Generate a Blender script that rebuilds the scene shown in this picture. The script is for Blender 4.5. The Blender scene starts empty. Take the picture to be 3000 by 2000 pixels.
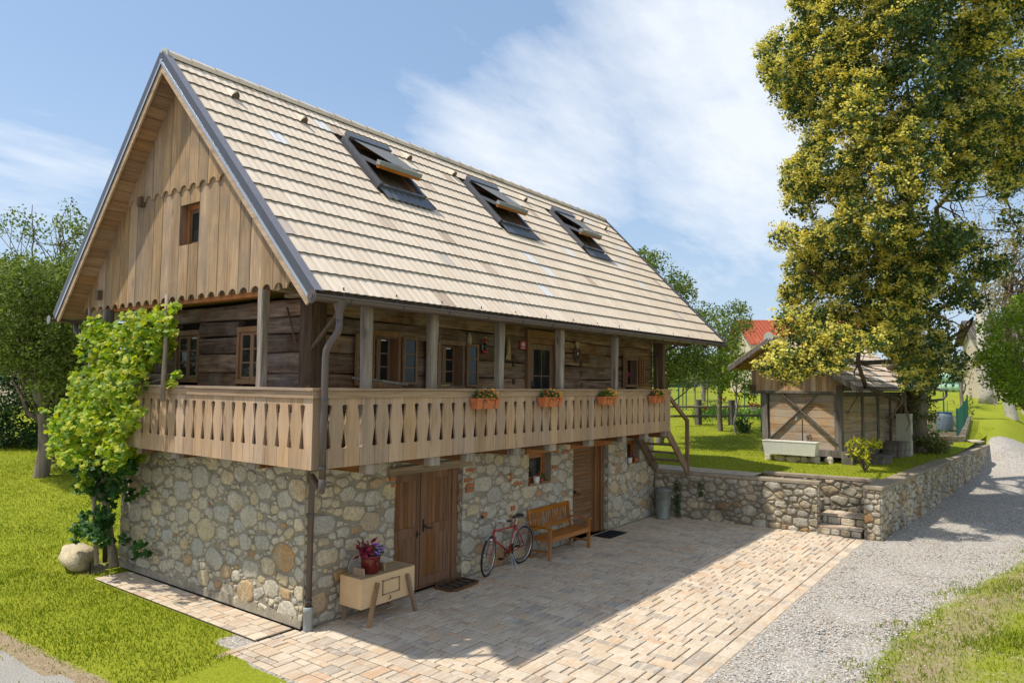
import bpy, math, random
import numpy as np
from mathutils import Vector, Matrix, Euler, noise as mnoise

random.seed(7)
rng = np.random.default_rng(7)
scene = bpy.context.scene
COL = scene.collection
PI = math.pi
R = math.radians

# ------------------------------------------------------------------ camera
CAM_POS = Vector((-6.4435, -8.3949, 3.5))
YAW, PITCH, ROLL = 0.637992, 0.060292, 0.01241
cam_data = bpy.data.cameras.new("camera")
cam = bpy.data.objects.new("camera", cam_data)
COL.objects.link(cam)
fwd = Vector((math.cos(YAW) * math.cos(PITCH), math.sin(YAW) * math.cos(PITCH), math.sin(PITCH)))
right = Vector((math.sin(YAW), -math.cos(YAW), 0))
up = right.cross(fwd)
r2 = right * math.cos(ROLL) + up * math.sin(ROLL)
u2 = -right * math.sin(ROLL) + up * math.cos(ROLL)
mw = Matrix((r2, u2, -fwd)).transposed().to_4x4()
mw.translation = CAM_POS
cam.matrix_world = mw
cam_data.sensor_width = 36.0
cam_data.lens = 36.0 * 2064.9 / 3000.0
cam_data.clip_start = 0.1
cam_data.clip_end = 9000
scene.camera = cam

# ------------------------------------------------------------------ sun and sky
SUN_DIR = Vector((-0.40, 0.389, 1.0)).normalized()      # towards the sun
sun_data = bpy.data.lights.new("sun", 'SUN')
sun_data.energy = 3.3
sun_data.angle = R(1.2)
sun_data.color = (1.0, 0.93, 0.82)
sun = bpy.data.objects.new("sun", sun_data)
COL.objects.link(sun)
sun.rotation_euler = SUN_DIR.to_track_quat('Z', 'Y').to_euler()

world = bpy.data.worlds.new("World")
scene.world = world
world.use_nodes = True
wn = world.node_tree
wn.nodes.clear()
def W(t, **kw):
    n = wn.nodes.new(t)
    for k, v in kw.items():
        setattr(n, k, v)
    return n
def wl(a, b):
    wn.links.new(a, b)
sky = W('ShaderNodeTexSky', sky_type='NISHITA')
sky.sun_disc = False
sky.sun_elevation = math.asin(SUN_DIR.z)
sky.sun_rotation = math.atan2(SUN_DIR.x, SUN_DIR.y)
sky.altitude = 200
sky.air_density = 1.0
sky.dust_density = 1.2
sky.ozone_density = 1.0
tc = W('ShaderNodeTexCoord')
sep = W('ShaderNodeSeparateXYZ'); wl(tc.outputs['Generated'], sep.inputs[0])
def wmath(op, a, b=None, c=None, clamp=False):
    n = W('ShaderNodeMath', operation=op); n.use_clamp = clamp
    for i, v in enumerate((a, b, c)):
        if v is None: continue
        if isinstance(v, (int, float)): n.inputs[i].default_value = v
        else: wl(v, n.inputs[i])
    return n.outputs[0]
zc = wmath('MAXIMUM', sep.outputs[2], 0.02)
zc = wmath('ADD', zc, 0.12)
cx = wmath('DIVIDE', sep.outputs[0], zc)
cy = wmath('DIVIDE', sep.outputs[1], zc)
comb = W('ShaderNodeCombineXYZ'); wl(cx, comb.inputs[0]); wl(cy, comb.inputs[1])
mp = W('ShaderNodeMapping'); wl(comb.outputs[0], mp.inputs[0])
mp.inputs['Rotation'].default_value = (0, 0, R(-25))
mp.inputs['Scale'].default_value = (0.55, 1.3, 1)
mp.inputs['Location'].default_value = (3.3, 0.6, 0)
n1 = W('ShaderNodeTexNoise'); wl(mp.outputs[0], n1.inputs['Vector'])
n1.inputs['Scale'].default_value = 0.9; n1.inputs['Detail'].default_value = 9; n1.inputs['Roughness'].default_value = 0.6
n1.inputs['Distortion'].default_value = 0.35
n2 = W('ShaderNodeTexNoise'); wl(mp.outputs[0], n2.inputs['Vector'])
n2.inputs['Scale'].default_value = 5.5; n2.inputs['Detail'].default_value = 7; n2.inputs['Roughness'].default_value = 0.65
# where the cloud sheets lie in the sky (direction lobes)
def lobe(px, py, width):
    d = (fwd * 2064.9 + r2 * (px - 1500) + u2 * (1000 - py)).normalized()
    dp = W('ShaderNodeVectorMath', operation='DOT_PRODUCT')
    nm = W('ShaderNodeVectorMath', operation='NORMALIZE'); wl(tc.outputs['Generated'], nm.inputs[0])
    wl(nm.outputs[0], dp.inputs[0]); dp.inputs[1].default_value = d
    return wmath('MULTIPLY_ADD', dp.outputs['Value'], 1.0 / width, 1.0 - 1.0 / width, clamp=True)
L1 = lobe(2150, 100, 0.042)
L2 = lobe(1600, 470, 0.030)
L3 = lobe(2150, 420, 0.03)
L4 = lobe(100, 560, 0.035)
L5 = lobe(1330, 140, 0.012)
lm = wmath('MAXIMUM', wmath('MAXIMUM', L1, wmath('MULTIPLY', L2, 0.95)), wmath('MAXIMUM', L3, wmath('MAXIMUM', wmath('MULTIPLY', L4, 0.5), wmath('MULTIPLY', L5, 0.55))))
# behind the camera the same broken sheet goes on
back = W('ShaderNodeVectorMath', operation='DOT_PRODUCT'); wl(tc.outputs['Generated'], back.inputs[0])
back.inputs[1].default_value = (-fwd.x, -fwd.y, 0.25)
lm = wmath('MAXIMUM', lm, wmath('MULTIPLY', wmath('ADD', back.outputs['Value'], 0.1, clamp=True), 0.9, clamp=True))
dens = wmath('ADD', wmath('MULTIPLY', n1.outputs[0], 0.72), wmath('MULTIPLY', n2.outputs[0], 0.28))
cl = wmath('ADD', dens, wmath('MULTIPLY_ADD', lm, 0.5, -0.72))
cl = wmath('MULTIPLY', cl, 3.2, clamp=True)
cl = wmath('POWER', cl, 0.9)
cl = wmath('MULTIPLY', cl, 0.85)
mix = W('ShaderNodeMixRGB'); wl(cl, mix.inputs[0])
# thin veil near the horizon
veil = W('ShaderNodeMixRGB')
vz = wmath('MULTIPLY_ADD', sep.outputs[2], -1.7, 0.66, clamp=True)
pale = W('ShaderNodeMixRGB'); pale.inputs[0].default_value = 0.5; wl(sky.outputs[0], pale.inputs[1]); pale.inputs[2].default_value = (1.55, 2.3, 3.35, 1)
wl(vz, veil.inputs[0]); wl(pale.outputs[0], veil.inputs[1]); veil.inputs[2].default_value = (2.7, 3.3, 4.1, 1)
wl(veil.outputs[0], mix.inputs[1]); mix.inputs[2].default_value = (4.8, 5.0, 5.25, 1)
bg = W('ShaderNodeBackground'); wl(mix.outputs[0], bg.inputs[0]); bg.inputs[1].default_value = 0.14
out = W('ShaderNodeOutputWorld'); wl(bg.outputs[0], out.inputs[0])

scene.view_settings.view_transform = 'Standard'
scene.view_settings.look = 'None'
scene.view_settings.exposure = 0.58
scene.view_settings.gamma = 1.0
scene.view_settings.use_curve_mapping = False
scene.cycles.max_bounces = 6
scene.cycles.diffuse_bounces = 4
scene.cycles.transparent_max_bounces = 6

# ------------------------------------------------------------------ materials
MATS = {}
class NT:
    def __init__(s, name, rough=0.8, spec=0.25):
        m = bpy.data.materials.new(name); m.use_nodes = True
        s.m = m; s.t = m.node_tree; s.b = s.t.nodes['Principled BSDF']
        s.b.inputs['Roughness'].default_value = rough
        s.b.inputs['Specular IOR Level'].default_value = spec
        MATS[name] = m
        s._tone = None
    def n(s, t, **kw):
        x = s.t.nodes.new(t)
        for k, v in kw.items(): setattr(x, k, v)
        return x
    def l(s, a, b): s.t.links.new(a, b)
    def put(s, sock, v):
        if isinstance(v, (int, float)): sock.default_value = v
        elif isinstance(v, (tuple, list)): sock.default_value = tuple(v) + ((1,) if len(v) == 3 and sock.type == 'RGBA' else ())
        else: s.l(v, sock)
    def math(s, op, a, b=0.0, c=0.0, clamp=False):
        x = s.n('ShaderNodeMath', operation=op); x.use_clamp = clamp
        for i, v in enumerate((a, b, c)): s.put(x.inputs[i], v)
        return x.outputs[0]
    def tone(s):
        """random number that belongs to each separate piece"""
        if s._tone is None:
            a = s.n('ShaderNodeAttribute', attribute_name='tone')
            o = s.n('ShaderNodeObjectInfo')
            s._tone = s.math('FRACT', s.math('ADD', a.outputs['Fac'], o.outputs['Random']))
        return s._tone
    def tone2(s, k=17.31):
        return s.math('FRACT', s.math('MULTIPLY', s.tone(), k))
    def coord(s, scale=(1, 1, 1), shift=False, which='Object'):
        c = s.n('ShaderNodeTexCoord').outputs[which]
        if shift:
            cc = s.n('ShaderNodeVectorMath', operation='ADD'); s.l(c, cc.inputs[0])
            k = s.n('ShaderNodeVectorMath', operation='SCALE'); k.inputs[0].default_value = (31.7, 17.3, 23.9)
            s.l(s.tone(), k.inputs['Scale']); s.l(k.outputs[0], cc.inputs[1]); c = cc.outputs[0]
        m = s.n('ShaderNodeMapping'); s.l(c, m.inputs[0]); m.inputs['Scale'].default_value = scale
        return m.outputs[0]
    def noise(s, vec, scale, detail=4, rough=0.55, dist=0.0):
        x = s.n('ShaderNodeTexNoise'); s.l(vec, x.inputs['Vector'])
        x.inputs['Scale'].default_value = scale; x.inputs['Detail'].default_value = detail
        x.inputs['Roughness'].default_value = rough; x.inputs['Distortion'].default_value = dist
        return x.outputs[0]
    def ramp(s, fac, stops, interp='LINEAR'):
        x = s.n('ShaderNodeValToRGB'); s.put(x.inputs[0], fac); e = x.color_ramp.elements
        x.color_ramp.interpolation = interp
        while len(e) < len(stops): e.new(0.5)
        for i, (p, c) in enumerate(stops):
            e[i].position = p; e[i].color = tuple(c) + (1,) if len(c) == 3 else c
        return x.outputs[0]
    def mix(s, fac, a, b, mode='MIX'):
        x = s.n('ShaderNodeMixRGB', blend_type=mode); s.put(x.inputs[0], fac)
        for i, v in ((1, a), (2, b)):
            if isinstance(v, (int, float)): v = (v, v, v)
            if isinstance(v, tuple): x.inputs[i].default_value = tuple(v[:3]) + (1,)
            else: s.l(v, x.inputs[i])
        return x.outputs[0]
    def remap(s, v, a, b, c=0.0, d=1.0):
        x = s.n('ShaderNodeMapRange'); s.put(x.inputs[0], v)
        for i, q in enumerate((a, b, c, d)): x.inputs[i + 1].default_value = q
        return x.outputs[0]
    def hsv(s, col, v=1.0, sat=1.0, h=0.5):
        x = s.n('ShaderNodeHueSaturation'); s.l(col, x.inputs['Color']); s.put(x.inputs['Value'], v); s.put(x.inputs['Saturation'], sat); s.put(x.inputs['Hue'], h)
        return x.outputs[0]
    def base(s, c): s.put(s.b.inputs['Base Color'], c)
    def bump(s, h, strength=0.4, dist=0.02):
        x = s.n('ShaderNodeBump'); x.inputs['Strength'].default_value = strength; x.inputs['Distance'].default_value = dist
        s.l(h, x.inputs['Height']); s.l(x.outputs[0], s.b.inputs['Normal'])

def wood(name, dark, mid, light, axis=2, grain=1.0, rough=0.85, bump=0.4, knots=True, tonev=0.25, grey=None, greyamt=0.5, contrast=1.0):
    s = NT(name, rough, 0.2)
    sc = [26 * grain] * 3; sc[axis] = 1.6 * grain
    v = s.coord(tuple(sc), shift=True)
    g = s.noise(v, 1.0, 6, 0.65, 0.6)
    sc2 = [5 * grain] * 3; sc2[axis] = 0.7 * grain
    g2 = s.noise(s.coord(tuple(sc2), shift=True), 1.0, 4, 0.6, 0.4)
    f = s.math('ADD', s.math('MULTIPLY', g, 0.55), s.math('MULTIPLY', g2, 0.45))
    lo, hi = 0.5 - 0.17 / contrast, 0.5 + 0.17 / contrast
    c = s.ramp(f, [(lo, dark), (0.5, mid), (hi, light)])
    if knots:
        vo = s.n('ShaderNodeTexVoronoi'); k3 = [3.0 * grain] * 3; k3[axis] = 1.3 * grain
        s.l(s.coord(tuple(k3), shift=True), vo.inputs['Vector']); vo.inputs['Scale'].default_value = 1.0
        kn = s.remap(vo.outputs['Distance'], 0.05, 0.13, 0.75, 0.0)
        c = s.mix(kn, c, dark)
    if grey:
        gg = s.noise(s.coord((2.2, 2.2, 2.2), shift=True), 1.0, 5, 0.65)
        c = s.mix(s.remap(gg, 0.42, 0.62, 0.0, greyamt), c, grey)
    c = s.hsv(c, v=s.remap(s.tone(), 0, 1, 1 - tonev, 1 + tonev), sat=s.remap(s.tone2(), 0, 1, 0.85, 1.12))
    s.base(c); s.bump(f, bump, 0.012)
    return s.m

wood('balcony_wood', (0.25, 0.155, 0.085), (0.41, 0.275, 0.165), (0.50, 0.355, 0.225), 2, 1.0, tonev=0.14, grey=(0.34, 0.27, 0.2), greyamt=0.35)
wood('balcony_rail_wood', (0.205, 0.135, 0.08), (0.335, 0.235, 0.15), (0.43, 0.315, 0.21), 0, 1.0, tonev=0.08)
wood('balcony_rail_wood_side', (0.205, 0.135, 0.08), (0.335, 0.235, 0.15), (0.43, 0.315, 0.21), 1, 1.0, tonev=0.08)
wood('gable_wood', (0.17, 0.105, 0.055), (0.34, 0.225, 0.12), (0.45, 0.32, 0.185), 2, 0.8, tonev=0.2, grey=(0.22, 0.17, 0.115), greyamt=0.55)
wood('soffit_wood', (0.20, 0.115, 0.06), (0.31, 0.185, 0.095), (0.40, 0.25, 0.14), 0, 0.8, tonev=0.16)
wood('trim_wood', (0.26, 0.17, 0.10), (0.42, 0.29, 0.17), (0.52, 0.38, 0.24), 1, 0.8, tonev=0.1)
wood('log_wood_x', (0.022, 0.012, 0.007), (0.16, 0.085, 0.042), (0.44, 0.30, 0.18), 0, 0.8, bump=1.0, tonev=0.3, grey=(0.30, 0.25, 0.20), greyamt=0.4, contrast=0.9)
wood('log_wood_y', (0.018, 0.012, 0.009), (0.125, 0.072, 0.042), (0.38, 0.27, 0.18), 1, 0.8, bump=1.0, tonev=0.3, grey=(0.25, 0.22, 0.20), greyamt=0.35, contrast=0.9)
wood('old_post_wood', (0.11, 0.085, 0.06), (0.26, 0.215, 0.165), (0.42, 0.37, 0.31), 2, 0.9, bump=0.9, tonev=0.12)
wood('dark_post_wood', (0.04, 0.025, 0.015), (0.11, 0.07, 0.042), (0.2, 0.14, 0.09), 2, 0.9, bump=0.9, tonev=0.12)
wood('beam_wood', (0.09, 0.04, 0.016), (0.2, 0.09, 0.033), (0.3, 0.15, 0.06), 1, 0.8, tonev=0.2)
wood('orange_wood', (0.2, 0.07, 0.018), (0.36, 0.135, 0.035), (0.46, 0.20, 0.06), 0, 0.9, tonev=0.12, rough=0.55)
wood('beam_end_wood', (0.13, 0.10, 0.075), (0.29, 0.245, 0.195), (0.42, 0.37, 0.31), 2, 0.8, bump=0.9, tonev=0.15)
wood('lintel_wood', (0.13, 0.09, 0.05), (0.29, 0.21, 0.125), (0.42, 0.33, 0.22), 0, 0.8, bump=1.0, tonev=0.1)
wood('frame_wood', (0.15, 0.08, 0.04), (0.245, 0.14, 0.075), (0.33, 0.20, 0.115), 2, 1.0, knots=False, tonev=0.08)
wood('door_wood', (0.11, 0.05, 0.02), (0.20, 0.095, 0.04), (0.285, 0.145, 0.07), 2, 1.0, knots=False, tonev=0.13, rough=0.6)
wood('door_wood_flat', (0.12, 0.06, 0.028), (0.205, 0.11, 0.055), (0.28, 0.16, 0.085), 0, 1.0, knots=False, tonev=0.12, rough=0.6)
wood('bench_wood', (0.2, 0.07, 0.015), (0.36, 0.14, 0.032), (0.48, 0.215, 0.06), 0, 1.0, knots=False, tonev=0.1, rough=0.45)
wood('bench_wood_up', (0.2, 0.07, 0.015), (0.36, 0.14, 0.032), (0.48, 0.215, 0.06), 2, 1.0, knots=False, tonev=0.1, rough=0.45)
wood('box_leg_wood', (0.17, 0.10, 0.055), (0.30, 0.20, 0.12), (0.42, 0.30, 0.19), 2, 1.0, tonev=0.1)
wood('box_top_wood', (0.22, 0.14, 0.07), (0.38, 0.27, 0.155), (0.5, 0.38, 0.24), 0, 1.0, tonev=0.12)
wood('stair_wood', (0.12, 0.075, 0.045), (0.20, 0.13, 0.08), (0.28, 0.19, 0.125), 2, 1.0, tonev=0.1)
wood('shed_board_up', (0.15, 0.09, 0.05), (0.44, 0.26, 0.125), (0.62, 0.41, 0.22), 2, 0.8, tonev=0.28, grey=(0.34, 0.28, 0.21), greyamt=0.6)
wood('shed_board_flat', (0.15, 0.095, 0.055), (0.42, 0.27, 0.15), (0.60, 0.43, 0.26), 1, 0.7, tonev=0.18, grey=(0.38, 0.34, 0.28), greyamt=0.8)
wood('shed_board_side', (0.15, 0.095, 0.055), (0.42, 0.28, 0.16), (0.60, 0.44, 0.27), 0, 0.7, tonev=0.18, grey=(0.38, 0.34, 0.28), greyamt=0.7)
wood('grey_timber', (0.055, 0.045, 0.036), (0.145, 0.125, 0.105), (0.27, 0.245, 0.21), 2, 0.9, bump=0.8, tonev=0.15)
wood('bark', (0.09, 0.07, 0.05), (0.19, 0.155, 0.12), (0.32, 0.28, 0.23), 2, 0.8, bump=1.2, knots=False, tonev=0.15)
wood('twig_bark', (0.05, 0.035, 0.022), (0.12, 0.085, 0.055), (0.2, 0.155, 0.11), 2, 2, bump=0.8, knots=False, tonev=0.15)
wood('birch_bark', (0.2, 0.18, 0.15), (0.42, 0.39, 0.34), (0.55, 0.52, 0.47), 0, 0.7, bump=0.5, knots=False, tonev=0.1)

def plain(name, col, rough=0.6, spec=0.3, var=0.12, scale=9.0, metal=0.0, bump=0.0, dirt=None):
    s = NT(name, rough, spec)
    c = s.noise(s.coord((1, 1, 1), shift=True), scale, 5, 0.6)
    cc = s.mix(s.remap(c, 0.3, 0.7), tuple(x * (1 - var) for x in col), tuple(min(1, x * (1 + var)) for x in col))
    if dirt:
        d = s.noise(s.coord((1, 1, 1)), scale * 0.4, 6, 0.7)
        cc = s.mix(s.remap(d, 0.5, 0.7, 0, 0.6), cc, dirt)
    s.base(cc); s.b.inputs['Metallic'].default_value = metal
    if bump: s.bump(c, bump, 0.01)
    return s.m
plain('gutter_metal', (0.095, 0.07, 0.06), 0.32, 0.5, 0.08)
plain('rake_metal', (0.06, 0.062, 0.072), 0.4, 0.5, 0.08)
plain('rake_trim_metal', (0.20, 0.19, 0.21), 0.35, 0.5, 0.08)
plain('rake_light_metal', (0.45, 0.46, 0.48), 0.25, 0.6, 0.08, metal=0.6)
plain('skylight_metal', (0.10, 0.105, 0.12), 0.35, 0.5, 0.1)
plain('skylight_case_metal', (0.24, 0.25, 0.25), 0.4, 0.5, 0.1)
plain('awning_fabric', (0.17, 0.175, 0.18), 0.8, 0.2, 0.08)
plain('black_iron', (0.015, 0.014, 0.014), 0.5, 0.4)
plain('zinc_metal', (0.22, 0.24, 0.21), 0.5, 0.4, 0.2, 6, metal=0.3, dirt=(0.16, 0.15, 0.10))
plain('grey_plastic', (0.26, 0.28, 0.27), 0.5, 0.3)
plain('cream_paint', (0.66, 0.45, 0.245), 0.6, 0.3, 0.06, 5, dirt=(0.52, 0.34, 0.18))
plain('red_enamel', (0.13, 0.014, 0.012), 0.18, 0.6, 0.15)
plain('bike_red', (0.36, 0.012, 0.018), 0.25, 0.6, 0.1)
plain('rubber', (0.018, 0.018, 0.02), 0.75, 0.3)
plain('chrome', (0.6, 0.6, 0.6), 0.22, 0.6, 0.05, metal=0.9)
plain('mudguard_metal', (0.42, 0.41, 0.4), 0.35, 0.5, 0.1, metal=0.4)
plain('saddle_black', (0.02, 0.02, 0.022), 0.4, 0.4)
plain('white_print', (0.75, 0.75, 0.72), 0.5, 0.3, 0.03)
plain('terracotta', (0.50, 0.165, 0.065), 0.75, 0.2, 0.15, 14, bump=0.2)
plain('white_ceramic', (0.72, 0.70, 0.65), 0.35, 0.4, 0.05, dirt=(0.6, 0.57, 0.48))
plain('sign_red', (0.42, 0.012, 0.02), 0.35, 0.4, 0.04)
plain('lantern_red', (0.35, 0.015, 0.02), 0.3, 0.5, 0.1)
plain('cabinet_grey', (0.47, 0.46, 0.37), 0.6, 0.3, 0.05, 4, dirt=(0.38, 0.37, 0.28))
plain('barrel_blue', (0.17, 0.215, 0.27), 0.5, 0.3, 0.15)
plain('barrel_rim_blue', (0.02, 0.10, 0.34), 0.4, 0.4)
plain('water_blue', (0.03, 0.09, 0.16), 0.1, 0.5)
plain('fence_green', (0.02, 0.11, 0.075), 0.5, 0.3)
plain('corn_husk', (0.42, 0.30, 0.13), 0.8, 0.2, 0.25, 30)
plain('pale_wood', (0.44, 0.34, 0.21), 0.7, 0.2, 0.15, 12)
plain('mat_brown', (0.16, 0.085, 0.035), 0.95, 0.1, 0.35, 40, bump=0.8)
plain('mat_dark', (0.035, 0.045, 0.05), 0.95, 0.1, 0.35, 40, bump=0.8)
plain('mat_black', (0.022, 0.023, 0.026), 0.8, 0.2, 0.3, 60, bump=0.8)
plain('bitumen', (0.022, 0.021, 0.02), 0.9, 0.2, 0.3, 20, bump=0.5)
plain('concrete', (0.31, 0.255, 0.185), 0.9, 0.15, 0.2, 6, bump=0.4, dirt=(0.20, 0.165, 0.12))
plain('bale_wrap', (0.42, 0.62, 0.48), 0.35, 0.4, 0.08, 1.5)
plain('house_plaster', (0.55, 0.47, 0.36), 0.9, 0.1, 0.08, 2)
plain('shed_tile_cap', (0.42, 0.44, 0.40), 0.8, 0.2, 0.12, 8)
plain('rose_red', (0.62, 0.03, 0.06), 0.7, 0.2, 0.2, 30)
plain('petal_orange', (0.85, 0.22, 0.08), 0.7, 0.2, 0.2, 30)
plain('petal_yellow', (0.82, 0.42, 0.04), 0.7, 0.2, 0.2, 30)
plain('petal_pink', (0.75, 0.10, 0.22), 0.7, 0.2, 0.2, 30)
plain('petal_violet', (0.36, 0.17, 0.62), 0.7, 0.2, 0.2, 30)
plain('petal_magenta', (0.62, 0.03, 0.30), 0.7, 0.2, 0.2, 30)
plain('petal_white', (0.8, 0.78, 0.66), 0.7, 0.2, 0.1, 30)
plain('coleus_leaf', (0.17, 0.012, 0.035), 0.5, 0.3, 0.4, 20)
plain('wire', (0.25, 0.26, 0.25), 0.5, 0.4, 0.1)
plain('soil', (0.17, 0.125, 0.08), 0.95, 0.1, 0.3, 20, bump=0.6)
plain('interior_dark', (0.02, 0.016, 0.012), 0.9, 0.1)

s = NT('glass', 0.06, 0.3)
c = s.noise(s.coord((1, 1, 1)), 3, 2)
s.base(s.mix(c, (0.012, 0.014, 0.014), (0.03, 0.035, 0.033)))

# leaves: diffuse with light coming through
def leaf(name, cols, trans=0.35, rough=0.55, gloss=0.3):
    s = NT(name, rough, gloss)
    t = s.tone()
    n = len(cols)
    c = s.ramp(t, [(i / max(1, n - 1) if n > 1 else 0.0, cc) for i, cc in enumerate(cols)])
    v = s.noise(s.coord((1, 1, 1)), 0.8, 3)
    c = s.hsv(c, v=s.remap(v, 0.3, 0.7, 0.8, 1.2))
    s.base(c)
    tr = s.n('ShaderNodeBsdfTranslucent'); s.l(s.hsv(c, v=1.5, sat=1.1, h=0.495), tr.inputs[0])
    mx = s.n('ShaderNodeMixShader'); mx.inputs[0].default_value = trans
    s.l(s.b.outputs[0], mx.inputs[1]); s.l(tr.outputs[0], mx.inputs[2])
    s.l(mx.outputs[0], s.t.nodes['Material Output'].inputs[0])
    return s.m
leaf('linden_leaf', [(0.02, 0.05, 0.018), (0.045, 0.085, 0.025), (0.08, 0.13, 0.04), (0.16, 0.19, 0.05)], 0.28)
leaf('linden_flower', [(0.46, 0.38, 0.05), (0.66, 0.57, 0.12), (0.80, 0.71, 0.22), (0.42, 0.47, 0.10)], 0.35, 0.8, 0.1)
leaf('apple_leaf', [(0.04, 0.07, 0.014), (0.09, 0.14, 0.022), (0.16, 0.22, 0.035), (0.25, 0.30, 0.06)], 0.3)
leaf('bush_leaf', [(0.014, 0.04, 0.01), (0.035, 0.08, 0.018), (0.06, 0.12, 0.025)], 0.2)
leaf('fresh_leaf', [(0.07, 0.13, 0.012), (0.16, 0.26, 0.02), (0.28, 0.36, 0.04)], 0.35)
leaf('vine_leaf', [(0.07, 0.15, 0.01), (0.18, 0.30, 0.015), (0.33, 0.42, 0.025), (0.50, 0.50, 0.04)], 0.42)
leaf('vine_leaf_shade', [(0.012, 0.05, 0.008), (0.03, 0.10, 0.012), (0.06, 0.15, 0.02)], 0.3)  # darker copy of the vine greens, shade painted into the lower leaves
leaf('ivy_leaf', [(0.10, 0.13, 0.03), (0.22, 0.23, 0.07), (0.36, 0.34, 0.12), (0.12, 0.16, 0.04)], 0.25)
leaf('shrub_leaf', [(0.16, 0.24, 0.02), (0.42, 0.42, 0.03), (0.58, 0.50, 0.05)], 0.3)
leaf('dry_leaf', [(0.16, 0.14, 0.05), (0.26, 0.21, 0.09), (0.18, 0.18, 0.07)], 0.2)
leaf('grass_blade', [(0.10, 0.15, 0.008), (0.19, 0.25, 0.012), (0.29, 0.34, 0.018), (0.40, 0.38, 0.06)], 0.3, 0.6, 0.15)
leaf('green_small', [(0.03, 0.09, 0.015), (0.07, 0.16, 0.02), (0.12, 0.2, 0.03)], 0.3)
leaf('moss', [(0.03, 0.07, 0.01), (0.06, 0.11, 0.015)], 0.1)
leaf('apple_fruit', [(0.22, 0.30, 0.05), (0.32, 0.38, 0.08)], 0.1)

# masonry
def stone_mat(name, darkstain=0.0):
    s = NT(name, 0.9, 0.15)
    c = s.ramp(s.tone(), [(0.0, (0.44, 0.415, 0.36)), (0.22, (0.58, 0.52, 0.40)), (0.45, (0.50, 0.465, 0.385)), (0.62, (0.63, 0.53, 0.365)),
                          (0.80, (0.58, 0.46, 0.27)), (0.90, (0.46, 0.45, 0.41)), (0.96, (0.50, 0.31, 0.12)), (1.0, (0.45, 0.23, 0.11))])
    v = s.coord((1, 1, 1), shift=True)
    a = s.noise(v, 4.5, 6, 0.7, 0.3); b = s.noise(v, 26, 5, 0.7)
    c = s.mix(s.remap(a, 0.40, 0.66, 0, 0.6), c, (0.33, 0.29, 0.22))
    c = s.mix(s.remap(a, 0.55, 0.72, 0, 0.6), c, (0.60, 0.56, 0.46))
    c = s.hsv(c, v=s.remap(b, 0.25, 0.75, 0.6, 1.4))
    sm = s.noise(v, 9.0, 7, 0.75, 0.6)
    c = s.mix(s.remap(sm, 0.56, 0.64, 0, 0.8), c, (0.38, 0.33, 0.25))
    rust = s.noise(v, 2.3, 4, 0.6)
    c = s.mix(s.remap(rust, 0.62, 0.72, 0, 0.55), c, (0.42, 0.25, 0.09))
    if darkstain:
        d = s.noise(s.coord((1, 1, 1)), 1.7, 6, 0.7)
        c = s.mix(s.remap(d, 0.42, 0.6, 0, darkstain), c, (0.07, 0.065, 0.05))
    s.base(c)
    s.bump(s.math('ADD', s.math('MULTIPLY', a, 1.0), s.math('MULTIPLY', b, 0.6)), 1.0, 0.03)
    return s.m
stone_mat('wall_stone'); stone_mat('garden_wall_stone', 0.55)
def mortar(name, c1, c2, c3, ds=0.0):
    s = NT(name, 0.95, 0.1)
    v = s.coord((1, 1, 1))
    a = s.noise(v, 3.0, 6, 0.65); b = s.noise(v, 45, 5, 0.7)
    c = s.ramp(a, [(0.3, c1), (0.5, c2), (0.72, c3)])
    c = s.hsv(c, v=s.remap(b, 0.2, 0.8, 0.65, 1.35))
    if ds:
        d = s.noise(v, 1.7, 6, 0.7)
        c = s.mix(s.remap(d, 0.42, 0.6, 0, ds), c, (0.06, 0.055, 0.04))
    vo = s.n('ShaderNodeTexVoronoi'); s.l(v, vo.inputs['Vector']); vo.inputs['Scale'].default_value = 26.0
    pb = s.remap(vo.outputs['Distance'], 0.12, 0.2, 0.55, 0.0); c = s.mix(s.math('MULTIPLY', pb, s.remap(a, .4, .55)), c, (0.44, 0.40, 0.31))
    s.base(c); s.bump(s.math('ADD', a, b), 1.0, 0.03)
mortar('mortar', (0.25, 0.22, 0.17), (0.345, 0.305, 0.235), (0.48, 0.41, 0.30))
mortar('garden_mortar', (0.24, 0.20, 0.145), (0.33, 0.28, 0.20), (0.44, 0.38, 0.27), 0.45)
mortar('brick', (0.42, 0.14, 0.06), (0.5, 0.2, 0.09), (0.52, 0.30, 0.18))

s = NT('paver', 0.85, 0.2)
c = s.ramp(s.tone(), [(0, (0.52, 0.42, 0.30)), (0.25, (0.60, 0.50, 0.375)), (0.5, (0.47, 0.385, 0.295)), (0.7, (0.585, 0.435, 0.29)), (0.86, (0.36, 0.32, 0.27)), (1.0, (0.55, 0.36, 0.22))])
st = s.noise(s.coord((2.2, 14, 2), shift=True), 1.0, 5, 0.6, 0.5)
c = s.mix(s.remap(st, 0.45, 0.62, 0, 0.7), c, (0.62, 0.545, 0.44))
st2 = s.noise(s.coord((2.0, 9, 2), shift=True), 1.3, 4, 0.6, 0.5)
c = s.mix(s.remap(st2, 0.55, 0.68, 0, 0.55), c, (0.50, 0.31, 0.16))
b = s.noise(s.coord((1, 1, 1)), 60, 4, 0.7); a = s.noise(s.coord((1, 1, 1)), 0.9, 5, 0.6)
c = s.hsv(c, v=s.math('MULTIPLY', s.remap(b, 0.2, 0.8, 0.82, 1.15), s.remap(a, 0.3, 0.7, 0.88, 1.08)))
s.base(c); s.bump(s.math('ADD', b, st), 0.5, 0.008)
mortar('paver_joint', (0.05, 0.045, 0.027), (0.075, 0.065, 0.04), (0.11, 0.095, 0.06))

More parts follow.
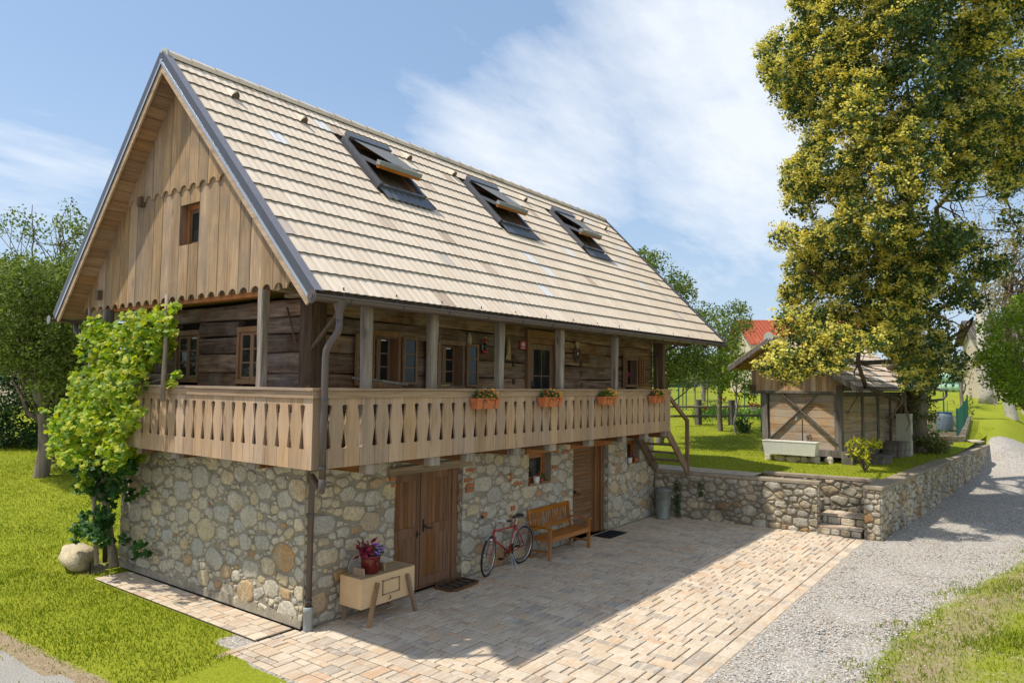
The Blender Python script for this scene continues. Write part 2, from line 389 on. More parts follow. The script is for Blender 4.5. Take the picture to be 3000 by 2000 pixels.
def tile_mat(name, base1, base2):
    s = NT(name, 0.85, 0.2)
    c = s.ramp(s.tone(), [(0, base1), (0.35, base2), (0.65, base1), (0.93, base2), (0.955, (0.46, 0.35, 0.26)), (0.975, (0.68, 0.68, 0.67)), (1.0, (0.70, 0.70, 0.70))])
    st = s.noise(s.coord((22, 2.0, 22), shift=True), 1.0, 5, 0.65)
    c = s.mix(s.remap(st, 0.46, 0.72, 0, 0.45), c, (0.46, 0.37, 0.265))
    big = s.noise(s.coord((4.0, 0.5, 4), which='Object'), 0.5, 4, 0.6)
    c = s.mix(s.remap(big, 0.6, 0.75, 0, 0.35), c, (0.42, 0.30, 0.20))
    f = s.noise(s.coord((1, 1, 1)), 70, 4, 0.7)
    c = s.hsv(c, v=s.remap(f, 0.2, 0.8, 0.85, 1.15))
    s.base(c); s.bump(f, 0.3, 0.006)
tile_mat('roof_tile', (0.70, 0.575, 0.445), (0.78, 0.66, 0.525))
tile_mat('shed_roof_tile', (0.60, 0.49, 0.38), (0.66, 0.55, 0.44))
plain('tile_edge', (0.14, 0.12, 0.09), 0.95, 0.1, 0.3, 20)
plain('red_roof_tile', (0.42, 0.115, 0.06), 0.8, 0.2, 0.2, 3)

# ground sheets
s = NT('ground', 0.95, 0.08)
att = s.n('ShaderNodeAttribute', attribute_name='zone')
sp = s.n('ShaderNodeSeparateColor'); s.l(att.outputs['Color'], sp.inputs[0])
v = s.coord((1, 1, 1))
nb = s.noise(v, 1.6, 6, 0.65); nf = s.noise(v, 14, 6, 0.7); nff = s.noise(v, 70, 4, 0.75); nbig = s.noise(v, 0.25, 4, 0.5)
grass = s.ramp(nf, [(0.3, (0.12, 0.15, 0.012)), (0.5, (0.21, 0.25, 0.018)), (0.7, (0.30, 0.32, 0.03))])
grass = s.mix(s.remap(nbig, 0.35, 0.65, 0.0, 0.55), grass, (0.31, 0.33, 0.03))
grass = s.hsv(grass, v=s.remap(nff, 0.2, 0.8, 0.6, 1.4))
dirtc = s.ramp(nf, [(0.3, (0.22, 0.165, 0.10)), (0.6, (0.36, 0.285, 0.185)), (0.8, (0.46, 0.40, 0.30))])
vo = s.n('ShaderNodeTexVoronoi'); s.l(v, vo.inputs['Vector']); vo.inputs['Scale'].default_value = 38.0
vo2 = s.n('ShaderNodeTexVoronoi'); s.l(v, vo2.inputs['Vector']); vo2.inputs['Scale'].default_value = 75.0
pc = s.n('ShaderNodeSeparateColor'); s.l(vo.outputs['Color'], pc.inputs[0])
gravel = s.ramp(pc.outputs[0], [(0, (0.26, 0.25, 0.24)), (0.3, (0.42, 0.39, 0.35)), (0.6, (0.56, 0.53, 0.48)), (0.85, (0.66, 0.63, 0.58)), (1.0, (0.42, 0.30, 0.19))])
gravel = s.mix(s.remap(vo.outputs['Distance'], 0.25, 0.75, 0.0, 0.6), gravel, (0.20, 0.175, 0.14))
gravel = s.mix(s.remap(nb, 0.5, 0.7, 0, 0.35), gravel, (0.40, 0.32, 0.22))
asph = s.ramp(nff, [(0.3, (0.26, 0.245, 0.22)), (0.7, (0.44, 0.42, 0.38))])
def thr(ch, w=0.1, k=0.9):
    x = s.math('ADD', ch, s.math('MULTIPLY', s.math('SUBTRACT', s.math('ADD', s.math('MULTIPLY', nb, 0.5), s.math('MULTIPLY', nf, 0.5)), 0.5), k))
    return s.remap(x, 0.5 - w, 0.5 + w)
col = s.mix(thr(sp.outputs[2], 0.16, 1.3), grass, dirtc)
col = s.mix(thr(sp.outputs[0], 0.14, 1.5), col, gravel)
asf = s.n('ShaderNodeAttribute', attribute_name='asphalt')
col = s.mix(s.remap(s.math('ADD', asf.outputs['Fac'], s.math('MULTIPLY', s.math('SUBTRACT', nf, 0.5), 0.5)), 0.45, 0.55), col, asph)
s.base(col)
s.bump(s.math('SUBTRACT', s.math('MULTIPLY', nff, 0.6), s.math('MULTIPLY', vo.outputs['Distance'], 0.7)), 0.8, 0.02)
s = NT('hazy_hill_forest', 0.95, 0.05)
s.base(s.mix(s.noise(s.coord((1, 1, 1)), 0.01, 5, 0.7), (0.05, 0.09, 0.10), (0.08, 0.13, 0.14)))  # blue-green tint puts the distance haze into the forest colour
s = NT('field', 0.95, 0.05)
s.base(s.mix(s.noise(s.coord((1, 1, 1)), 0.05, 5, 0.7), (0.14, 0.2, 0.03), (0.26, 0.27, 0.07)))
s = NT('pebble', 0.85, 0.15)
s.base(s.ramp(s.tone(), [(0, (0.22, 0.21, 0.20)), (0.2, (0.38, 0.36, 0.33)), (0.5, (0.52, 0.49, 0.44)), (0.8, (0.66, 0.63, 0.58)), (0.93, (0.46, 0.31, 0.18)), (1, (0.16, 0.15, 0.15))]))

# ------------------------------------------------------------------ helpers
class MB:
    """collects shapes, then links them as ONE mesh object"""
    def __init__(s): s.v = []; s.f = []; s.mi = []; s.t = []; s.cur = 0; s.tone = None
    def add(s, verts, faces, mi=None, tone=None):
        o = len(s.v); s.v.extend([tuple(p) for p in verts]); t = tone if tone is not None else (s.tone if s.tone is not None else 0.0)
        s.t.extend([t] * len(verts))
        for f in faces: s.f.append(tuple(i + o for i in f)); s.mi.append(s.cur if mi is None else mi)
    def box(s, x0, x1, y0, y1, z0, z1, **k):
        v = [(x, y, z) for z in (z0, z1) for y in (y0, y1) for x in (x0, x1)]
        s.add(v, [(0, 2, 3, 1), (4, 5, 7, 6), (0, 1, 5, 4), (2, 6, 7, 3), (0, 4, 6, 2), (1, 3, 7, 5)], **k)
    def obb(s, c, ax, ay, az, **k):
        c, ax, ay, az = map(Vector, (c, ax, ay, az))
        v = [c + ax * i + ay * j + az * l for l in (-1, 1) for j in (-1, 1) for i in (-1, 1)]
        s.add(v, [(0, 2, 3, 1), (4, 5, 7, 6), (0, 1, 5, 4), (2, 6, 7, 3), (0, 4, 6, 2), (1, 3, 7, 5)], **k)
    def beam(s, a, b, w, h, upv=(0, 0, 1), **k):
        a, b = Vector(a), Vector(b); d = (b - a); L = d.length; d.normalize(); upv = Vector(upv)
        sd = d.cross(upv)
        if sd.length < 1e-4: sd = d.cross(Vector((1, 0, 0)))
        sd.normalize(); uu = sd.cross(d)
        s.obb((a + b) / 2, d * L / 2, sd * w / 2, uu * h / 2, **k)
    def prism(s, poly, ext, **k):
        n = len(poly); P = [Vector(p) for p in poly]; e = Vector(ext)
        s.add(P + [p + e for p in P], [tuple(range(n))[::-1], tuple(range(n, 2 * n))] + [(i, (i + 1) % n, n + (i + 1) % n, n + i) for i in range(n)], **k)
    def tube(s, path, radii, n=8, caps=True, **k):
        P = [Vector(p) for p in path]
        if not isinstance(radii, (list, tuple)): radii = [radii] * len(P)
        V = []; pu = None
        for i, p in enumerate(P):
            d = (P[min(i + 1, len(P) - 1)] - P[max(i - 1, 0)]).normalized()
            if pu is None:
                pu = d.orthogonal().normalized()
            else:
                pu = (pu - d * pu.dot(d))
                pu = pu.normalized() if pu.length > 1e-5 else d.orthogonal().normalized()
            w = d.cross(pu)
            for j in range(n):
                a = 2 * PI * j / n
                V.append(p + (pu * math.cos(a) + w * math.sin(a)) * radii[i])
        F = []
        for i in range(len(P) - 1):
            for j in range(n):
                F.append((i * n + j, i * n + (j + 1) % n, (i + 1) * n + (j + 1) % n, (i + 1) * n + j))
        if caps:
            F.append(tuple(range(n))[::-1]); F.append(tuple(range((len(P) - 1) * n, len(P) * n)))
        s.add(V, F, **k)
    def lathe(s, prof, n=16, c=(0, 0, 0), **k):
        V = []; F = []
        for (r, z) in prof:
            for j in range(n):
                a = 2 * PI * j / n; V.append((c[0] + r * math.cos(a), c[1] + r * math.sin(a), c[2] + z))
        for i in range(len(prof) - 1):
            for j in range(n):
                F.append((i * n + j, i * n + (j + 1) % n, (i + 1) * n + (j + 1) % n, (i + 1) * n + j))
        s.add(V, F, **k)
    def sphere(s, c, r, n=6, m=4, squash=1.0, **k):
        prof = [(r * math.sin(PI * i / m) + 1e-4, -r * squash * math.cos(PI * i / m)) for i in range(m + 1)]
        s.lathe(prof, n, c, **k)
    def build(s, name, mat, parent=None, label=None, kind=None, smooth=False, off=None, tone=True):
        me = bpy.data.meshes.new(name)
        V = np.array(s.v, dtype=np.float64).reshape(-1, 3)
        if off is not None: V = V - np.array(off)
        me.from_pydata([tuple(p) for p in V], [], s.f)
        mats = mat if isinstance(mat, (list, tuple)) else [mat]
        for m in mats: me.materials.append(MATS[m] if isinstance(m, str) else m)
        if len(mats) > 1: me.polygons.foreach_set('material_index', s.mi)
        if smooth: me.polygons.foreach_set('use_smooth', [True] * len(s.f))
        if tone and any(s.t):
            a = me.attributes.new('tone', 'FLOAT', 'POINT'); a.data.foreach_set('value', s.t)
        me.update()
        return link(name, me, parent, label, kind)
def link(name, me, parent=None, label=None, kind=None):
    o = bpy.data.objects.new(name, me); COL.objects.link(o)
    if parent is not None: o.parent = parent
    if label: o['label'] = label
    if kind: o['kind'] = kind
    return o
def thing(name, label, cat, loc=(0, 0, 0), rz=0.0, group=None, rot=None):
    o = bpy.data.objects.new(name, None); COL.objects.link(o); o.empty_display_size = 0.1
    o.location = loc; o.rotation_euler = rot if rot else (0, 0, rz)
    return tag(o, label, cat, group)
def tag(o, label=None, cat=None, group=None, kind=None):
    if label: o['label'] = label
    if cat: o['category'] = cat
    if group: o['group'] = group
    if kind: o['kind'] = kind
    return o
def copy_tree(o, parent=None):
    c = o.copy(); COL.objects.link(c)
    if parent is not None: c.parent = parent
    for ch in list(o.children): copy_tree(ch, c)
    return c
def B(name, mat, parent, *boxes, label=None, kind=None):
    m = MB()
    for b in boxes: m.box(*b)
    return m.build(name, mat, parent, label, kind)
def npmesh(name, V, F, mat, parent=None, tone=None, label=None, kind=None, smooth=False):
    """fast mesh from arrays; F is (n,3) or (n,4)"""
    me = bpy.data.meshes.new(name)
    V = np.asarray(V, dtype=np.float32); F = np.asarray(F, dtype=np.int32); k = F.shape[1]
    me.vertices.add(len(V)); me.vertices.foreach_set('co', V.ravel())
    me.loops.add(F.size); me.loops.foreach_set('vertex_index', F.ravel())
    me.polygons.add(len(F)); me.polygons.foreach_set('loop_start', np.arange(0, F.size, k, dtype=np.int32))
    me.update(calc_edges=True)
    me.materials.append(MATS[mat] if isinstance(mat, str) else mat)
    if smooth: me.polygons.foreach_set('use_smooth', np.ones(len(F), dtype=bool))
    if tone is not None:
        a = me.attributes.new('tone', 'FLOAT', 'POINT'); a.data.foreach_set('value', np.asarray(tone, dtype=np.float32))
    me.validate()
    return link(name, me, parent, label, kind)

# leaves as small folded faces, all in one array
def leaf_cloud(P, size, aspect=0.7, fold=0.25, updir=0.35, droop=None, jitter=0.35):
    """P (n,3) -> V,F,index: each leaf is a folded pair of quads (6 verts)"""
    n = len(P)
    d = rng.normal(size=(n, 3)); d /= np.linalg.norm(d, axis=1)[:, None] + 1e-9
    if droop is not None: d = d * 0.7 + np.array(droop); d /= np.linalg.norm(d, axis=1)[:, None]
    up = rng.normal(size=(n, 3)) * 0.55 + np.array([0, 0, 1.0]) * updir * 2
    w = np.cross(d, up); w /= np.linalg.norm(w, axis=1)[:, None] + 1e-9
    nn = np.cross(w, d)
    s = (size * (1 + jitter * (rng.random(n) * 2 - 1)))[:, None]
    L = s; Wd = s * aspect * 0.5
    a = P; b = P + d * L * 0.45 + w * Wd - nn * Wd * fold; c = P + d * L; e = P + d * L * 0.45 - w * Wd - nn * Wd * fold
    m1 = P + d * L * 0.45 + nn * Wd * fold * 0.6
    V = np.stack([a, b, c, e, m1], 1).reshape(-1, 3)
    i = np.arange(n)[:, None] * 5
    F = np.concatenate([i + np.array([[0, 1, 4]]), i + np.array([[1, 2, 4]]), i + np.array([[2, 3, 4]]), i + np.array([[3, 0, 4]])], 0)
    return V, F
def quad_cloud(P, size, aspect=.8, up=(-.3, -.3, .8)):
    n = len(P); nr = rng.normal(size=(n, 3)) * .6 + np.array(up); nr /= np.linalg.norm(nr, axis=1)[:, None]
    a = np.cross(nr, rng.normal(size=(n, 3))); a /= np.linalg.norm(a, axis=1)[:, None]; b = np.cross(nr, a)
    s_ = (size * .5 * (.7 + .6 * rng.random(n)))[:, None]
    V = np.stack([P - a * s_, P + b * s_ * aspect, P + a * s_, P - b * s_ * aspect], 1).reshape(-1, 3)
    i = np.arange(n)[:, None] * 4
    return V, i + np.array([[0, 1, 2, 3]])
def blob_points(n, c, r, shell=0.35):
    d = rng.normal(size=(n, 3)); d /= np.linalg.norm(d, axis=1)[:, None]
    rad = rng.random(n) ** (1 / 3.0); rad = rad * (1 - shell) + shell
    return np.array(c) + d * rad[:, None] * np.array(r)
def wnoise(x, y, f=1.0):
    return mnoise.noise(Vector((x * f, y * f, 3.7)))

# ------------------------------------------------------------------ terrain
def sstep(x, a, b):
    t = np.clip((np.asarray(x, dtype=float) - a) / (b - a), 0, 1); return t * t * (3 - 2 * t)
CW, SW = math.cos(YAW), math.sin(YAW)
def sdepth(x, y): return (np.asarray(x) + 6.4435) * CW + (np.asarray(y) + 8.3949) * SW
def zfar(s): return np.interp(s, [0, 22, 26, 30, 45, 60, 100, 400, 6000], [1.2, 1.2, 1.28, 1.5, 2.65, 3.05, 3.25, 3.3, 3.3])
def wall_y(x): return -5.45 - 0.075 * (np.asarray(x) - 11.9)
def hA(x, y):
    x = np.asarray(x, dtype=float); y = np.asarray(y, dtype=float)
    s = sdepth(x, y)
    left = np.clip(0.13 * (s - 13.2), 0, 1.2) + (zfar(s) - 1.2)
    left = np.where(x > 11.2, left - 0.3 * (1 - sstep(x, 29, 33)), left)
    m = sstep(y, 1.2, 2.6)
    road = np.interp(x, [-100, 15, 24, 32, 50, 80], [0, 0, 0.2, 0.5, 1.6, 2.9])
    road = np.where(x > 50, np.maximum(road, zfar(s) - 0.05), road)
    near = m * left + (1 - m) * np.where(y > -5, np.minimum(road, 0.0), road)
    bl = sstep(y, -9.2, -6.9)
    far = (1 - bl) * road + bl * (zfar(s) + 0.01)
    k = sstep(x, 26.5, 30.6)
    return near * (1 - k) + far * k
def hT(x, y):
    s = sdepth(x, y)
    return zfar(s) - 0.9 * sstep(x, 30.3, 33)

def sheet(name, xs, ys, hf, yf=None, noise=0.012, zone=None, asphalt=None, label=None):
    X, Y = np.meshgrid(np.array(xs), np.array(ys), indexing='ij')
    if yf is not None: Y = yf(X, Y)
    Z = hf(X, Y)
    YM = (-1.13, -5.16)
    if noise:
        Z = Z + noise * (np.sin(X * 2.3 + 1.3 * np.sin(Y * 1.7)) * np.sin(Y * 2.9 + np.sin(X * 1.1))) * np.where((X > -1.6) & (X < 12.4) & (Y > -5.6) & (Y < 5.4), 0.0, 1.0)
    Z = np.where((X > YM[0] + .13) & (X < 12.3) & (Y > YM[1] + .13) & (Y < .03), -.07, Z); Z = np.where((X > -.58) & (X < .3) & (Y > .05) & (Y < 4.9), -.07, Z)
    V = np.stack([X, Y, Z], -1).reshape(-1, 3); ny = len(ys)
    i, j = np.meshgrid(np.arange(len(xs) - 1), np.arange(ny - 1), indexing='ij')
    a = (i * ny + j).ravel(); F = np.stack([a, a + ny, a + ny + 1, a + 1], 1)
    o = npmesh(name, V, F, 'ground', kind='structure', smooth=True)
    me = o.data
    zc = np.zeros((len(V), 4)); zc[:, 3] = 1
    if zone is not None:
        g, d = zone(V[:, 0], V[:, 1]); zc[:, 0] = g; zc[:, 2] = d
    at = me.color_attributes.new('zone', 'FLOAT_COLOR', 'POINT'); at.data.foreach_set('color', zc.ravel())
    at = me.attributes.new('asphalt', 'FLOAT', 'POINT')
    if asphalt is not None: at.data.foreach_set('value', asphalt(V[:, 0], V[:, 1]).astype(np.float32))
    return o
def gravel_w(x, y):
    """1 on the gravel road, 0 on grass; soft border"""
    edge = np.interp(x, [-10, -1.2, 0.5, 3, 5.2, 8, 11.3, 15.3, 20, 30, 40], [-1.5, -1.25, -5.3, -6.6, -6.7, -7.2, -8.0, -8.7, -9.3, -10.6, -12.0])
    top = np.interp(x, [-10, -1.2, -1.0, 11.5, 12, 30, 33, 45], [-1.3, -1.4, 0.5, 0.5, -5.2, -6.9, -8.3, -10.6])
    g = sstep(y, edge - 0.55, edge + 0.45) * (1 - sstep(y, top - 0.1, top + 0.25))
    corner = sstep(-y - (x + 1.35) * 0.0, 1.2, 1.55) * sstep(x, -1.6, -1.15) * (1 - sstep(x, 2.0, 3.2)) 
    g = np.maximum(g, corner * (y > -8) * sstep(y, -7.2, -5.6))
    return g
def asph_w(x, y):
    # pale asphalt lane in the bottom left corner
    l = -2.78 - 0.08 * (y - 1.0) + 0.03 * np.sin(y * 3)
    return 1 - sstep(x - l, -0.03, 0.03)
def dirt_w(x, y):
    l = -2.62 - 0.05 * (y - 1.0)
    d = (1 - sstep(x - l, 0.0, 0.28)) * 0.85
    edge = np.interp(x, [-1.2, 0.5, 3, 5.2, 8, 11.3, 15.3, 20, 30, 40], [-1.25, -5.3, -6.6, -6.7, -7.2, -8.0, -8.7, -9.3, -10.6, -12.0])
    e2 = np.exp(-((y - edge + 0.55) / 0.75) ** 2) * 0.60 * (x > 0)
    e3 = np.exp(-(((y - edge + 1.6) / 0.8) ** 2)) * 0.42 * (x > 2)
    b = np.exp(-(((x + 0.4) / 0.35) ** 2 + ((y - 5.6) / 0.4) ** 2)) * 0.9
    c = np.exp(-(((y - 0.07) / 0.09) ** 2)) * ((x < -0.2) & (x > -1.25)) * 0.8
    gd = sstep(x, 21, 23) * (1 - sstep(x, 27, 29)) * np.exp(-((y - (3.2 + (x - 20) * 0.2)) / 1.2) ** 2) * 0.0
    return np.maximum.reduce([d, e2, e3, b, c, gd])
def axis(*segs):
    out = []
    for a, b, st in segs: out += list(np.arange(a, b, st))
    out.append(segs[-1][1]); return out
sheet('ground', axis((-300, -20, 40), (-20, -6, 1), (-6, 17, 0.14), (17, 45, 0.5), (45, 120, 3), (120, 600, 40), (600, 6000, 600)),
      axis((-300, -40, 20), (-40, -12, 1.5), (-12, 8, 0.14), (8, 40, 0.7), (40, 120, 4), (120, 800, 60), (800, 6000, 600)), hA,
      zone=lambda x, y: (gravel_w(x, y), dirt_w(x, y)), asphalt=asph_w)
def tz(x, y):
    d = 0.55 * np.exp(-(((x - 20.6) / 1.8) ** 2 + ((y + 4.25) / 0.5) ** 2)) + 0.5 * np.exp(-(((x - 31.5) / 1.5) ** 2 + ((y - 5.4 - (x - 31) * .3) / 1.3) ** 2))
    return np.zeros_like(x), d
TX = axis((13.62, 18, 0.2), (18, 34, 0.4))
sheet('terrace_lawn', TX, axis((0, 12, 0.25), (12, 40, 1.0)), hT, yf=lambda X, t: wall_y(X) + 0.15 + t, zone=tz)
sheet('terrace_lawn', axis((12.95, 13.62, 0.17)), axis((-2.6, 12, 0.5), (12, 34, 2)), hT, zone=tz)

# ------------------------------------------------------------------ masonry pattern (irregular stones by power diagram)
def clip_poly(poly, a, b, c):
    """keep a*x+b*y<=c"""
    out = []; n = len(poly)
    for i in range(n):
        p, q = poly[i], poly[(i + 1) % n]
        dp = a * p[0] + b * p[1] - c; dq = a * q[0] + b * q[1] - c
        if dp <= 0: out.append(p)
        if dp * dq < 0:
            t = dp / (dp - dq); out.append((p[0] + (q[0] - p[0]) * t, p[1] + (q[1] - p[1]) * t))
    return out
def inside(poly_rects, x, y): return any(r[0] < x < r[1] and r[2] < y < r[3] for r in poly_rects)
def stones(x0, x1, z0, z1, holes, rnd, rmin=0.06, rmax=0.21, aspect=1.25, gap=0.016, bigp=0.5, tries=7000):
    """returns list of outlines (list of (x,z)) of stones filling the rectangle around the holes"""
    pts = []
    for k in range(tries):
        f = k / tries
        r = rmax * (1 - f) ** 1.9 * rnd.uniform(0.35, 1.0) + rmin
        x, z = rnd.uniform(x0 - 0.05, x1 + 0.05), rnd.uniform(z0 - 0.03, z1 + 0.03)
        if inside([(h[0] - r * .3, h[1] + r * .3, h[2] - r * .3, h[3] + r * .3) for h in holes], x, z): continue
        ok = True
        for (px, pz, pr) in pts:
            dx = (x - px) / aspect; dz = z - pz
            if abs(dx) < pr + r and abs(dz) < pr + r and dx * dx + dz * dz < ((pr + r) * 0.93) ** 2: ok = False; break
        if ok: pts.append((x, z, r))
    out = []
    for i, (x, z, r) in enumerate(pts):
        x_, r_ = x / aspect, r
        poly = [(x_ - 3 * r, z - 3 * r), (x_ + 3 * r, z - 3 * r), (x_ + 3 * r, z + 3 * r), (x_ - 3 * r, z + 3 * r)]
        lim = 1.9 * r   # a stone stays compact
        for k in range(8):
            a = 2 * PI * k / 8 + 0.3 * math.sin(i); poly = clip_poly(poly, math.cos(a), math.sin(a), math.cos(a) * x_ + math.sin(a) * z + lim)
        g = gap * rnd.uniform(.7, 1.6)
        for j, (px, pz, pr) in enumerate(pts):
            if j == i: continue
            q = px / aspect; dx = q - x_; dz = pz - z; d2 = dx * dx + dz * dz
            if d2 > (3 * (r + pr)) ** 2 or d2 < 1e-9: continue
            d = math.sqrt(d2); t = (d2 + r * r - pr * pr) / (2 * d)
            nx, nz = dx / d, dz / d
            poly = clip_poly(poly, nx, nz, nx * x_ + nz * z + t - g)
            if len(poly) < 3: break
        if len(poly) < 3: continue
        poly = [(p[0] * aspect, p[1]) for p in poly]
        for (a, b, c) in ((-1, 0, -x0 - 0.004), (1, 0, x1 - 0.004), (0, -1, -z0), (0, 1, z1)): 
            poly = clip_poly(poly, a, b, c)
            if len(poly) < 3: break
        if len(poly) < 3: continue
        for h in holes:
            if x < h[0]: c_ = (1, 0, h[0] - 0.004)
            elif x > h[1]: c_ = (-1, 0, -h[1] - 0.004)
            elif z > h[3]: c_ = (0, -1, -h[3] - 0.01)
            elif z < h[2]: c_ = (0, 1, h[2] - 0.01)
            else: c_ = None
            mx = max(p[0] for p in poly); mn = min(p[0] for p in poly); mz = max(p[1] for p in poly); nz_ = min(p[1] for p in poly)
            if mx < h[0] or mn > h[1] or nz_ > h[3] or mz < h[2]: continue
            if c_ is None: poly = []; break
            poly = clip_poly(poly, *c_)
            if len(poly) < 3: break
        if len(poly) < 3: continue
        if rnd.random() < 0.85:      # blocky stones in a wide bed of mortar
            an = rnd.gauss(-.05, .2); ca_, sa_ = math.cos(an), math.sin(an); sk_ = rnd.gauss(0, .16)
            wx = r * aspect * rnd.uniform(.85, 1.5); wz = r * rnd.uniform(.62, 1.0); a2, b2 = math.cos(an + sk_), math.sin(an + sk_)
            for (nx, nz, q) in ((ca_, sa_, wx), (-a2, -b2, wx), (-sa_, ca_, wz), (b2, -a2, wz)):
                poly = clip_poly(poly, nx, nz, nx * x + nz * z + q)
                if len(poly) < 3: break
            if len(poly) < 3: continue
        # round corners and roughen
        P = []
        n = len(poly); cxm = sum(p[0] for p in poly) / n; czm = sum(p[1] for p in poly) / n
        ar = abs(sum(poly[k][0] * poly[(k + 1) % n][1] - poly[(k + 1) % n][0] * poly[k][1] for k in range(n))) / 2
        if ar < 0.0018: continue
        for k in range(n):
            p, q = poly[k], poly[(k + 1) % n]
            L = math.hypot(q[0] - p[0], q[1] - p[1])
            if L < 0.03: P.append(((p[0] + q[0]) / 2, (p[1] + q[1]) / 2)); continue
            for t in ((0.14, 0.86) if L < 0.09 else ((0.10, 0.5, 0.90) if L < .2 else (0.07, .3, .5, .7, .93))):
                P.append((p[0] + (q[0] - p[0]) * t, p[1] + (q[1] - p[1]) * t))
        j = min(0.011, math.sqrt(ar) * 0.06)
        P = [(cxm + (a - cxm) * 1.0 + rnd.uniform(-j, j), czm + (b - czm) * 1.0 + rnd.uniform(-j, j)) for a, b in P]
        P = [(min(max(a, x0 + .002), x1 - .002), min(max(b, z0), z1)) for a, b in P]
        out.append((ar, P, (cxm, czm)))
    return out
def stone_mesh(mb, P, cc, to3, proud, rnd, tone):
    """to3(x,z,depth)->3D; a bulged stone face"""
    n = len(P); V = []; F = []
    for sc, d in ((1.0, -0.012), (0.985, proud * 0.55), (0.86, proud), (0.45, proud * rnd.uniform(0.9, 1.25))):
        for (a, b) in P:
            jd = rnd.uniform(-0.15, 0.15) * proud
            V.append(to3(cc[0] + (a - cc[0]) * sc, cc[1] + (b - cc[1]) * sc, d + jd))
    V.append(to3(cc[0], cc[1], proud * rnd.uniform(0.8, 1.3)))
    for r in range(3):
        for k in range(n):
            F.append((r * n + k, r * n + (k + 1) % n, (r + 1) * n + (k + 1) % n, (r + 1) * n + k))
    for k in range(n): F.append((3 * n + k, 3 * n + (k + 1) % n, 4 * n))
    mb.add(V, F, tone=tone)
def lay_stones(sets, parent, mat, limit=300, name='stone', proud=(0.008, 0.024), seed=1):
    """sets: list of (stones, to3, nearness). Largest become objects, the rest one joined part."""
    rnd = random.Random(seed); allp = []
    for st, to3, pr in sets:
        for ar, P, cc in st:
            c3 = Vector(to3(cc[0], cc[1], 0)); d = (c3 - CAM_POS).length
            allp.append((ar / d / d, P, cc, to3, pr))
    allp.sort(key=lambda t: -t[0])
    rest = MB()
    for i, (k, P, cc, to3, pr) in enumerate(allp):
        pd = rnd.uniform(*proud) * pr; t = rnd.random() * 0.998 + 0.001
        if i < limit:
            mb = MB(); stone_mesh(mb, P, cc, to3, pd, rnd, t); mb.build(name, mat, parent, smooth=True)
        else: stone_mesh(rest, P, cc, to3, pd, rnd, t)
    if rest.v: rest.build(name + '_filling', mat, parent, kind='stuff', smooth=True)
    return len(allp)

# ================================================================== THE HOUSE
house = thing('house', 'timber farmhouse on a stone ground floor with steep tiled roof and carved wrap-around balcony', 'house')
rs = random.Random(11)
# --- stone ground floor
D1 = (1.74, 3.42, 0.0, 2.12); W1 = (5.50, 6.34, 1.42, 2.20); D2 = (7.24, 8.87, 0.0, 2.14); W3 = (9.86, 10.55, 1.5, 2.1)
ZT = 2.36
HX, HY = 11.42, 5.5
sw = MB()
TH = 0.5
def wall_x(mb, xs, holes, y0, y1, z0, z1):
    """wall along X with rectangular openings"""
    edges = sorted(set([xs[0], xs[1]] + [h[0] for h in holes] + [h[1] for h in holes]))
    for a, b in zip(edges[:-1], edges[1:]):
        hs = [h for h in holes if h[0] <= a + 1e-6 and h[1] >= b - 1e-6]
        if not hs: mb.box(a, b, y0, y1, z0, z1)
        else:
            h = hs[0]
            if h[2] > z0 + 1e-4: mb.box(a, b, y0, y1, z0, h[2])
            if h[3] < z1 - 1e-4: mb.box(a, b, y0, y1, h[3], z1)
wall_x(sw, (0, HX), (D1, W1, D2, W3), 0, TH, -0.2, ZT)
sw.box(0, TH, TH, HY, -0.2, ZT)
sw.box(TH, HX, HY - 0.4, HY, -0.2, ZT)
sw.box(HX - 0.4, HX, TH, HY - 0.4, -0.2, ZT)
stone_wall = sw.build('stone_wall', 'mortar', house)
fa = stones(0.0, HX, 0.02, ZT - 0.02, [(D1[0] - .0, D1[1], -1, 2.14), (W1[0], W1[1], W1[2], 2.3), (D2[0], D2[1], -1, 2.3), (W3[0], W3[1], W3[2], 2.2)], rs, 0.022, 0.19, 1.35, 0.008, tries=24000)
fg = stones(0.0, HY, 0.10, ZT - 0.02, [], rs, 0.022, 0.20, 1.25, 0.008, tries=14000)
# reveals of the doors: stones turned onto the side facing the camera
fr = stones(0.02, 0.24, 0.02, 2.1, [], rs, 0.05, 0.07, 1.1, 0.012, tries=300)
fr2 = stones(0.02, 0.28, 0.02, 2.1, [], rs, 0.05, 0.07, 1.1, 0.012, tries=300)
NST = lay_stones([(fa, lambda a, b, d: (a, -d, b), 1.0), (fg, lambda a, b, d: (-d, a, b), 1.0),
                  (fr, lambda a, b, d: (D1[1] - d, a, b), 0.5), (fr2, lambda a, b, d: (D2[1] - d, a, b), 0.6)], stone_wall, 'wall_stone', 300)
# quoin bricks and stray bricks between the stones
def brick(x, z, w, h, y=0.0):
    m = MB(); m.tone = rs.random(); m.box(x - w / 2, x + w / 2, y - 0.033 - rs.random() * .006, y + 0.05, z - h / 2, z + h / 2); m.build('brick', 'brick', stone_wall)
for (x, z) in ((3.60, 1.92), (3.56, 1.74), (3.61, 1.64), (3.60, 1.55)): brick(x, z, 0.22, 0.065)
for (x, z, w, h) in ((1.66, 1.95, .13, .06), (1.68, 1.84, .1, .05), (5.1, 1.52, .28, .06), (4.87, 1.66, .06, .16), (4.95, 1.05, .12, .09), (4.9, 0.82, .05, .22), (4.05, 1.05, .14, .09),
                     (6.45, 1.72, .2, .06), (6.9, 2.02, .22, .06), (6.5, 2.06, .15, .06), (5.42, 2.12, .1, .1), (9.2, 1.55, .2, .05), (5.5, 0.9, .14, .07), (9.6, 2.18, .2, .06)): brick(x, z, w, h)
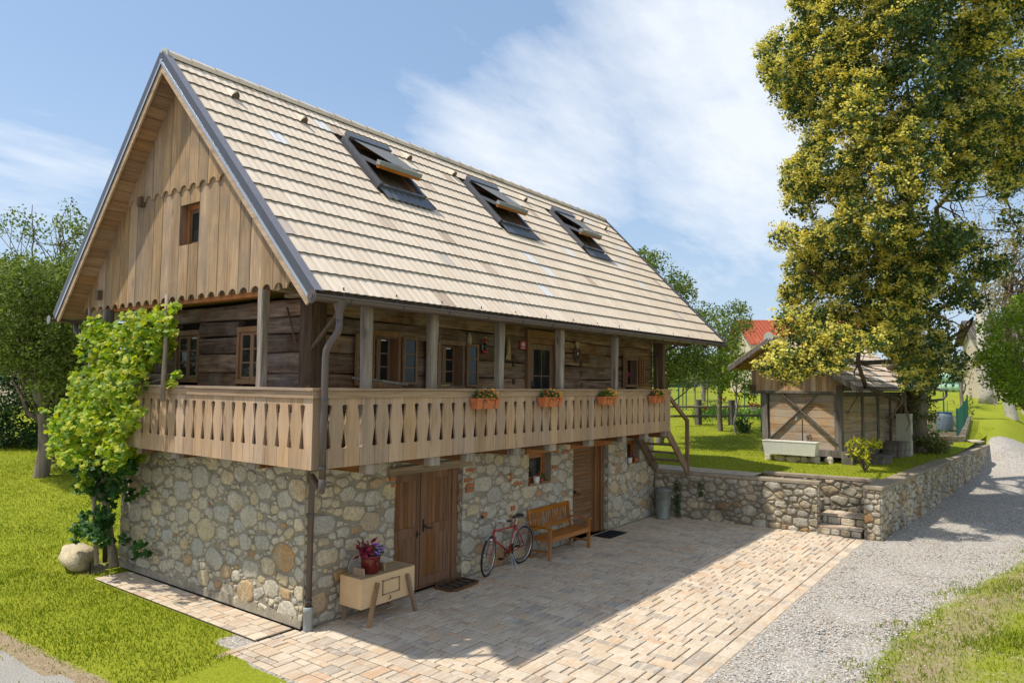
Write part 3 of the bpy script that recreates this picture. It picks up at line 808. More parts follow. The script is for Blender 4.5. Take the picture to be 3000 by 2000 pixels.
B('foundation_membrane', 'bitumen', stone_wall, (-0.035, -0.004, -0.0, HY - 0.2, -0.1, 0.055))
m = MB()
for k in range(26):
    y = k * 0.21; m.prism([(-0.045, y, 0.03), (-0.045, y + 0.21, 0.03), (-0.03, y + 0.21, 0.11 + 0.05 * rs.random()), (-0.03, y + 0.1, 0.13 + 0.06 * rs.random()), (-0.03, y, 0.11 + .05 * rs.random())], (0.028, 0, 0))
m.build('base_render', 'mortar', stone_wall)
B('lintel', 'lintel_wood', stone_wall, (1.55, 3.62, -0.075, 0.3, 2.0, 2.13))
B('window_lintel', 'orange_wood', stone_wall, (5.36, 6.5, -0.05, 0.2, 2.07, 2.19))
B('door_lintel', 'orange_wood', stone_wall, (7.1, 9.0, -0.04, 0.35, 2.06, 2.20))

# --- double door
def board_door(name, x0, x1, z0, z1, y, planks, mat, label=None, horizontal=False, midrail=True, stile=0.085):
    dr = MB(); dr.box(x0, x1, y, y + 0.03, z0, z1)
    dr.box(x0, x0 + stile, y - 0.022, y, z0, z1); dr.box(x1 - stile, x1, y - 0.022, y, z0, z1)
    if not horizontal:
        dr.box(x0 + stile, x1 - stile, y - 0.020, y, z1 - 0.16, z1); dr.box(x0 + stile, x1 - stile, y - 0.020, y, z0, z0 + 0.15)
        if midrail: dr.box(x0 + stile, x1 - stile, y - 0.020, y, z0 + 0.86, z0 + 1.03)
    d = dr.build(name, mat, house, label)
    a, b = x0 + stile, x1 - stile
    if not horizontal:
        w = (b - a) / planks
        for (q0, q1) in ((z0 + 0.15, z0 + 0.86), (z0 + 1.03, z1 - 0.16)):
            for i in range(planks):
                m = MB(); m.tone = rs.random(); m.box(a + i * w + 0.003, a + (i + 1) * w - 0.003, y - 0.014, y - 0.001, q0 + 0.004, q1 - 0.004); m.build('plank', mat, d)
    else:
        h = (z1 - z0) / planks
        for i in range(planks):
            m = MB(); m.tone = rs.random(); m.box(a + 0.003, b - 0.003, y - 0.016, y - 0.001, z0 + i * h + 0.003, z0 + (i + 1) * h - 0.004); m.build('plank', mat, d)
    return d
dl = board_door('door', 1.70, 2.47, 0.03, 2.0, 0.16, 6, 'door_wood', 'left leaf of the double door with diamond keyhole plate')
dr_ = board_door('door', 2.49, 3.26, 0.03, 2.0, 0.16, 6, 'door_wood', 'right leaf of the double door with black lever handle')
m = MB(); m.box(3.27, 3.42, 0.10, 0.24, 0.0, 2.0); m.box(3.20, 3.27, 0.13, 0.24, 0, 2.0); m.box(1.74, 3.42, 0.10, 0.24, 2.0, 2.12); m.box(1.7, 3.4, 0.12, 0.24, 0.0, 0.028); m.build('door_frame', 'door_wood', house)
B('interior', 'interior_dark', house, (0.6, HX - 0.5, 0.7, 0.72, 0.0, 2.2))
m = MB(); m.prism([(2.41, 0.128, 0.86), (2.44, 0.128, 0.93), (2.41, 0.128, 1.0), (2.38, 0.128, 0.93)], (0, 0.012, 0)); m.tube([(2.41, .12, .93), (2.47, .118, .935)], .008, 6); m.build('keyhole_plate', 'black_iron', dl)
m = MB(); m.box(2.545, 2.575, 0.125, 0.14, 0.95, 1.16); m.tube([(2.56, .13, 1.05), (2.56, .07, 1.04), (2.60, .065, 1.02), (2.72, .07, 1.0)], [.014, .014, .015, .010], 7); m.build('door_handle', 'black_iron', dr_)
# --- single door
d2 = board_door('door', 7.3, 8.46, 0.02, 2.04, 0.22, 22, 'door_wood_flat', 'single cellar door of narrow horizontal boards', horizontal=True, stile=0.05)
m = MB(); m.box(8.5, 8.62, 0.16, 0.28, 0, 2.05); m.box(8.46, 8.5, 0.19, 0.28, 0, 2.05); m.box(8.7, 8.8, 0.1, 0.25, 0, 2.06); m.box(8.62, 8.7, 0.15, 0.25, 0, 2.06); m.box(7.24, 8.62, 0.16, 0.28, 2.05, 2.14); m.build('door_frame', 'door_wood', house)
B('threshold_strip', 'zinc_metal', house, (8.8, 8.815, 0.08, 0.12, 0, 2.0))
m = MB(); m.tube([(7.62, .2, 1.02), (7.62, .12, 1.01), (7.72, .11, .99)], .014, 7); m.sphere((7.62, .18, 1.05), .03); m.sphere((7.74, .12, .98), .024); m.build('door_handle', 'black_iron', d2)
# --- cellar windows
def small_window(x0, x1, z0, z1, y, fr=0.06):
    w = MB(); w.box(x0, x0 + fr, y - .04, y + .04, z0, z1); w.box(x1 - fr, x1, y - .04, y + .04, z0, z1)
    w.box(x0 + fr, x1 - fr, y - .04, y + .04, z0, z0 + fr); w.box(x0 + fr, x1 - fr, y - .04, y + .04, z1 - fr, z1)
    o = w.build('window', 'orange_wood', house)
    s_ = MB(); a, b = x0 + fr + .004, x1 - fr - .004; c_, d_ = z0 + fr + .004, z1 - fr - .004; q = 0.05
    s_.box(a, a + q, y - .02, y + .02, c_, d_); s_.box(b - q, b, y - .02, y + .02, c_, d_); s_.box(a + q, b - q, y - .02, y + .02, c_, c_ + q); s_.box(a + q, b - q, y - .02, y + .02, d_ - q, d_)
    s_.build('sash', 'orange_wood', o)
    B('pane', 'glass', o, (a + q, b - q, y - .004, y + .004, c_ + q, d_ - q))
    B('sill', 'orange_wood', o, (x0, x1, y - .16, y - .042, z0 - .03, z0 - .002))
    return o
small_window(5.62, 6.33, 1.45, 2.06, 0.2); small_window(9.95, 10.54, 1.53, 2.09, 0.2)

# --- balcony
balc = MB()
BX, BY = -0.70, -1.0        # inner face of the boards (outer face 30 mm further)
XE, YE = 10.17, 5.36
for i in range(5): balc.box(BX, XE, BY + i * 0.2 + 0.003, BY + (i + 1) * 0.2 - 0.003, 2.40, 2.435)
for i in range(3): balc.box(BX + i * .233 + .003, BX + (i + 1) * .233 - .003, 0.0, YE, 2.40, 2.435)
balcony = balc.build('balcony', 'beam_wood', house)
def gapw(z):
    """half width of the carved opening at height z"""
    if z >= 3.2 or z <= 2.63: return 0.0
    if z > 2.93: t = (z - 2.93) / 0.27; w = 0.006 + 0.046 * t
    else: t = (2.93 - z) / 0.30; w = 0.006 + 0.046 * t
    if z > 3.17: w *= max(0, (3.2 - z) / 0.03) ** 0.6
    if z < 2.66: w *= max(0, (z - 2.63) / 0.03) ** 0.6
    return w
ZS = [2.38, 2.6295, 2.632, 2.645, 2.66, 2.72, 2.8, 2.88, 2.925, 2.935, 2.98, 3.05, 3.12, 3.17, 3.185, 3.197, 3.2005, 3.34]
heart = {3.197: 0.030, 3.185: 0.048, 3.2005: 0.0, 2.6295: 0.0, 2.632: 0.03, 2.645: 0.048}
def balu(a, b, left=True, rightc=True):
    """outline of one carved board between a and b (seams)"""
    L = []; Rr = []
    for z in ZS:
        w = heart.get(z, gapw(z)); e = 0.0035
        L.append((a + (max(w, e) if left else e), z)); Rr.append((b - (max(w, e) if rightc else e), z))
    # small heart notch between the lobes at both ends
    def notch(P, sgn, base):
        out = []
        for (x, z) in P:
            out.append((x, z))
        return out
    return L + Rr[::-1]
def strip_board(mb, a, b, left, rightc, to3, th=0.03):
    o = balu(a, b, left, rightc); n = len(ZS)
    L = o[:n]; Rr = o[n:][::-1]; V = []
    for d in (0, th):
        for (x, z) in L: V.append(to3(x, z, d))
        for (x, z) in Rr: V.append(to3(x, z, d))
    F = []
    for i in range(n - 1):
        F.append((i, i + n, i + n + 1, i + 1)); k = 2 * n
        F.append((k + i, k + i + 1, k + i + n + 1, k + i + n))
        F.append((i, i + 1, k + i + 1, k + i)); F.append((n + i, k + n + i, k + n + i + 1, n + i + 1))
    F.append((0, 2 * n, 3 * n, n)); F.append((n - 1, 2 * n - 1, 4 * n - 1, 3 * n - 1))
    mb.add(V, F)
seams = [-0.73, -0.48]
x = -0.48
k = 0
while x < 9.9:
    x += 0.270 + 0.0005 * k; k += 1; seams.append(x)
seams[-1] = XE + .03
for i in range(len(seams) - 1):
    m = MB(); m.tone = rs.random() + .001
    strip_board(m, seams[i], seams[i + 1], i > 0, i < len(seams) - 2, lambda a, z, d: (a, BY - 0.03 + d - 0.0, z))
    m.build('baluster_board', 'balcony_wood', balcony)
sy = [BY - 0.028, -0.82]; y = -0.82
while y < 5.15: y += 0.2605; sy.append(y)
sy[-1] = YE
for i in range(len(sy) - 1):
    m = MB(); m.tone = rs.random() + .001
    strip_board(m, sy[i], sy[i + 1], i > 0, i < len(sy) - 2, lambda a, z, d: (BX - 0.03 + d, a, z))
    m.build('baluster_board', 'balcony_wood', balcony)
m = MB(); m.box(BX - .056, XE + .03, BY - .056, BY - .031, 3.285, 3.378)
m.build('rail_fascia', 'balcony_rail_wood', balcony)
m = MB(); m.box(BX - .056, BX - .031, BY - .028, YE, 3.285, 3.378); m.build('rail_fascia', 'balcony_rail_wood_side', balcony)
m = MB(); m.box(BX - .08, XE + .06, BY - .08, BY + .07, 3.382, 3.418); m.build('handrail', 'balcony_rail_wood', balcony)
m = MB(); m.box(BX - .08, BX + .07, BY + .073, YE, 3.382, 3.418); m.build('handrail', 'balcony_rail_wood_side', balcony)
m = MB(); m.box(XE - .03, XE + .03, BY, -0.1, 3.3, 3.378); m.build('handrail', 'balcony_rail_wood_side', balcony)
for zz in (2.55, 3.25):
    m = MB(); m.box(BX + .002, XE, BY + .001, BY + .05, zz - .04, zz + .04); m.build('inner_rail', 'balcony_rail_wood', balcony)
    m = MB(); m.box(BX + .001, BX + .05, BY + .052, YE, zz - .04, zz + .04); m.build('inner_rail', 'balcony_rail_wood_side', balcony)
# floor beams
for i, x in enumerate((0.3, 1.6, 2.45, 3.72, 4.88, 6.32, 7.79, 8.9, 10.06)):
    w = .085 + rs.random() * .02
    m = MB(); m.tone = rs.random(); m.box(x - w, x + w, -0.86, -0.0, 2.25, 2.397); bm_ = m.build('floor_beam', 'beam_wood', balcony)
    m = MB(); m.tone = rs.random()
    a = [(x - w - .01, -1.0, 2.245), (x + w + .005, -1.0, 2.24), (x + w + .01, -1.0, 2.37), (x - w, -1.0, 2.378)]
    m.prism(a, (0, 0.14, 0)); m.build('beam_end', 'beam_end_wood', bm_)
for i, y in enumerate((0.35, 2.35, 3.5, 4.7)):
    m = MB(); m.tone = rs.random(); m.box(-0.6, -0.0, y - .09, y + .09, 2.29, 2.397); bm_ = m.build('floor_beam', 'beam_wood', balcony)
    m = MB(); m.tone = rs.random(); m.box(-0.68, -0.601, y - .092, y + .092, 2.285, 2.38); m.build('beam_end', 'beam_end_wood', bm_)
B('wall_plate', 'beam_wood', balcony, (3.7, XE, -0.16, -0.035, 2.21, 2.395))
# --- posts
def post(x, y, z0, z1, w, mat='old_post_wood', lean=(0, 0)):
    m = MB(); m.tone = rs.random(); n = 9; V = []; F = []
    for i in range(n):
        t = i / (n - 1); z = z0 + (z1 - z0) * t
        ww = w * (1.0 - 0.10 * math.sin(PI * min(1, max(0, (t - 0.15) / 0.75)))) if 0.12 < t < 0.93 else w
        cx_, cy_ = x + lean[0] * t + 0.006 * math.sin(5 * t + x), y + lean[1] * t
        c_ = 0.2
        for (a, b) in ((-1, -1 + c_), (-1 + c_, -1), (1 - c_, -1), (1, -1 + c_), (1, 1 - c_), (1 - c_, 1), (-1 + c_, 1), (-1, 1 - c_)):
            V.append((cx_ + a * ww + rs.uniform(-.003, .003), cy_ + b * ww + rs.uniform(-.003, .003), z))
    for i in range(n - 1):
        for j in range(8): F.append((i * 8 + j, i * 8 + (j + 1) % 8, (i + 1) * 8 + (j + 1) % 8, (i + 1) * 8 + j))
    F.append(tuple(range(8))[::-1]); F.append(tuple(range((n - 1) * 8, n * 8)))
    m.add(V, F); return m.build('porch_post', mat, house)
for x in (0.235, 1.57, 3.27, 5.22, 7.46, 9.93): post(x, -0.92, 2.435, 4.56, 0.072, 'old_post_wood' if x < 8 else 'dark_post_wood')
post(-0.60, 0.31, 2.435, 4.78, 0.062, lean=(0, -.02)); post(-0.55, 5.15, 2.44, 4.75, 0.085, 'grey_timber'); post(11.35, -0.1, 2.45, 4.75, 0.06, 'dark_post_wood')
# --- log walls
ZC = [2.44, 2.73, 3.04, 3.335, 3.62, 3.93, 4.22, 4.48, 4.74]
def log(a, b, z0, z1, to3, mat, parent, th=0.12):
    m = MB(); m.tone = rs.random() + .001; n = max(2, int((b - a) / 0.22)); V = []; F = []
    prof = [(0.0, -0.005), (0.06, 0.018), (0.3, 0.030), (0.7, 0.030), (0.94, 0.02), (1.0, -0.005)]
    ph = rs.random() * 9
    for i in range(n + 1):
        s_ = a + (b - a) * i / n
        dz0 = 0.010 * math.sin(s_ * 1.9 + ph) ; dz1 = 0.010 * math.sin(s_ * 2.3 + ph * 2)
        for (t, d) in prof:
            z = (z0 + .004 + dz0) + (z1 - z0 - .010 + dz1 - dz0) * t
            V.append(to3(s_, z, d + rs.uniform(-.004, .004)))
        V.append(to3(s_, z1 - .006, -th)); V.append(to3(s_, z0 + .006, -th))
    P = len(prof) + 2
    for i in range(n):
        for j in range(P): F.append((i * P + j, i * P + (j + 1) % P, (i + 1) * P + (j + 1) % P, (i + 1) * P + j))
    F.append(tuple(range(P))[::-1]); F.append(tuple(range(n * P, (n + 1) * P)))
    m.add(V, F); return m.build('log', mat, parent)
core = MB(); LW = 0.07
HL = [(1.20, 1.83, 3.42, 4.33), (2.77, 3.46, 3.39, 4.27), (5.42, 6.64, 2.40, 4.58), (9.86, 10.51, 3.46, 4.24)]
HG = [(1.19, 1.93, 3.45, 4.36), (3.08, 3.84, 3.46, 4.36)]
wall_x(core, (0.1, HX - 0.1), HL, LW + 0.1, LW + 0.16, 2.43, 4.8)
# gable side core, same with x/y swapped
gm = MB(); wall_x(gm, (0.25, HY - 0.1), HG, LW + 0.1, LW + 0.16, 2.43, 4.8)
core.add([(v[1], v[0], v[2]) for v in gm.v], [f[::-1] for f in gm.f])
log_wall = core.build('log_wall', 'interior_dark', house)
def lay_logs(a, b, holes, to3, mat):
    for z0, z1 in zip(ZC[:-1], ZC[1:]):
        cuts = [(h[0], h[1]) for h in holes if h[2] < (z0 + z1) / 2 < h[3] or (min(z1, h[3]) - max(z0, h[2])) > 0.12]
        cuts.sort(); p = a
        for c0, c1 in cuts + [(b, b)]:
            if c0 - p > 0.05: log(p, c0, z0, z1, to3, mat, log_wall)
            p = c1
lay_logs(0.27, HX, HL, lambda s_, z, d: (s_, LW - d, z), 'log_wood_x')
lay_logs(0.27, HY, HG, lambda s_, z, d: (LW - d, s_, z), 'log_wood_y')
m = MB(); m.tone = .3; m.box(-0.01, 0.26, -0.01, 0.26, 2.44, 4.78); m.build('corner_post', 'dark_post_wood', log_wall)
# dowel pegs and dark notches beside the doorway
for (x, z) in ((7.62, 3.98), (7.64, 3.76), (7.66, 3.5), (4.98, 4.05), (4.99, 3.9), (5.0, 3.55)):
    B('wall_peg', 'dark_post_wood', log_wall, (x - .035, x + .035, LW - .05, LW, z - .05, z + .05))
# wall plates, rafters and ceiling of the porch
m = MB(); m.tone = .4; m.box(-0.62, HX, -0.99, -0.85, 4.56, 4.70); m.build('eaves_beam', 'dark_post_wood', house)
m = MB(); m.tone = .7; m.box(-0.56, HX + 1.5, 0.0, 0.16, 4.76, 4.86); m.build('wall_beam', 'lintel_wood', house)
for i in range(13):
    x = -0.2 + i * 1.05; m = MB(); m.tone = rs.random()
    m.beam((x, -1.12, 4.60), (x, 0.6, 6.38), .12, .12); m.build('rafter', 'dark_post_wood', house)
    m = MB(); m.box(x - .06, x + .06, -1.0, 0.3, 4.705, 4.755); m.build('ceiling_joist', 'lintel_wood', house)
B('attic_floor', 'beam_wood', house, (-0.50, HX, 0.17, 5.9, 4.87, 4.93))
B('attic_beam', 'orange_wood', house, (-0.5, -0.36, 0.5, 5.4, 4.72, 4.86))
# --- casement windows of the timber floor
def pane_leaf(name, w, h, rows, cols, parent, place, rot=0.0, th=0.04, fr=0.045, louver=False, label=None, axis='x', mat='frame_wood'):
    """window leaf in local x (width), z (height); origin at its hinge bottom"""
    m = MB(); m.tone = rs.random()
    m.box(0, fr, 0, th, 0, h); m.box(w - fr, w, 0, th, 0, h); m.box(fr, w - fr, 0, th, 0, fr); m.box(fr, w - fr, 0, th, h - fr, h)
    if not louver:
        for r in range(1, rows): z = fr + (h - 2 * fr) * r / rows; m.box(fr, w - fr, .008, th - .008, z - .011, z + .011)
        for c_ in range(1, cols): x = fr + (w - 2 * fr) * c_ / cols; m.box(x - .011, x + .011, .009, th - .009, fr, h - fr)
    else:
        m.box(w / 2 - .02, w / 2 + .02, 0.002, th - .002, fr, h - fr)
    o = m.build(name, mat, parent, label); o.location = place; o.rotation_euler = (0, 0, rot)
    if louver:
        n = 10
        for i in range(n):
            z = fr + (h - 2 * fr) * (i + .5) / n
            for (a, b) in ((fr, w / 2 - .02), (w / 2 + .02, w - fr)):
                q = MB(); q.beam((a, th / 2, z), (b, th / 2, z), .05, .010, upv=(0, 0.6, 0.8)); q.build('slat', mat, o)
    else:
        hh = (h - 2 * fr) / rows; ww = (w - 2 * fr) / cols
        for r in range(rows):
            for c_ in range(cols):
                B('pane', 'glass', o, (fr + ww * c_ + .006, fr + ww * (c_ + 1) - .006, th / 2 - .003, th / 2 + .003, fr + hh * r + .006, fr + hh * (r + 1) - .006))
    return o
def casing(x0, x1, z0, z1, depth, to3, fr=0.055, proud=0.05, sill=True, extra=0.03):
    m = MB(); m.tone = rs.random()
    def bx(a, b, c_, d_, e, f): 
        P = [to3(p, q, r_) for r_ in (e, f) for q in (c_, d_) for p in (a, b)]
        m.add(P, [(0, 2, 3, 1), (4, 5, 7, 6), (0, 1, 5, 4), (2, 6, 7, 3), (0, 4, 6, 2), (1, 3, 7, 5)])
    bx(x0, x0 + fr, -proud, depth, z0, z1); bx(x1 - fr, x1, -proud, depth, z0, z1)
    bx(x0 - extra, x1 + extra, -proud - .01, depth, z1, z1 + .085); bx(x0 - extra, x1 + extra, -proud - .015, depth, z0 - .07, z0)
    return m.build('window', 'frame_wood', house)
ex = lambda a, b, c_: (a, LW + b, c_)
ey = lambda a, b, c_: (LW + b, a, c_)
for (x0, x1, z0, z1) in HL[:2]:
    w = casing(x0, x1, z0 + .07, z1 - .085, 0.26, ex)
    iw = (x1 - x0 - .11) / 2; hh = z1 - z0 - .16
    pane_leaf('sash', iw, hh, 3, 1, w, (x0 + .055, LW + .15, z0 + .073)); pane_leaf('sash', iw, hh, 3, 1, w, (x0 + .055 + iw, LW + .15, z0 + .073))
    sw_ = 0.335
    pane_leaf('shutter', sw_, 0.79, 3, 1, w, (x1 + .01, LW - .10, z0 + .05), label='glazed outer shutter folded back against the logs')
    pane_leaf('shutter', sw_, 0.79, 3, 1, w, (x0 - .06 - sw_, LW - .14, z0 + .03), rot=R(4), label='glazed outer shutter folded back against the logs')
    B('shutter_latch', 'black_iron', w, (x0 - .36, x0 - .27, LW - .15, LW - .14, z0 + .42, z0 + .45))
for (y0, y1, z0, z1) in HG:
    w = casing(y0, y1, z0 + .07, z1 - .085, 0.16, ey, proud=.04, extra=0.0)
    iw = (y1 - y0 - .11) / 2
    for k in range(2):
        pane_leaf('sash', iw, z1 - z0 - .16, 3, 1, w, (LW - .005 + .04, y0 + .055 + iw * k, z0 + .073), rot=R(90))
w = casing(9.86, 10.51, 3.53, 4.155, 0.2, ex)
B('pane', 'interior_dark', w, (9.91, 10.46, LW + .15, LW + .16, 3.53, 4.155))  # dark sheet filling the opening, its colour stands for the unlit room
pane_leaf('shutter', .32, .8, 1, 1, w, (10.53, LW - .09, 3.46), louver=True, label='louvred shutter folded back')
pane_leaf('shutter', .30, .8, 1, 1, w, (9.60, LW - .13, 3.46), rot=R(12), louver=True, label='louvred shutter folded back')
# --- front door upstairs
m = MB(); m.box(5.40, 5.50, -.03, .25, 2.44, 4.47); m.box(6.55, 6.66, -.03, .25, 2.44, 4.47); m.box(5.38, 6.68, -.035, .25, 4.47, 4.63)
m.box(5.60, 5.70, .10, .17, 2.44, 4.40); m.box(5.5, 6.55, .09, .18, 4.36, 4.47)
for z in (2.44, 3.02, 3.5, 4.3): m.box(5.50, 5.60, .11, .16, z, z + .05)
fd = m.build('door_frame', 'frame_wood', house)
B('pane', 'glass', fd, (5.50, 5.60, .13, .14, 2.49, 4.36))
upd = pane_leaf('door', 0.84, 1.9, 3, 2, house, (5.71, .12, 2.45), fr=0.11, label='glazed upper door with six panes')
m = MB(); m.box(0.04, 0.075, -.01, .0, 0.86, 1.12); m.tube([(.057, -.005, 1.0), (.057, -.05, .99), (.15, -.055, .985)], .011, 6); m.build('door_handle', 'black_iron', upd)
B('pane', 'interior_dark', fd, (5.5, 6.55, .2, .21, 2.44, 4.45))  # not glazing: dark backing painted as the unlit room behind the door
# wooden braces under the eaves
for (a, b) in (((-0.02, -0.02, 3.95), (-.05, -0.75, 4.55)), ((11.3, -.1, 4.3), (11.3, -.75, 4.6)), ((-0.55, 5.1, 4.2), (-.6, 5.9, 4.7))):
    m = MB(); m.beam(a, b, .04, .05); m.build('brace', 'dark_post_wood', house)
m = MB(); m.tube([(-0.03, 0.55, 4.6), (-.03, 0.30, 4.05)], .016, 5); m.build('brace', 'dark_post_wood', house)

# ------------------------------------------------------------------ roof
RO = Vector((-0.91, -1.21, 4.63))
UU = Vector((14.36, 0, 0.13)).normalized()
VV = Vector((0, 3.92, 4.07)).normalized()
NN = UU.cross(VV).normalized(); VV = NN.cross(UU).normalized()
RLEN = 5.65; RW = 14.36
ROT = Matrix((UU, VV, NN)).transposed()
def rp(a, b, c): return RO + UU * a + VV * b + NN * c
m = MB(); m.prism([rp(0, 0, -.10), rp(RW, 0, -.10), rp(RW, RLEN, -.10), rp(0, RLEN, -.10)], NN * 0.085)
roof = m.build('roof', 'dark_post_wood', house)
# far slope
LE = Vector((-0.91, 6.4, 4.72)); RG = rp(0, RLEN, 0)
V2 = (RG - LE); L2_ = V2.length; V2.normalize(); N2 = (-UU.cross(V2)).normalized()
if N2.z < 0: N2 = -N2
m = MB(); m.prism([LE - N2 * .10, LE + UU * RW - N2 * .10, RG + UU * RW - N2 * .10, RG - N2 * .10], N2 * 0.13); m.build('rear_slope', 'roof_tile', roof)
# tile: two rolls, lower edge raised
TW, TG, TL = 0.2992, 0.377, 0.425
def tile_mesh():
    n = 12; V = []; F = []
    def prof(u):
        t = (u * 2) % 1.0
        return 0.009 * (0.5 - 0.5 * math.cos(2 * PI * t)) ** 1.0
    for (b, lift) in ((0.0, 0.032), (TL, 0.004)):
        for i in range(n + 1):
            u = i / n; V.append((u * (TW - .004), b, lift + prof(u)))
    for i in range(n + 1):
        u = i / n; V.append((u * (TW - .004), 0.002, 0.032 + prof(u) - 0.030))
    for i in range(n + 1):
        u = i / n; V.append((u * (TW - .004), 0.0, 0.032 + prof(u)))
    for i in range(n): F.append((i, i + 1, n + 2 + i, n + 1 + i))
    for i in range(n): F.append((2 * (n + 1) + i, 2 * (n + 1) + i + 1, 3 * (n + 1) + i + 1, 3 * (n + 1) + i))
    return V, F, n
TV, TF, tn = tile_mesh()
def mk_tile(name, matn):
    me = bpy.data.meshes.new(name); me.from_pydata(TV, [], TF); me.materials.append(MATS[matn]); me.materials.append(MATS['tile_edge'])
    for i, p in enumerate(me.polygons):
        p.use_smooth = i < tn; p.material_index = 0 if i < tn else 1
    return me
tme = mk_tile('roof_tile', 'roof_tile')
NC, NR = 48, 15
SKY = [(2.24 + .91, 1.05), (5.80 + .91, 1.05), (9.36 + .91, 1.0)]
def covered(a, b):
    for (sa, sw_) in SKY:
        if a + TW > sa - .02 and a < sa + sw_ + .02 and b + .33 > 3.25 and b < 4.75 - .05: return True
    return False
tiles = []
for r_ in range(NR):
    for c_ in range(NC):
        a, b = c_ * TW, r_ * TG
        if covered(a, b): continue
        p = rp(a + .15, b + .2, 0); tiles.append((((p - CAM_POS).length), a, b))
tiles.sort()
roteul = ROT.to_euler()
for (d, a, b) in tiles[:300]:
    o = link('roof_tile', tme, roof); o.location = rp(a, b, 0); o.rotation_euler = roteul
rr = random.Random(5)
tv = np.array(TV); ntv = len(tv); VA = []; FA = []; TA = []; MI = []
Rm = np.array(ROT)
for k, (d, a, b) in enumerate(tiles[300:]):
    VA.append(tv @ Rm.T + np.array(rp(a, b, 0))); FA.append(np.array(TF) + k * ntv); TA += [rr.random() * .998 + .001] * ntv; MI += [0 if i < tn else 1 for i in range(len(TF))]
o = npmesh('roof_tiling', np.concatenate(VA), np.concatenate(FA), 'roof_tile', roof, TA, kind='stuff')
o.data.materials.append(MATS['tile_edge']); o.data.polygons.foreach_set('material_index', MI)
# ridge caps
def ridge_cap(L, r, parent, at_, along, mat='roof_tile', name='ridge_tile'):
    m = MB(); m.tone = rr.random(); V = []; F = []; n = 9
    al = Vector(along)
    s_ = al.cross(Vector((0, 0, 1))).normalized(); u_ = s_.cross(al)
    for (t, q) in ((0, r), (L, r * 0.86)):
        for j in range(n):
            an = PI * (-0.08 + 1.16 * j / (n - 1)); V.append(Vector(at_) + al * t + s_ * math.cos(an) * q + u_ * math.sin(an) * q)
    for j in range(n - 1): F.append((j, j + 1, n + j + 1, n + j))
    m.add(V, F); return m.build(name, mat, parent, smooth=True)
nrc = 34; top = rp(0, RLEN, 0) - Vector((0, 0, 0.015))
for i in range(nrc): ridge_cap(RW / nrc * 1.12, 0.115 if i else .12, roof, top + UU * (RW / nrc) * (nrc - 1 - i) + Vector((0, 0, 0.0)), UU)
m = MB(); m.tube([top - UU * .01, top + UU * .02], .135, 14); m.build('ridge_end_disc', 'shed_tile_cap', roof)
# vents
for a in (0.01, 1.38, 2.71, 4.06, 5.5, 6.94, 8.3, 11.16, 12.57):
    a_ = a + .91; m = MB(); m.tone = rr.random() * .3; V = []; F = []; n = 8
    for (b, w, h) in ((4.88, .075, .115), (5.16, .065, .012)):
        for j in range(n):
            an = PI * j / (n - 1); V.append(rp(a_ + math.cos(an) * w, b, .03 + math.sin(an) * h))
    for j in range(n - 1): F.append((j, j + 1, n + j + 1, n + j))
    m.add(V, F); m.build('roof_vent', 'roof_tile', roof, smooth=True)
    m = MB(); m.add([rp(a_ + math.cos(PI * j / 7) * .075, 4.90, .03 + math.sin(PI * j / 7) * .12) for j in range(8)], [tuple(range(8))]); m.build('vent_mouth', 'tile_edge', roof)
# eaves board, rake flashing, soffits
def rb(mb, a0, a1, b0, b1, c0, c1):
    P = [rp(a, b, c_) for c_ in (c0, c1) for b in (b0, b1) for a in (a0, a1)]
    mb.add(P, [(0, 2, 3, 1), (4, 5, 7, 6), (0, 1, 5, 4), (2, 6, 7, 3), (0, 4, 6, 2), (1, 3, 7, 5)])
m = MB(); rb(m, 0, RW, -0.02, .03, -.13, -.012); m.build('eaves_board', 'dark_post_wood', roof)
m = MB(); rb(m, -.045, -.02, -.06, RLEN + .01, -.11, .055); m.build('rake_flashing', 'rake_metal', roof)
m = MB(); rb(m, -.045, .075, -.06, RLEN, .056, .066); m.build('rake_flashing', 'rake_trim_metal', roof)
m = MB(); rb(m, -.052, -.046, -.05, RLEN - .05, -.105, -.065); m.build('rake_strip', 'rake_light_metal', roof)
m = MB(); rb(m, -.03, .0, -.05, RLEN - .02, -.20, -.112); m.build('barge_board', 'trim_wood', roof)
m = MB(); rb(m, RW - .03, RW + .045, -.05, RLEN, -.2, .066); m.build('rake_flashing', 'rake_metal', roof)
def lp(a, b, c_): return LE + UU * a + V2 * b + N2 * c_
def lb(mb, a0, a1, b0, b1, c0, c1):
    P = [lp(a, b, c_) for c_ in (c0, c1) for b in (b0, b1) for a in (a0, a1)]
    mb.add(P, [(0, 1, 3, 2), (4, 6, 7, 5), (0, 4, 5, 1), (2, 3, 7, 6), (0, 2, 6, 4), (1, 5, 7, 3)])
m = MB(); lb(m, -.045, -.02, -.06, L2_, -.11, .055); m.build('rake_flashing', 'rake_metal', roof)
m = MB(); lb(m, -.045, .075, -.06, L2_, .056, .066); m.build('rake_flashing', 'rake_trim_metal', roof)
m = MB(); lb(m, -.052, -.046, -.05, L2_ - .05, -.105, -.065); m.build('rake_strip', 'rake_light_metal', roof)
m = MB(); lb(m, -.03, .0, -.05, L2_ - .02, -.20, -.112); m.build('barge_board', 'trim_wood', roof)
nb_ = 26
for i in range(nb_):
    m = MB(); m.tone = rr.random(); lb(m, 0.003, .45, L2_ / nb_ * i + .004, L2_ / nb_ * (i + 1) - .004, -.135 - rr.random() * .004, -.105); m.build('soffit_board', 'soffit_wood', roof)
    m = MB(); m.tone = rr.random(); rb(m, 0.003, .45, RLEN / nb_ * i + .004, RLEN / nb_ * (i + 1) - .004, -.135, -.105); m.build('soffit_board', 'soffit_wood', roof)
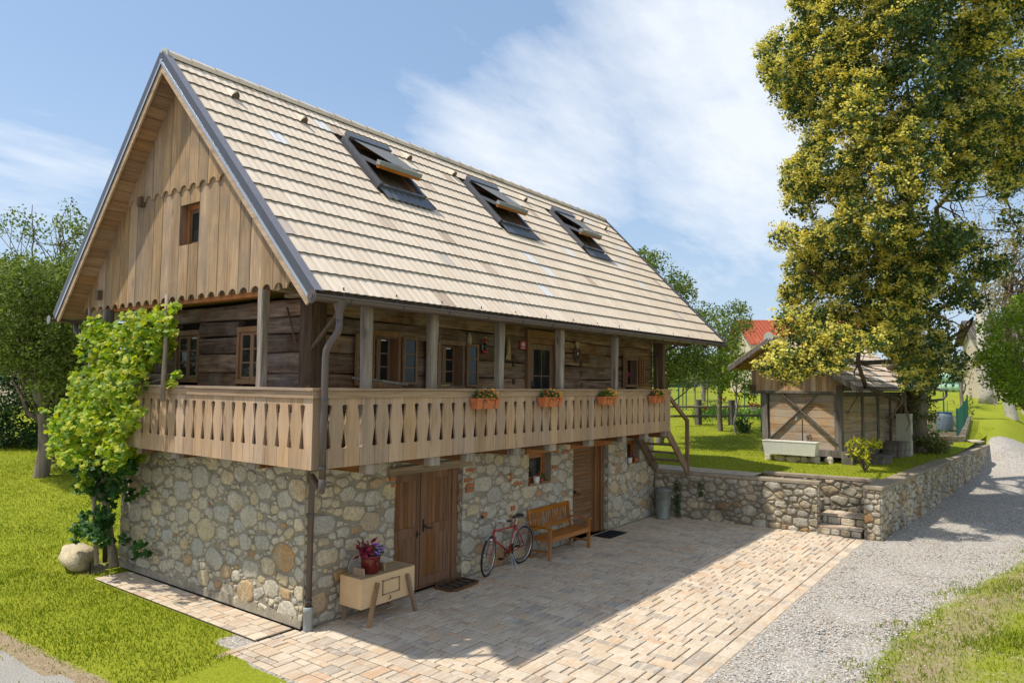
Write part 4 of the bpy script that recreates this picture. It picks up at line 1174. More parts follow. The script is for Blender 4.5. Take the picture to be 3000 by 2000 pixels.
# --- boarded gable
def under(y):
    zl = LE.z + (y - LE.y) * (V2.z / V2.y) - .13 / abs(V2.y) * 1.0
    zr_ = RO.z + (y - RO.y) * (VV.z / VV.y) - .13 / VV.y
    return min(zl, zr_)
XG = -0.58
m = MB(); m.prism([(XG + .04, -.95, 4.80), (XG + .04, 2.10, 4.80), (XG + .04, 2.10, under(2.10)), (XG + .04, -.95, max(4.81, under(-.95)))], (.03, 0, 0))
m.prism([(XG + .04, 2.70, 4.80), (XG + .04, 6.0, 4.80), (XG + .04, 6.0, max(4.81, under(6.0))), (XG + .04, 2.80, under(2.80)), (XG + .04, 2.7, under(2.7))], (.03, 0, 0))
m.box(XG + .04, XG + .07, 2.1, 2.7, 4.8, 5.66); m.prism([(XG + .04, 2.1, 6.32), (XG + .04, 2.7, 6.32), (XG + .04, 2.7, under(2.7)), (XG + .04, 2.1, under(2.1))], (.03, 0, 0))
gable = m.build('gable_wall', 'dark_post_wood', house)
def gable_board(y0, y1, zb, ztop, x, th=.028, scallop=True):
    a, b = y0 + .005, y1 - .005; pts = []
    r_ = (b - a) * 0.36; cy = (a + b) / 2
    pts.append((a, zb))
    if scallop:
        pts.append((cy - r_, zb + .004))
        for k in range(1, 8): an = PI * k / 8; pts.append((cy - math.cos(an) * r_, zb + .004 + math.sin(an) * r_ * .85))
        pts.append((cy + r_, zb + .004))
    pts.append((b, zb))
    if ztop is not None: tops = [(b, ztop), (a, ztop)]
    else:
        ta, tb = under(a), under(b)
        tops = [(b, tb)]
        if a < 2.71 < b: tops.append((2.71, min(under(2.70), under(2.72)) + .02))
        tops.append((a, ta))
        if max(ta, tb) < zb + .02: return
        tops = [(p, max(q, zb + .012)) for p, q in tops]
    pts += tops
    m = MB(); m.tone = rr.random() + .001; m.prism([(x, p, q) for p, q in pts], (th, 0, 0)); m.build('gable_board', 'gable_wood', gable)
P_ = 0.2845; y = 2.12 - P_ * 11
while y < 6.2:
    y1 = y + P_
    zb = 4.775 - 0.005 * (y + .5)
    if y > 2.11 and y1 < 2.70:
        gable_board(y, y1, zb, 5.66, XG + .008 * (rr.random() - .5)); gable_board(y, y1, 6.32, 6.62, XG, scallop=False)
    else: gable_board(y, y1, zb, None if under(min(max(y, 2.7), y1) if y < 2.7 else y1) < 6.7 or under((y + y1) / 2) < 6.7 else 6.70, XG + .008 * (rr.random() - .5))
    y = y1
y = 2.12 - P_ * 6 + .02
while y < 4.9:
    if under(y + P_ / 2) > 6.62: gable_board(y, y + P_, 6.545, None, XG - .034)
    y += P_
m = MB()
for (a, b, c_, d_) in ((2.085, 2.12, 5.62, 6.36), (2.69, 2.725, 5.62, 6.36)): m.box(XG + .03, -.38, a, b, c_, d_)
m.box(XG + .03, -.38, 2.12, 2.69, 6.32, 6.36); m.box(XG + .03, -.38, 2.12, 2.69, 5.62, 5.66)
gw = m.build('gable_window', 'frame_wood', house, 'small deep-set attic window in the gable')
m = MB(); m.box(-.45, -.41, 2.12, 2.17, 5.66, 6.32); m.box(-.45, -.41, 2.17, 2.69, 6.27, 6.32); m.box(-.45, -.41, 2.64, 2.69, 5.66, 6.27); m.build('frame', 'orange_wood', gw)
m = MB(); m.box(-.44, -.40, 2.17, 2.24, 5.66, 6.27); m.box(-.44, -.40, 2.57, 2.64, 5.66, 6.27); m.box(-.44, -.40, 2.24, 2.57, 5.66, 5.73); m.box(-.44, -.40, 2.24, 2.57, 6.2, 6.27); m.build('sash', 'dark_post_wood', gw)
B('pane', 'glass', gw, (-.422, -.416, 2.24, 2.57, 5.73, 6.2))
for (yy, zz) in ((3.92, 6.47), (5.38, 4.95)):
    B('purlin_end', 'dark_post_wood', gable, (XG - .09, XG - .001, yy - .06, yy + .06, zz, zz + .17))
# --- skylights
for (sa, sw_) in SKY:
    m = MB(); b0, b1 = 3.25, 4.75; f = .07
    for (a0, a1, c0, c1) in ((sa - f, sa, b0, b1), (sa + sw_, sa + sw_ + f, b0, b1), (sa, sa + sw_, b0 - .05, b0), (sa, sa + sw_, b1 - .02, b1 + .05)):
        rb(m, a0, a1, c0, c1, -.05, .115)
    sk = m.build('skylight', 'skylight_metal', house)
    m = MB(); rb(m, sa - .02, sa + sw_ + .02, b1 - .11, b1 + .06, .116, .19); m.build('awning_case', 'skylight_metal', sk)
    m = MB(); V = []; F = []; n = 24
    for j, b in enumerate((b0 - .36, b0 - .052)):
        for i in range(n + 1): V.append(rp(sa - .12 + (sw_ + .24) * i / n, b, .062 + .014 * math.cos(2 * PI * i / 3) + j * .004))
    for i in range(n): F.append((i, i + 1, n + 2 + i, n + 1 + i))
    m.add(V, F); m.build('flashing_apron', 'skylight_metal', sk, smooth=True)
    m = MB(); rb(m, sa, sa + sw_, b0 + .001, b1, -.55, -.53); m.build('dark_backing', 'interior_dark', sk)  # dark plate closing the shaft, painted as the unlit room below
    for (a0, a1) in ((sa, sa + .02), (sa + sw_ - .02, sa + sw_)):
        m = MB(); rb(m, a0, a1, b0, b1, -.5, .03); m.build('reveal', 'orange_wood', sk)
    m = MB(); rb(m, sa + .02, sa + sw_ - .02, b1 - .04, b1 - .02, -.5, .03); m.build('reveal', 'orange_wood', sk)
    # tilted sash: pivots near the middle, lower edge swung out
    def sp_(a, t, c_): # t along sash from pivot (0) to lower edge (1)
        return rp(sa + a, 4.25 + (3.62 - 4.25) * t, 0.02 + 0.22 * t) + (NN * .94 + VV * .33) * c_
    m = MB()
    def sb(a0, a1, t0, t1, c0, c1, mm):
        P = [sp_(a, t, c_) for c_ in (c0, c1) for t in (t1, t0) for a in (a0, a1)]
        mm.add(P, [(0, 2, 3, 1), (4, 5, 7, 6), (0, 1, 5, 4), (2, 6, 7, 3), (0, 4, 6, 2), (1, 3, 7, 5)])
    sb(.01, .07, 0, 1, 0, .06, m); sb(sw_ - .07, sw_ - .01, 0, 1, 0, .06, m); sb(.07, sw_ - .07, .9, 1, 0, .06, m)
    ss = m.build('sash', 'skylight_metal', sk)
    m = MB(); sb(-.02, sw_ + .02, .95, 1.1, .035, .115, m); m.build('sash_cover', 'skylight_case_metal', ss)
    m = MB(); sb(.0, sw_, .97, 1.08, -.025, .033, m); m.build('sash_edge', 'orange_wood', ss)
    m = MB(); sb(.07, sw_ - .07, 0.0, .9, .02, .03, m); m.build('pane', 'glass', ss)
    m = MB(); a_ = [rp(sa + .06, b1 - .1, .15), rp(sa + sw_ - .02, b1 - .1, .15), sp_(sw_ - .03, .98, .12), sp_(.36, .98, .12)]
    m.prism([a_[0], a_[1], a_[2], a_[3]], NN * .006); m.build('awning', 'awning_fabric', sk)
# --- gutters and pipes
def gutter(mb, a, b, r_, n=8):
    a, b = Vector(a), Vector(b); V = []; F = []
    for p in (a, b):
        for q in (r_, r_ - .008):
            for j in range(n + 1):
                an = PI + PI * j / n; V.append(p + Vector((0, math.cos(an) * q, math.sin(an) * q)))
    m1 = n + 1
    for j in range(n):
        F.append((j, j + 1, 2 * m1 + j + 1, 2 * m1 + j)); F.append((m1 + j + 1, m1 + j, 3 * m1 + j, 3 * m1 + j + 1))
    F.append((0, 2 * m1, 3 * m1, m1)); F.append((n, m1 + n, 3 * m1 + n, 2 * m1 + n))
    mb.add(V, F)
GA, GB = Vector((-1.0, -1.30, 4.56)), Vector((13.4, -1.30, 4.69))
m = MB(); gutter(m, GA, GB, .075); gu = m.build('gutter', 'gutter_metal', house, 'brown half-round gutter along the front eaves', smooth=True)
m = MB(); m.tube([GA - Vector((.012, 0, .015)), GA + Vector((.002, 0, -.015))], .085, 18); m.tube([GA - Vector((.03, 0, .015)), GA - Vector((.012, 0, .015))], .035, 12); m.tube([GA - Vector((.02, 0, .015)), GA - Vector((.012, 0, .015))], .062, 18); m.build('gutter_end', 'gutter_metal', gu)
m = MB(); m.tube([GA + Vector((0, -.075, 0)), GB + Vector((0, -.075, 0))], .011, 6); m.build('gutter_bead', 'gutter_metal', gu)
for i in range(15):
    p = GA.lerp(GB, (i + .6) / 15.2); m = MB()
    m.tube([p + Vector((0, math.cos(PI + PI * j / 8) * .081, math.sin(PI + PI * j / 8) * .081)) for j in range(9)] , .008, 5)
    m.beam(p + Vector((0, .081, 0)), p + Vector((0, .10, .16)), .02, .008); m.build('gutter_bracket', 'rake_metal', gu)
m = MB(); m.lathe([(.085, 0), (.08, -.04), (.047, -.17), (.047, -.24)], 12, (-.57, -1.30, 4.53))
m.tube([(-.57, -1.30, 4.31), (-.57, -1.30, 4.20), (-.575, -1.285, 4.13), (-.62, -1.18, 3.98), (-.635, -1.145, 3.90), (-.64, -1.135, 3.8), (-.64, -1.135, 3.0), (-.64, -1.135, 2.28)], .045, 12)
m.tube([(-.64, -1.135, 2.30), (-.64, -1.135, 2.16), (-.625, -1.11, 2.12), (-.58, -1.03, 2.11), (-.05, -.18, 2.17), (-.0, -.105, 2.15), (.02, -.09, 2.08), (.02, -.09, .3)], .043, 12)
dp = m.build('downpipe', 'gutter_metal', house, smooth=True)
for (x, y, z) in ((-.64, -1.135, 3.28), (-.64, -1.135, 2.42), (.02, -.09, 1.62), (.02, -.09, .42)):
    m = MB(); m.tube([(x, y, z - .012), (x, y, z + .012)], .052, 12); m.box(x - .01, x + .01, y, y + .08, z - .01, z + .01); m.build('pipe_clamp', 'rake_metal', dp)
m = MB(); m.lathe([(.066, 0), (.066, .26), (.075, .27), (.075, .33), (.058, .34)], 16, (.02, -.09, 0.0)); m.build('drain_socket', 'grey_plastic', dp, smooth=True)
GC, GD = Vector((-1.02, 6.47, 4.62)), Vector((13.4, 6.47, 4.7))
m = MB(); gutter(m, GC, GD, .07); g2 = m.build('gutter', 'gutter_metal', house, 'brown gutter along the rear eaves', smooth=True)
m = MB(); m.tube([GC - Vector((.01, 0, .02)), GC + Vector((.002, 0, -.02))], .08, 16); m.build('gutter_end', 'zinc_metal', g2)
m = MB(); m.tube([(-.55, 6.47, 4.56), (-.55, 6.47, 4.42), (-.5, 6.3, 4.25), (-.4, 5.8, 4.1), (-.35, 5.6, 4.0), (-.2, 5.6, 0.1)], .045, 10); m.build('downpipe', 'gutter_metal', house, smooth=True)

# ------------------------------------------------------------------ paving
rp5 = random.Random(21)
def rows_pavers(x0, x1, y0, y1, roww, widths, rot=False):
    """courses along X; returns rectangles"""
    out = []; y = y0
    while y < y1 - 0.02:
        h = min(roww, y1 - y)
        if y1 - (y + h) < 0.05: h = y1 - y
        x = x0
        while x < x1 - 0.001:
            w = rp5.choice(widths)
            if x1 - (x + w) < 0.07: w = x1 - x
            out.append((x, x + w, y, y + h)); x += w
        y += h
    return out
def paver_mesh(mb, r, zf, rnd, tone, z0=-0.04, top=0.010):
    x0, x1, y0, y1 = r; g = 0.0078; b = 0.008; x0 += g; x1 -= g; y0 += g; y1 -= g
    t = [(x0, y0), (x1, y0), (x1, y1), (x0, y1)]; dz = rnd.uniform(-.002, .003); tx, ty = rnd.uniform(-.004, .004), rnd.uniform(-.004, .004)
    V = []
    zb = zf((x0 + x1) / 2, (y0 + y1) / 2)
    j = lambda: rnd.uniform(-.0025, .0025)
    for (x, y) in t: V.append((x + j(), y + j(), zb + z0))
    for (x, y) in t: V.append((x + j(), y + j(), zb + top - .008 + dz))
    for (x, y) in ((x0 + b, y0 + b), (x1 - b, y0 + b), (x1 - b, y1 - b), (x0 + b, y1 - b)): V.append((x, y, zb + top + dz + tx * (x - x0) + ty * (y - y0)))
    F = [(8, 9, 10, 11)]
    for o in (0, 4):
        for k in range(4): F.append((o + k, o + (k + 1) % 4, o + 4 + (k + 1) % 4, o + 4 + k))
    mb.add(V, F, tone=tone)
def pave(rects, parent, limit, zf=lambda x, y: 0.0, name='paver', mat='paver'):
    L = []
    for r in rects:
        c_ = Vector(((r[0] + r[1]) / 2, (r[2] + r[3]) / 2, 0)); v = c_ - CAM_POS
        px = (v.dot(r2) / max(.1, v.dot(fwd))); py = v.dot(u2) / max(.1, v.dot(fwd))
        vis = abs(px) < 0.74 and abs(py) < 0.5
        L.append((v.length if vis else 1000 + v.length, r))
    L.sort(); rest = MB()
    for i, (d, r) in enumerate(L):
        t = rp5.random() * .998 + .001
        if i < limit and d < 900:
            m = MB(); paver_mesh(m, r, zf, rp5, t); m.build(name, mat, parent)
        else: paver_mesh(rest, r, zf, rp5, t)
    if rest.v: rest.build(name + '_field', mat, parent, kind='stuff')
YX0, YX1, YY0, YY1 = -1.13, 11.78, -5.16, -0.02
m = MB(); m.box(YX0 + .02, YX1 - .03, YY0 + .02, YY1, -.06, -0.001); m.box(YX0 + .02, -.04, YY1, .1, -.06, -0.001)
yard = m.build('yard_paving', 'paver_joint', kind='structure')
def ashlar(x0, x1, y0, y1, u, rnd):
    nx, ny = int(round((x1 - x0) / u)), int(round((y1 - y0) / u)); ux, uy = (x1 - x0) / nx, (y1 - y0) / ny
    used = [[False] * ny for _ in range(nx)]; out = []
    for j in range(ny):
        for i in range(nx):
            if used[i][j]: continue
            opts = [(2, 3), (3, 2), (2, 2), (2, 2), (2, 1), (1, 2), (2, 3), (2, 2), (1, 3), (3, 1)]; rnd.shuffle(opts)
            for (a, b) in opts + [(2, 1), (1, 2), (1, 1)]:
                if i + a <= nx and j + b <= ny and not any(used[p][q] for p in range(i, i + a) for q in range(j, j + b)):
                    if a * b > 1 and i + a < nx and a == 1 and not used[i + a][j] and (i + a + 1 >= nx or used[i + a + 1][j]) and b == 1: continue
                    break
            for p in range(i, i + a):
                for q in range(j, j + b): used[p][q] = True
            out.append((x0 + i * ux, x0 + (i + a) * ux, y0 + j * uy, y0 + (j + b) * uy))
    return out
rects = rows_pavers(YX0, YX1, YY0, YY0 + .21, .21, (.12, .18, .24, .24))
rects += ashlar(YX0, YX1, YY0 + .21, YY1, .1185, rp5)
rects += rows_pavers(YX0, -.05, YY1, .1, .12, (.18, .24))
pave(rects, yard, 300)
m = MB(); m.box(-.66, -.055, .14, 5.0, -.06, .004)
walk = m.build('garden_path', 'paver_joint', kind='structure')
rects = ashlar(-.655, -.06, .15, 4.98, .1185, rp5)
pave(rects, walk, 120, zf=lambda x, y: 0.006)

# ------------------------------------------------------------------ garden walls and steps
def sloped_wall(name, label, a, b, thick, z0, z1f, seed, sides=('l',), mat='garden_wall_stone', limit=150, coping=True, z0f=None, cap_over=.04, tries=3000, rmax=.13, capname='coping'):
    """wall from a to b; the face on the left of a->b looks outward; returns root"""
    a, b = Vector((a[0], a[1], 0)), Vector((b[0], b[1], 0)); d = (b - a); L = d.length; d.normalize(); nrm = Vector((d.y, -d.x, 0))
    root = thing(name, label, 'garden wall', (a.x, a.y, 0))
    m = MB(); P = [a, b, b - nrm * thick, a - nrm * thick]
    m.prism([(p.x - a.x, p.y - a.y, z0) for p in P], (0, 0, z1f - z0)); body = m.build('wall_body', 'garden_mortar', root)
    rnd = random.Random(seed); sets = []
    if 'l' in sides:
        st = stones(0, L, z0 + .02, z1f - .01, [], rnd, .035, rmax, 1.35, .012, tries=tries)
        sets.append((st, lambda s_, z, dd: tuple(d * s_ + nrm * dd + Vector((0, 0, z))), 1.0))
    if 's' in sides:
        st = stones(0, thick, z0 + .02, z1f - .01, [], rnd, .035, .09, 1.2, .012, tries=700)
        sets.append((st, lambda s_, z, dd: tuple(-nrm * s_ - d * dd + Vector((0, 0, z))), 1.0))
    if 'e' in sides:
        st = stones(0, thick, z0 + .02, z1f - .01, [], rnd, .035, .09, 1.2, .012, tries=700)
        sets.append((st, lambda s_, z, dd: tuple(d * L - nrm * s_ + d * dd + Vector((0, 0, z))), 1.0))
    # nearness needs world coordinates
    sets = [(st, (lambda f: (lambda s_, z, dd: tuple(Vector(f(s_, z, dd)))))(f), p) for st, f, p in sets]
    lay_stones_local(sets, body, mat, a, limit, seed)
    if coping:
        m = MB(); o = cap_over
        n = max(1, int(L / 1.2))
        for i in range(n):
            s0, s1 = L * i / n, L * (i + 1) / n - (.006 if i < n - 1 else 0)
            if i == 0: s0 -= o if 's' in sides else 0
            if i == n - 1: s1 += o if 'e' in sides else 0
            q = [d * s0 + nrm * o, d * s1 + nrm * o, d * s1 - nrm * (thick + .0), d * s0 - nrm * (thick + .0)]
            mm = MB(); mm.tone = rnd.random(); mm.prism([(p.x, p.y, z1f + .001) for p in q], (0, 0, .065)); mm.build(capname, 'concrete', root)
    return root
def lay_stones_local(sets, parent, mat, origin, limit, seed):
    rnd = random.Random(seed); allp = []
    for st, to3, pr in sets:
        for ar, P, cc in st:
            c3 = Vector(to3(cc[0], cc[1], 0)) + origin; dd = (c3 - CAM_POS).length; allp.append((ar / dd / dd, P, cc, to3))
    allp.sort(key=lambda t: -t[0]); rest = MB()
    for i, (k, P, cc, to3) in enumerate(allp):
        pd = rnd.uniform(.015, .04); t = rnd.random() * .998 + .001
        if i < limit: mb = MB(); stone_mesh(mb, P, cc, to3, pd, rnd, t); mb.build('stone', mat, parent, smooth=True)
        else: stone_mesh(rest, P, cc, to3, pd, rnd, t)
    if rest.v: rest.build('stone_filling', mat, parent, kind='stuff', smooth=True)
ZW = 1.16
sloped_wall('retaining_wall', 'low mottled stone retaining wall between the cellar end and the yard steps, mortar coping on top', (11.47, 0.0), (11.83, -4.10), .34, -.1, ZW, 31, ('l', 'e'), limit=170, tries=4500)
lw = sloped_wall('roadside_wall', 'long stone wall with flat concrete coping along the gravel lane', (11.86, -5.46), (29.7, -6.80), .36, -.15, ZW, 33, ('l', 's'), limit=280, tries=9000, rmax=.115, cap_over=.05)
# pillar part next to the steps and the far tapering end
B('end_render', 'garden_mortar', lw, (17.85, 18.1, -1.6, -1.0, -.1, .9))
sloped_wall('stair_back_wall', 'short stone wall closing the back of the yard steps', (13.05, -2.45), (13.30, -5.20), .3, 0.0, ZW, 35, ('l',), limit=60, tries=1200)
sloped_wall('stair_end_wall', 'stub of stone wall behind the top of the yard steps', (12.17, -2.62), (13.0, -2.55), .3, 0.0, 0.95, 37, ('l',), limit=20, tries=400, coping=False)
# steps
st_root = thing('yard_steps', 'three stone slab steps going up from the paved yard between two stone walls', 'steps', (11.9, -4.6, 0))
rr5 = random.Random(3)
def slab(poly, z0, z1, name='step', mat='paver'):
    m = MB(); m.tone = rr5.random(); m.prism([(x - 11.9, y + 4.6, z0) for x, y in poly], (0, 0, z1 - z0)); return m.build(name, mat, st_root)
slab([(11.88, -5.05), (12.42, -5.08), (12.36, -4.1), (11.82, -4.1)], -.05, .155, 'riser', 'garden_mortar')
slab([(12.34, -5.08), (13.0, -5.1), (12.98, -4.05), (12.28, -4.05)], 0, .37, 'riser', 'garden_mortar')
slab([(12.2, -3.98), (13.05, -3.98), (13.05, -2.5), (12.17, -2.5)], 0, .63, 'riser', 'garden_mortar')
for (x0, x1, y0, y1, z) in ((11.85, 12.34, -5.07, -4.1, .16), (12.3, 13.0, -5.1, -4.05, .375), (12.2, 13.04, -3.97, -2.5, .635)):
    yk = y0
    while yk < y1 - .02:
        w = rr5.uniform(.2, .34); y2 = min(y1, yk + w)
        if y1 - y2 < .1: y2 = y1
        xm = x0 + (x1 - x0) * rr5.uniform(.4, .6)
        slab([(x0, yk + .004), (xm - .004, yk + .004), (xm - .004, y2 - .004), (x0, y2 - .004)], z, z + .035, 'tread_stone'); slab([(xm + .004, yk + .004), (x1, yk + .004), (x1, y2 - .004), (xm + .004, y2 - .004)], z, z + .035, 'tread_stone'); yk = y2
for (xa, ya, yb, z0, z1) in ((11.845, -5.05, -4.12, 0, .15), (12.275, -5.07, -4.1, .2, .36)):
    k = ya
    while k < yb - .05:
        w = min(rr5.uniform(.2, .36), yb - k); m = MB(); st = [(k + .01, z0), (k + w - .01, z0), (k + w - .01, z1), (k + .01, z1)]
        P = [(k + .02, z0 + .01), (k + w * .5, z0), (k + w - .02, z0 + .015), (k + w - .01, (z0 + z1) / 2), (k + w - .03, z1 - .005), (k + w * .4, z1), (k + .015, z1 - .02), (k + .01, (z0 + z1) / 2)]
        stone_mesh(m, P, (k + w / 2, (z0 + z1) / 2), lambda a_, b_, d_: (xa - d_ - 11.9, a_ + 4.6, b_), .03, rr5, rr5.random()); m.build('stone', 'wall_stone', st_root); k += w
# path on the terrace behind the retaining wall
m = MB(); m.box(11.9, 12.97, -2.45, 1.6, 1.0, ZW + .035)
tp = m.build('terrace_path', 'paver_joint', kind='structure')
rects = []; yk = -2.44
while yk < 1.5:
    h = rp5.choice((.2, .26, .32)); x = 11.91
    while x < 12.93:
        w = rp5.choice((.2, .3, .36)); 
        if 12.96 - x - w < .1: w = 12.96 - x
        rects.append((x, x + w, yk, min(1.58, yk + h))); x += w
    yk += h
pave(rects, tp, 80, zf=lambda x, y: ZW + .035)
B('terrace_edge', 'concrete', tp, (11.8, 11.9, 0.02, 1.6, 1.0, ZW + .06))
# terrace lawn under the kerb line towards the house
# ------------------------------------------------------------------ stairs from balcony
st = thing('balcony_stairs', 'open wooden staircase with handrail leading from the balcony end down to the garden path', 'stairs', (11.3, -.55, 1.2))
def SL(p): return (p[0] - 11.3, p[1] + .55, p[2] - 1.2)
for y in (-1.0, -.12):
    m = MB(); m.tone = .4; m.beam(SL((10.08, y, 2.36)), SL((11.36, y, 1.27)), .05, .2); m.build('stringer', 'stair_wood', st)
for i in range(4):
    t = (i + .75) / 5.0; x = 10.12 + 1.24 * t; z = 2.36 - 1.1 * t
    m = MB(); m.tone = rr5.random(); m.obb(SL((x + .03, -.56, z + .02)), (.13, 0, 0), (0, .40, 0), (0, 0, .018)); m.build('tread', 'stair_wood', st)
m = MB(); m.beam(SL((11.33, -1.0, 1.2)), SL((11.33, -1.0, 2.62)), .085, .085, upv=(1, 0, 0)); m.build('newel_post', 'stair_wood', st)
m = MB(); m.beam(SL((10.2, -1.0, 3.22)), SL((11.36, -1.0, 2.58)), .06, .10); m.build('handrail', 'stair_wood', st)

# ================================================================== SHED
ZG = 1.19
shed = thing('granary_shed', 'small weathered timber granary on stones with jettied boarded gable and crossed braces', 'shed', (16.95, -3.55, ZG), -0.16)
rq = random.Random(9)
def SB(name, mat, parent, *bx, **k):
    m = MB(); m.tone = rq.random() + .001
    for b in bx: m.box(*b)
    return m.build(name, mat, parent, **k)
SL_ = 7.0; SWD = 2.31
SB('shed_frame', 'interior_dark', shed, (.06, SL_ - .05, .06, SWD - .05, .32, 2.15))
SB('sill', 'grey_timber', shed, (-.12, .14, -.28, SWD + .12, .20, .40)); SB('sill', 'grey_timber', shed, (.145, SL_, -.12, .10, .18, .36))
for (x, y) in ((0, 0), (0, SWD)):
    m = MB(); m.tone = rq.random(); m.beam((x, y, .40), (x, y + (.06 if y > 1 else 0), 2.1), .2, .2, upv=(1, 0, 0)); m.build('post', 'grey_timber', shed)
for x in (1.78, 3.2, 4.4, 5.75): SB('post', 'grey_timber', shed, (x - .07, x + .07, -.09, .05, .36, 2.06))
SB('top_plate', 'grey_timber', shed, (.11, SL_ + .6, -.08, .09, 2.06, 2.2)); SB('top_plate', 'grey_timber', shed, (-.10, .10, -.22, SWD + .5, 2.1, 2.2))
n = 7
for i in range(n):
    z0, z1 = .40 + (2.1 - .40) * i / n, .40 + (2.1 - .40) * (i + 1) / n
    SB('wall_board', 'shed_board_flat', shed, (-.02 + rq.random() * .008, .03, .11, SWD - .1, z0 + .004, z1 - .004))
xs = [.11, 1.71, 1.85, 3.13, 3.27, 4.33, 4.47, 5.68, 5.82, 6.95]
for k in range(0, len(xs), 2):
    z = .36 + rq.random() * .05
    while z < 2.04:
        z1 = min(2.055, z + rq.uniform(.24, .36))
        if 2.055 - z1 < .08: z1 = 2.055
        SB('wall_board', 'shed_board_side', shed, (xs[k], xs[k + 1], -.04 - rq.random() * .008, .02, z + .004, z1 - .004)); z = z1
m = MB(); m.tone = .3; m.beam((-.08, .02, .62), (-.08, 1.72, 2.1), .035, .13, upv=(1, 0, 0)); m.build('cross_brace', 'grey_timber', shed)
m = MB(); m.tone = .6; m.beam((-.045, SWD - .08, .60), (-.045, .62, 2.1), .03, .13, upv=(1, 0, 0)); m.build('cross_brace', 'grey_timber', shed)
# roof geometry (local)
RY, RZ = 1.87, 5.10 - ZG; EY0, EZ0 = -.84, 3.55 - ZG; EY1, EZ1 = 3.30, 4.17 - ZG
def shz(y): return RZ + (y - RY) * ((RZ - EZ0) / (RY - EY0)) if y < RY else RZ + (y - RY) * ((EZ1 - RZ) / (EY1 - RY))
m = MB(); X0, X1 = -.16, SL_ + .2
y = -.2
while y < 2.74:
    w = rq.uniform(.13, .22); y1 = min(2.75, y + w)
    if 2.75 - y1 < .06: y1 = 2.75
    q = MB(); q.tone = rq.random() + .001; zt0, zt1 = shz(y) - .13, shz(y1) - .13
    pts = [(X0, y + .003, 2.205), (X0, y1 - .003, 2.205), (X0, y1 - .003, zt1)] + ([(X0, RY, shz(RY) - .13)] if y < RY < y1 else []) + [(X0, y + .003, zt0)]
    q.prism(pts, (.025, 0, 0)); q.build('gable_board', 'shed_board_up', shed); y = y1
m = MB(); m.prism([(X0 + .03, -.19, 2.22), (X0 + .03, 2.74, 2.22), (X0 + .03, 2.74, shz(2.74) - .14), (X0 + .03, RY, RZ - .14), (X0 + .03, -.19, shz(-.19) - .14)], (X1 - X0, 0, 0)); m.build('attic_body', 'grey_timber', shed)
SB('jetty_beam', 'grey_timber', shed, (-.17, .0, -.24, 2.80, 2.13, 2.203))
for y in (-.12, 2.70): SB('beam_end', 'dark_post_wood', shed, (-.27, -.14, y - .09, y + .09, 2.21, 2.38))
XF, XB = -.72, SL_ + .45
m = MB(); m.prism([(XF, EY0, EZ0 - .09), (XF, RY, RZ - .09), (XF, RY, RZ - .03), (XF, EY0, EZ0 - .03)], (XB - XF, 0, 0)); m.prism([(XF, RY + .001, RZ - .09), (XF, EY1, EZ1 - .09), (XF, EY1, EZ1 - .03), (XF, RY + .001, RZ - .03)], (XB - XF, 0, 0)); sroof = m.build('roof', 'shed_board_up', shed)
sl = math.hypot(RY - EY0, RZ - EZ0); ang = math.atan2(RZ - EZ0, RY - EY0)
SROT = Matrix(((1, 0, 0), (0, math.cos(ang), -math.sin(ang)), (0, math.sin(ang), math.cos(ang))))
st_me = mk_tile('roof_tile', 'shed_roof_tile'); rows = 8; cols = int((XB - XF) / TW)
g = sl / rows; scy = g / TG; VA = []; FA = []; TA = []; MI = []; cnt = 0
for r_ in range(rows):
    for c_ in range(cols):
        p = SROT @ Vector((0, r_ * g, .0)) + Vector((XF + c_ * TW, EY0, EZ0 - .03))
        if cnt < 110:
            o = link('roof_tile', st_me, sroof); o.location = p; o.rotation_euler = (ang, 0, 0)
        else:
            k = len(VA); VA.append(tv @ np.array(SROT).T + np.array(p)); FA.append(np.array(TF) + k * ntv); TA += [rq.random() * .94 + .001] * ntv; MI += [0 if i < tn else 1 for i in range(len(TF))]
        cnt += 1
o = npmesh('roof_tiling', np.concatenate(VA), np.concatenate(FA), 'shed_roof_tile', sroof, TA, kind='stuff'); o.data.materials.append(MATS['tile_edge']); o.data.polygons.foreach_set('material_index', MI)
ang2 = math.atan2(RZ - EZ1, RY - EY1)
q = MB(); q.tone = .5; nrm = Vector((0, (RZ - EZ1), EY1 - RY)).normalized()
for i in range(5):
    a, b = i / 5, (i + 1) / 5 + .02; ya, yb = EY1 + (RY - EY1) * a, EY1 + (RY - EY1) * min(1, b)
    q.prism([(XF - .02, ya, shz(ya) - .02 + .02), (XF - .02, yb, shz(yb) - .02), (XF - .02, yb, shz(yb) - .0), (XF - .02, ya, shz(ya) + .025)], (XB - XF, 0, 0))
q.build('rear_tiling', 'shed_roof_tile', sroof)
for i in range(18): ridge_cap((XB - XF) / 18 * 1.1, .11, sroof, Vector((XF, RY, RZ - .02)) + Vector((1, 0, 0)) * (XB - XF) / 18 * (17 - i), (1, 0, 0), mat='shed_roof_tile')
m = MB(); m.tube([(XF - .03, RY, RZ), (XF, RY, RZ)], .16, 14); m.build('ridge_end_disc', 'shed_tile_cap', sroof)
for (ya, za, yb, zb) in ((EY0, EZ0, RY, RZ), (EY1, EZ1, RY, RZ)):
    m = MB(); m.tone = .8; m.beam((XF - .015, ya, za - .09), (XF - .015, yb, zb - .09), .03, .15, upv=(0, 0, 1)); m.build('barge_board', 'grey_timber', sroof)
for i in range(4):
    m = MB(); m.tone = rq.random(); yy = 2.9 + i * .0
    a = 2.78 + i * .13; m.beam((XF + .02, a, shz(a) - .12), (X0 - .01, a, shz(a) - .12), .12, .02); m.build('soffit_board', 'orange_wood', sroof)
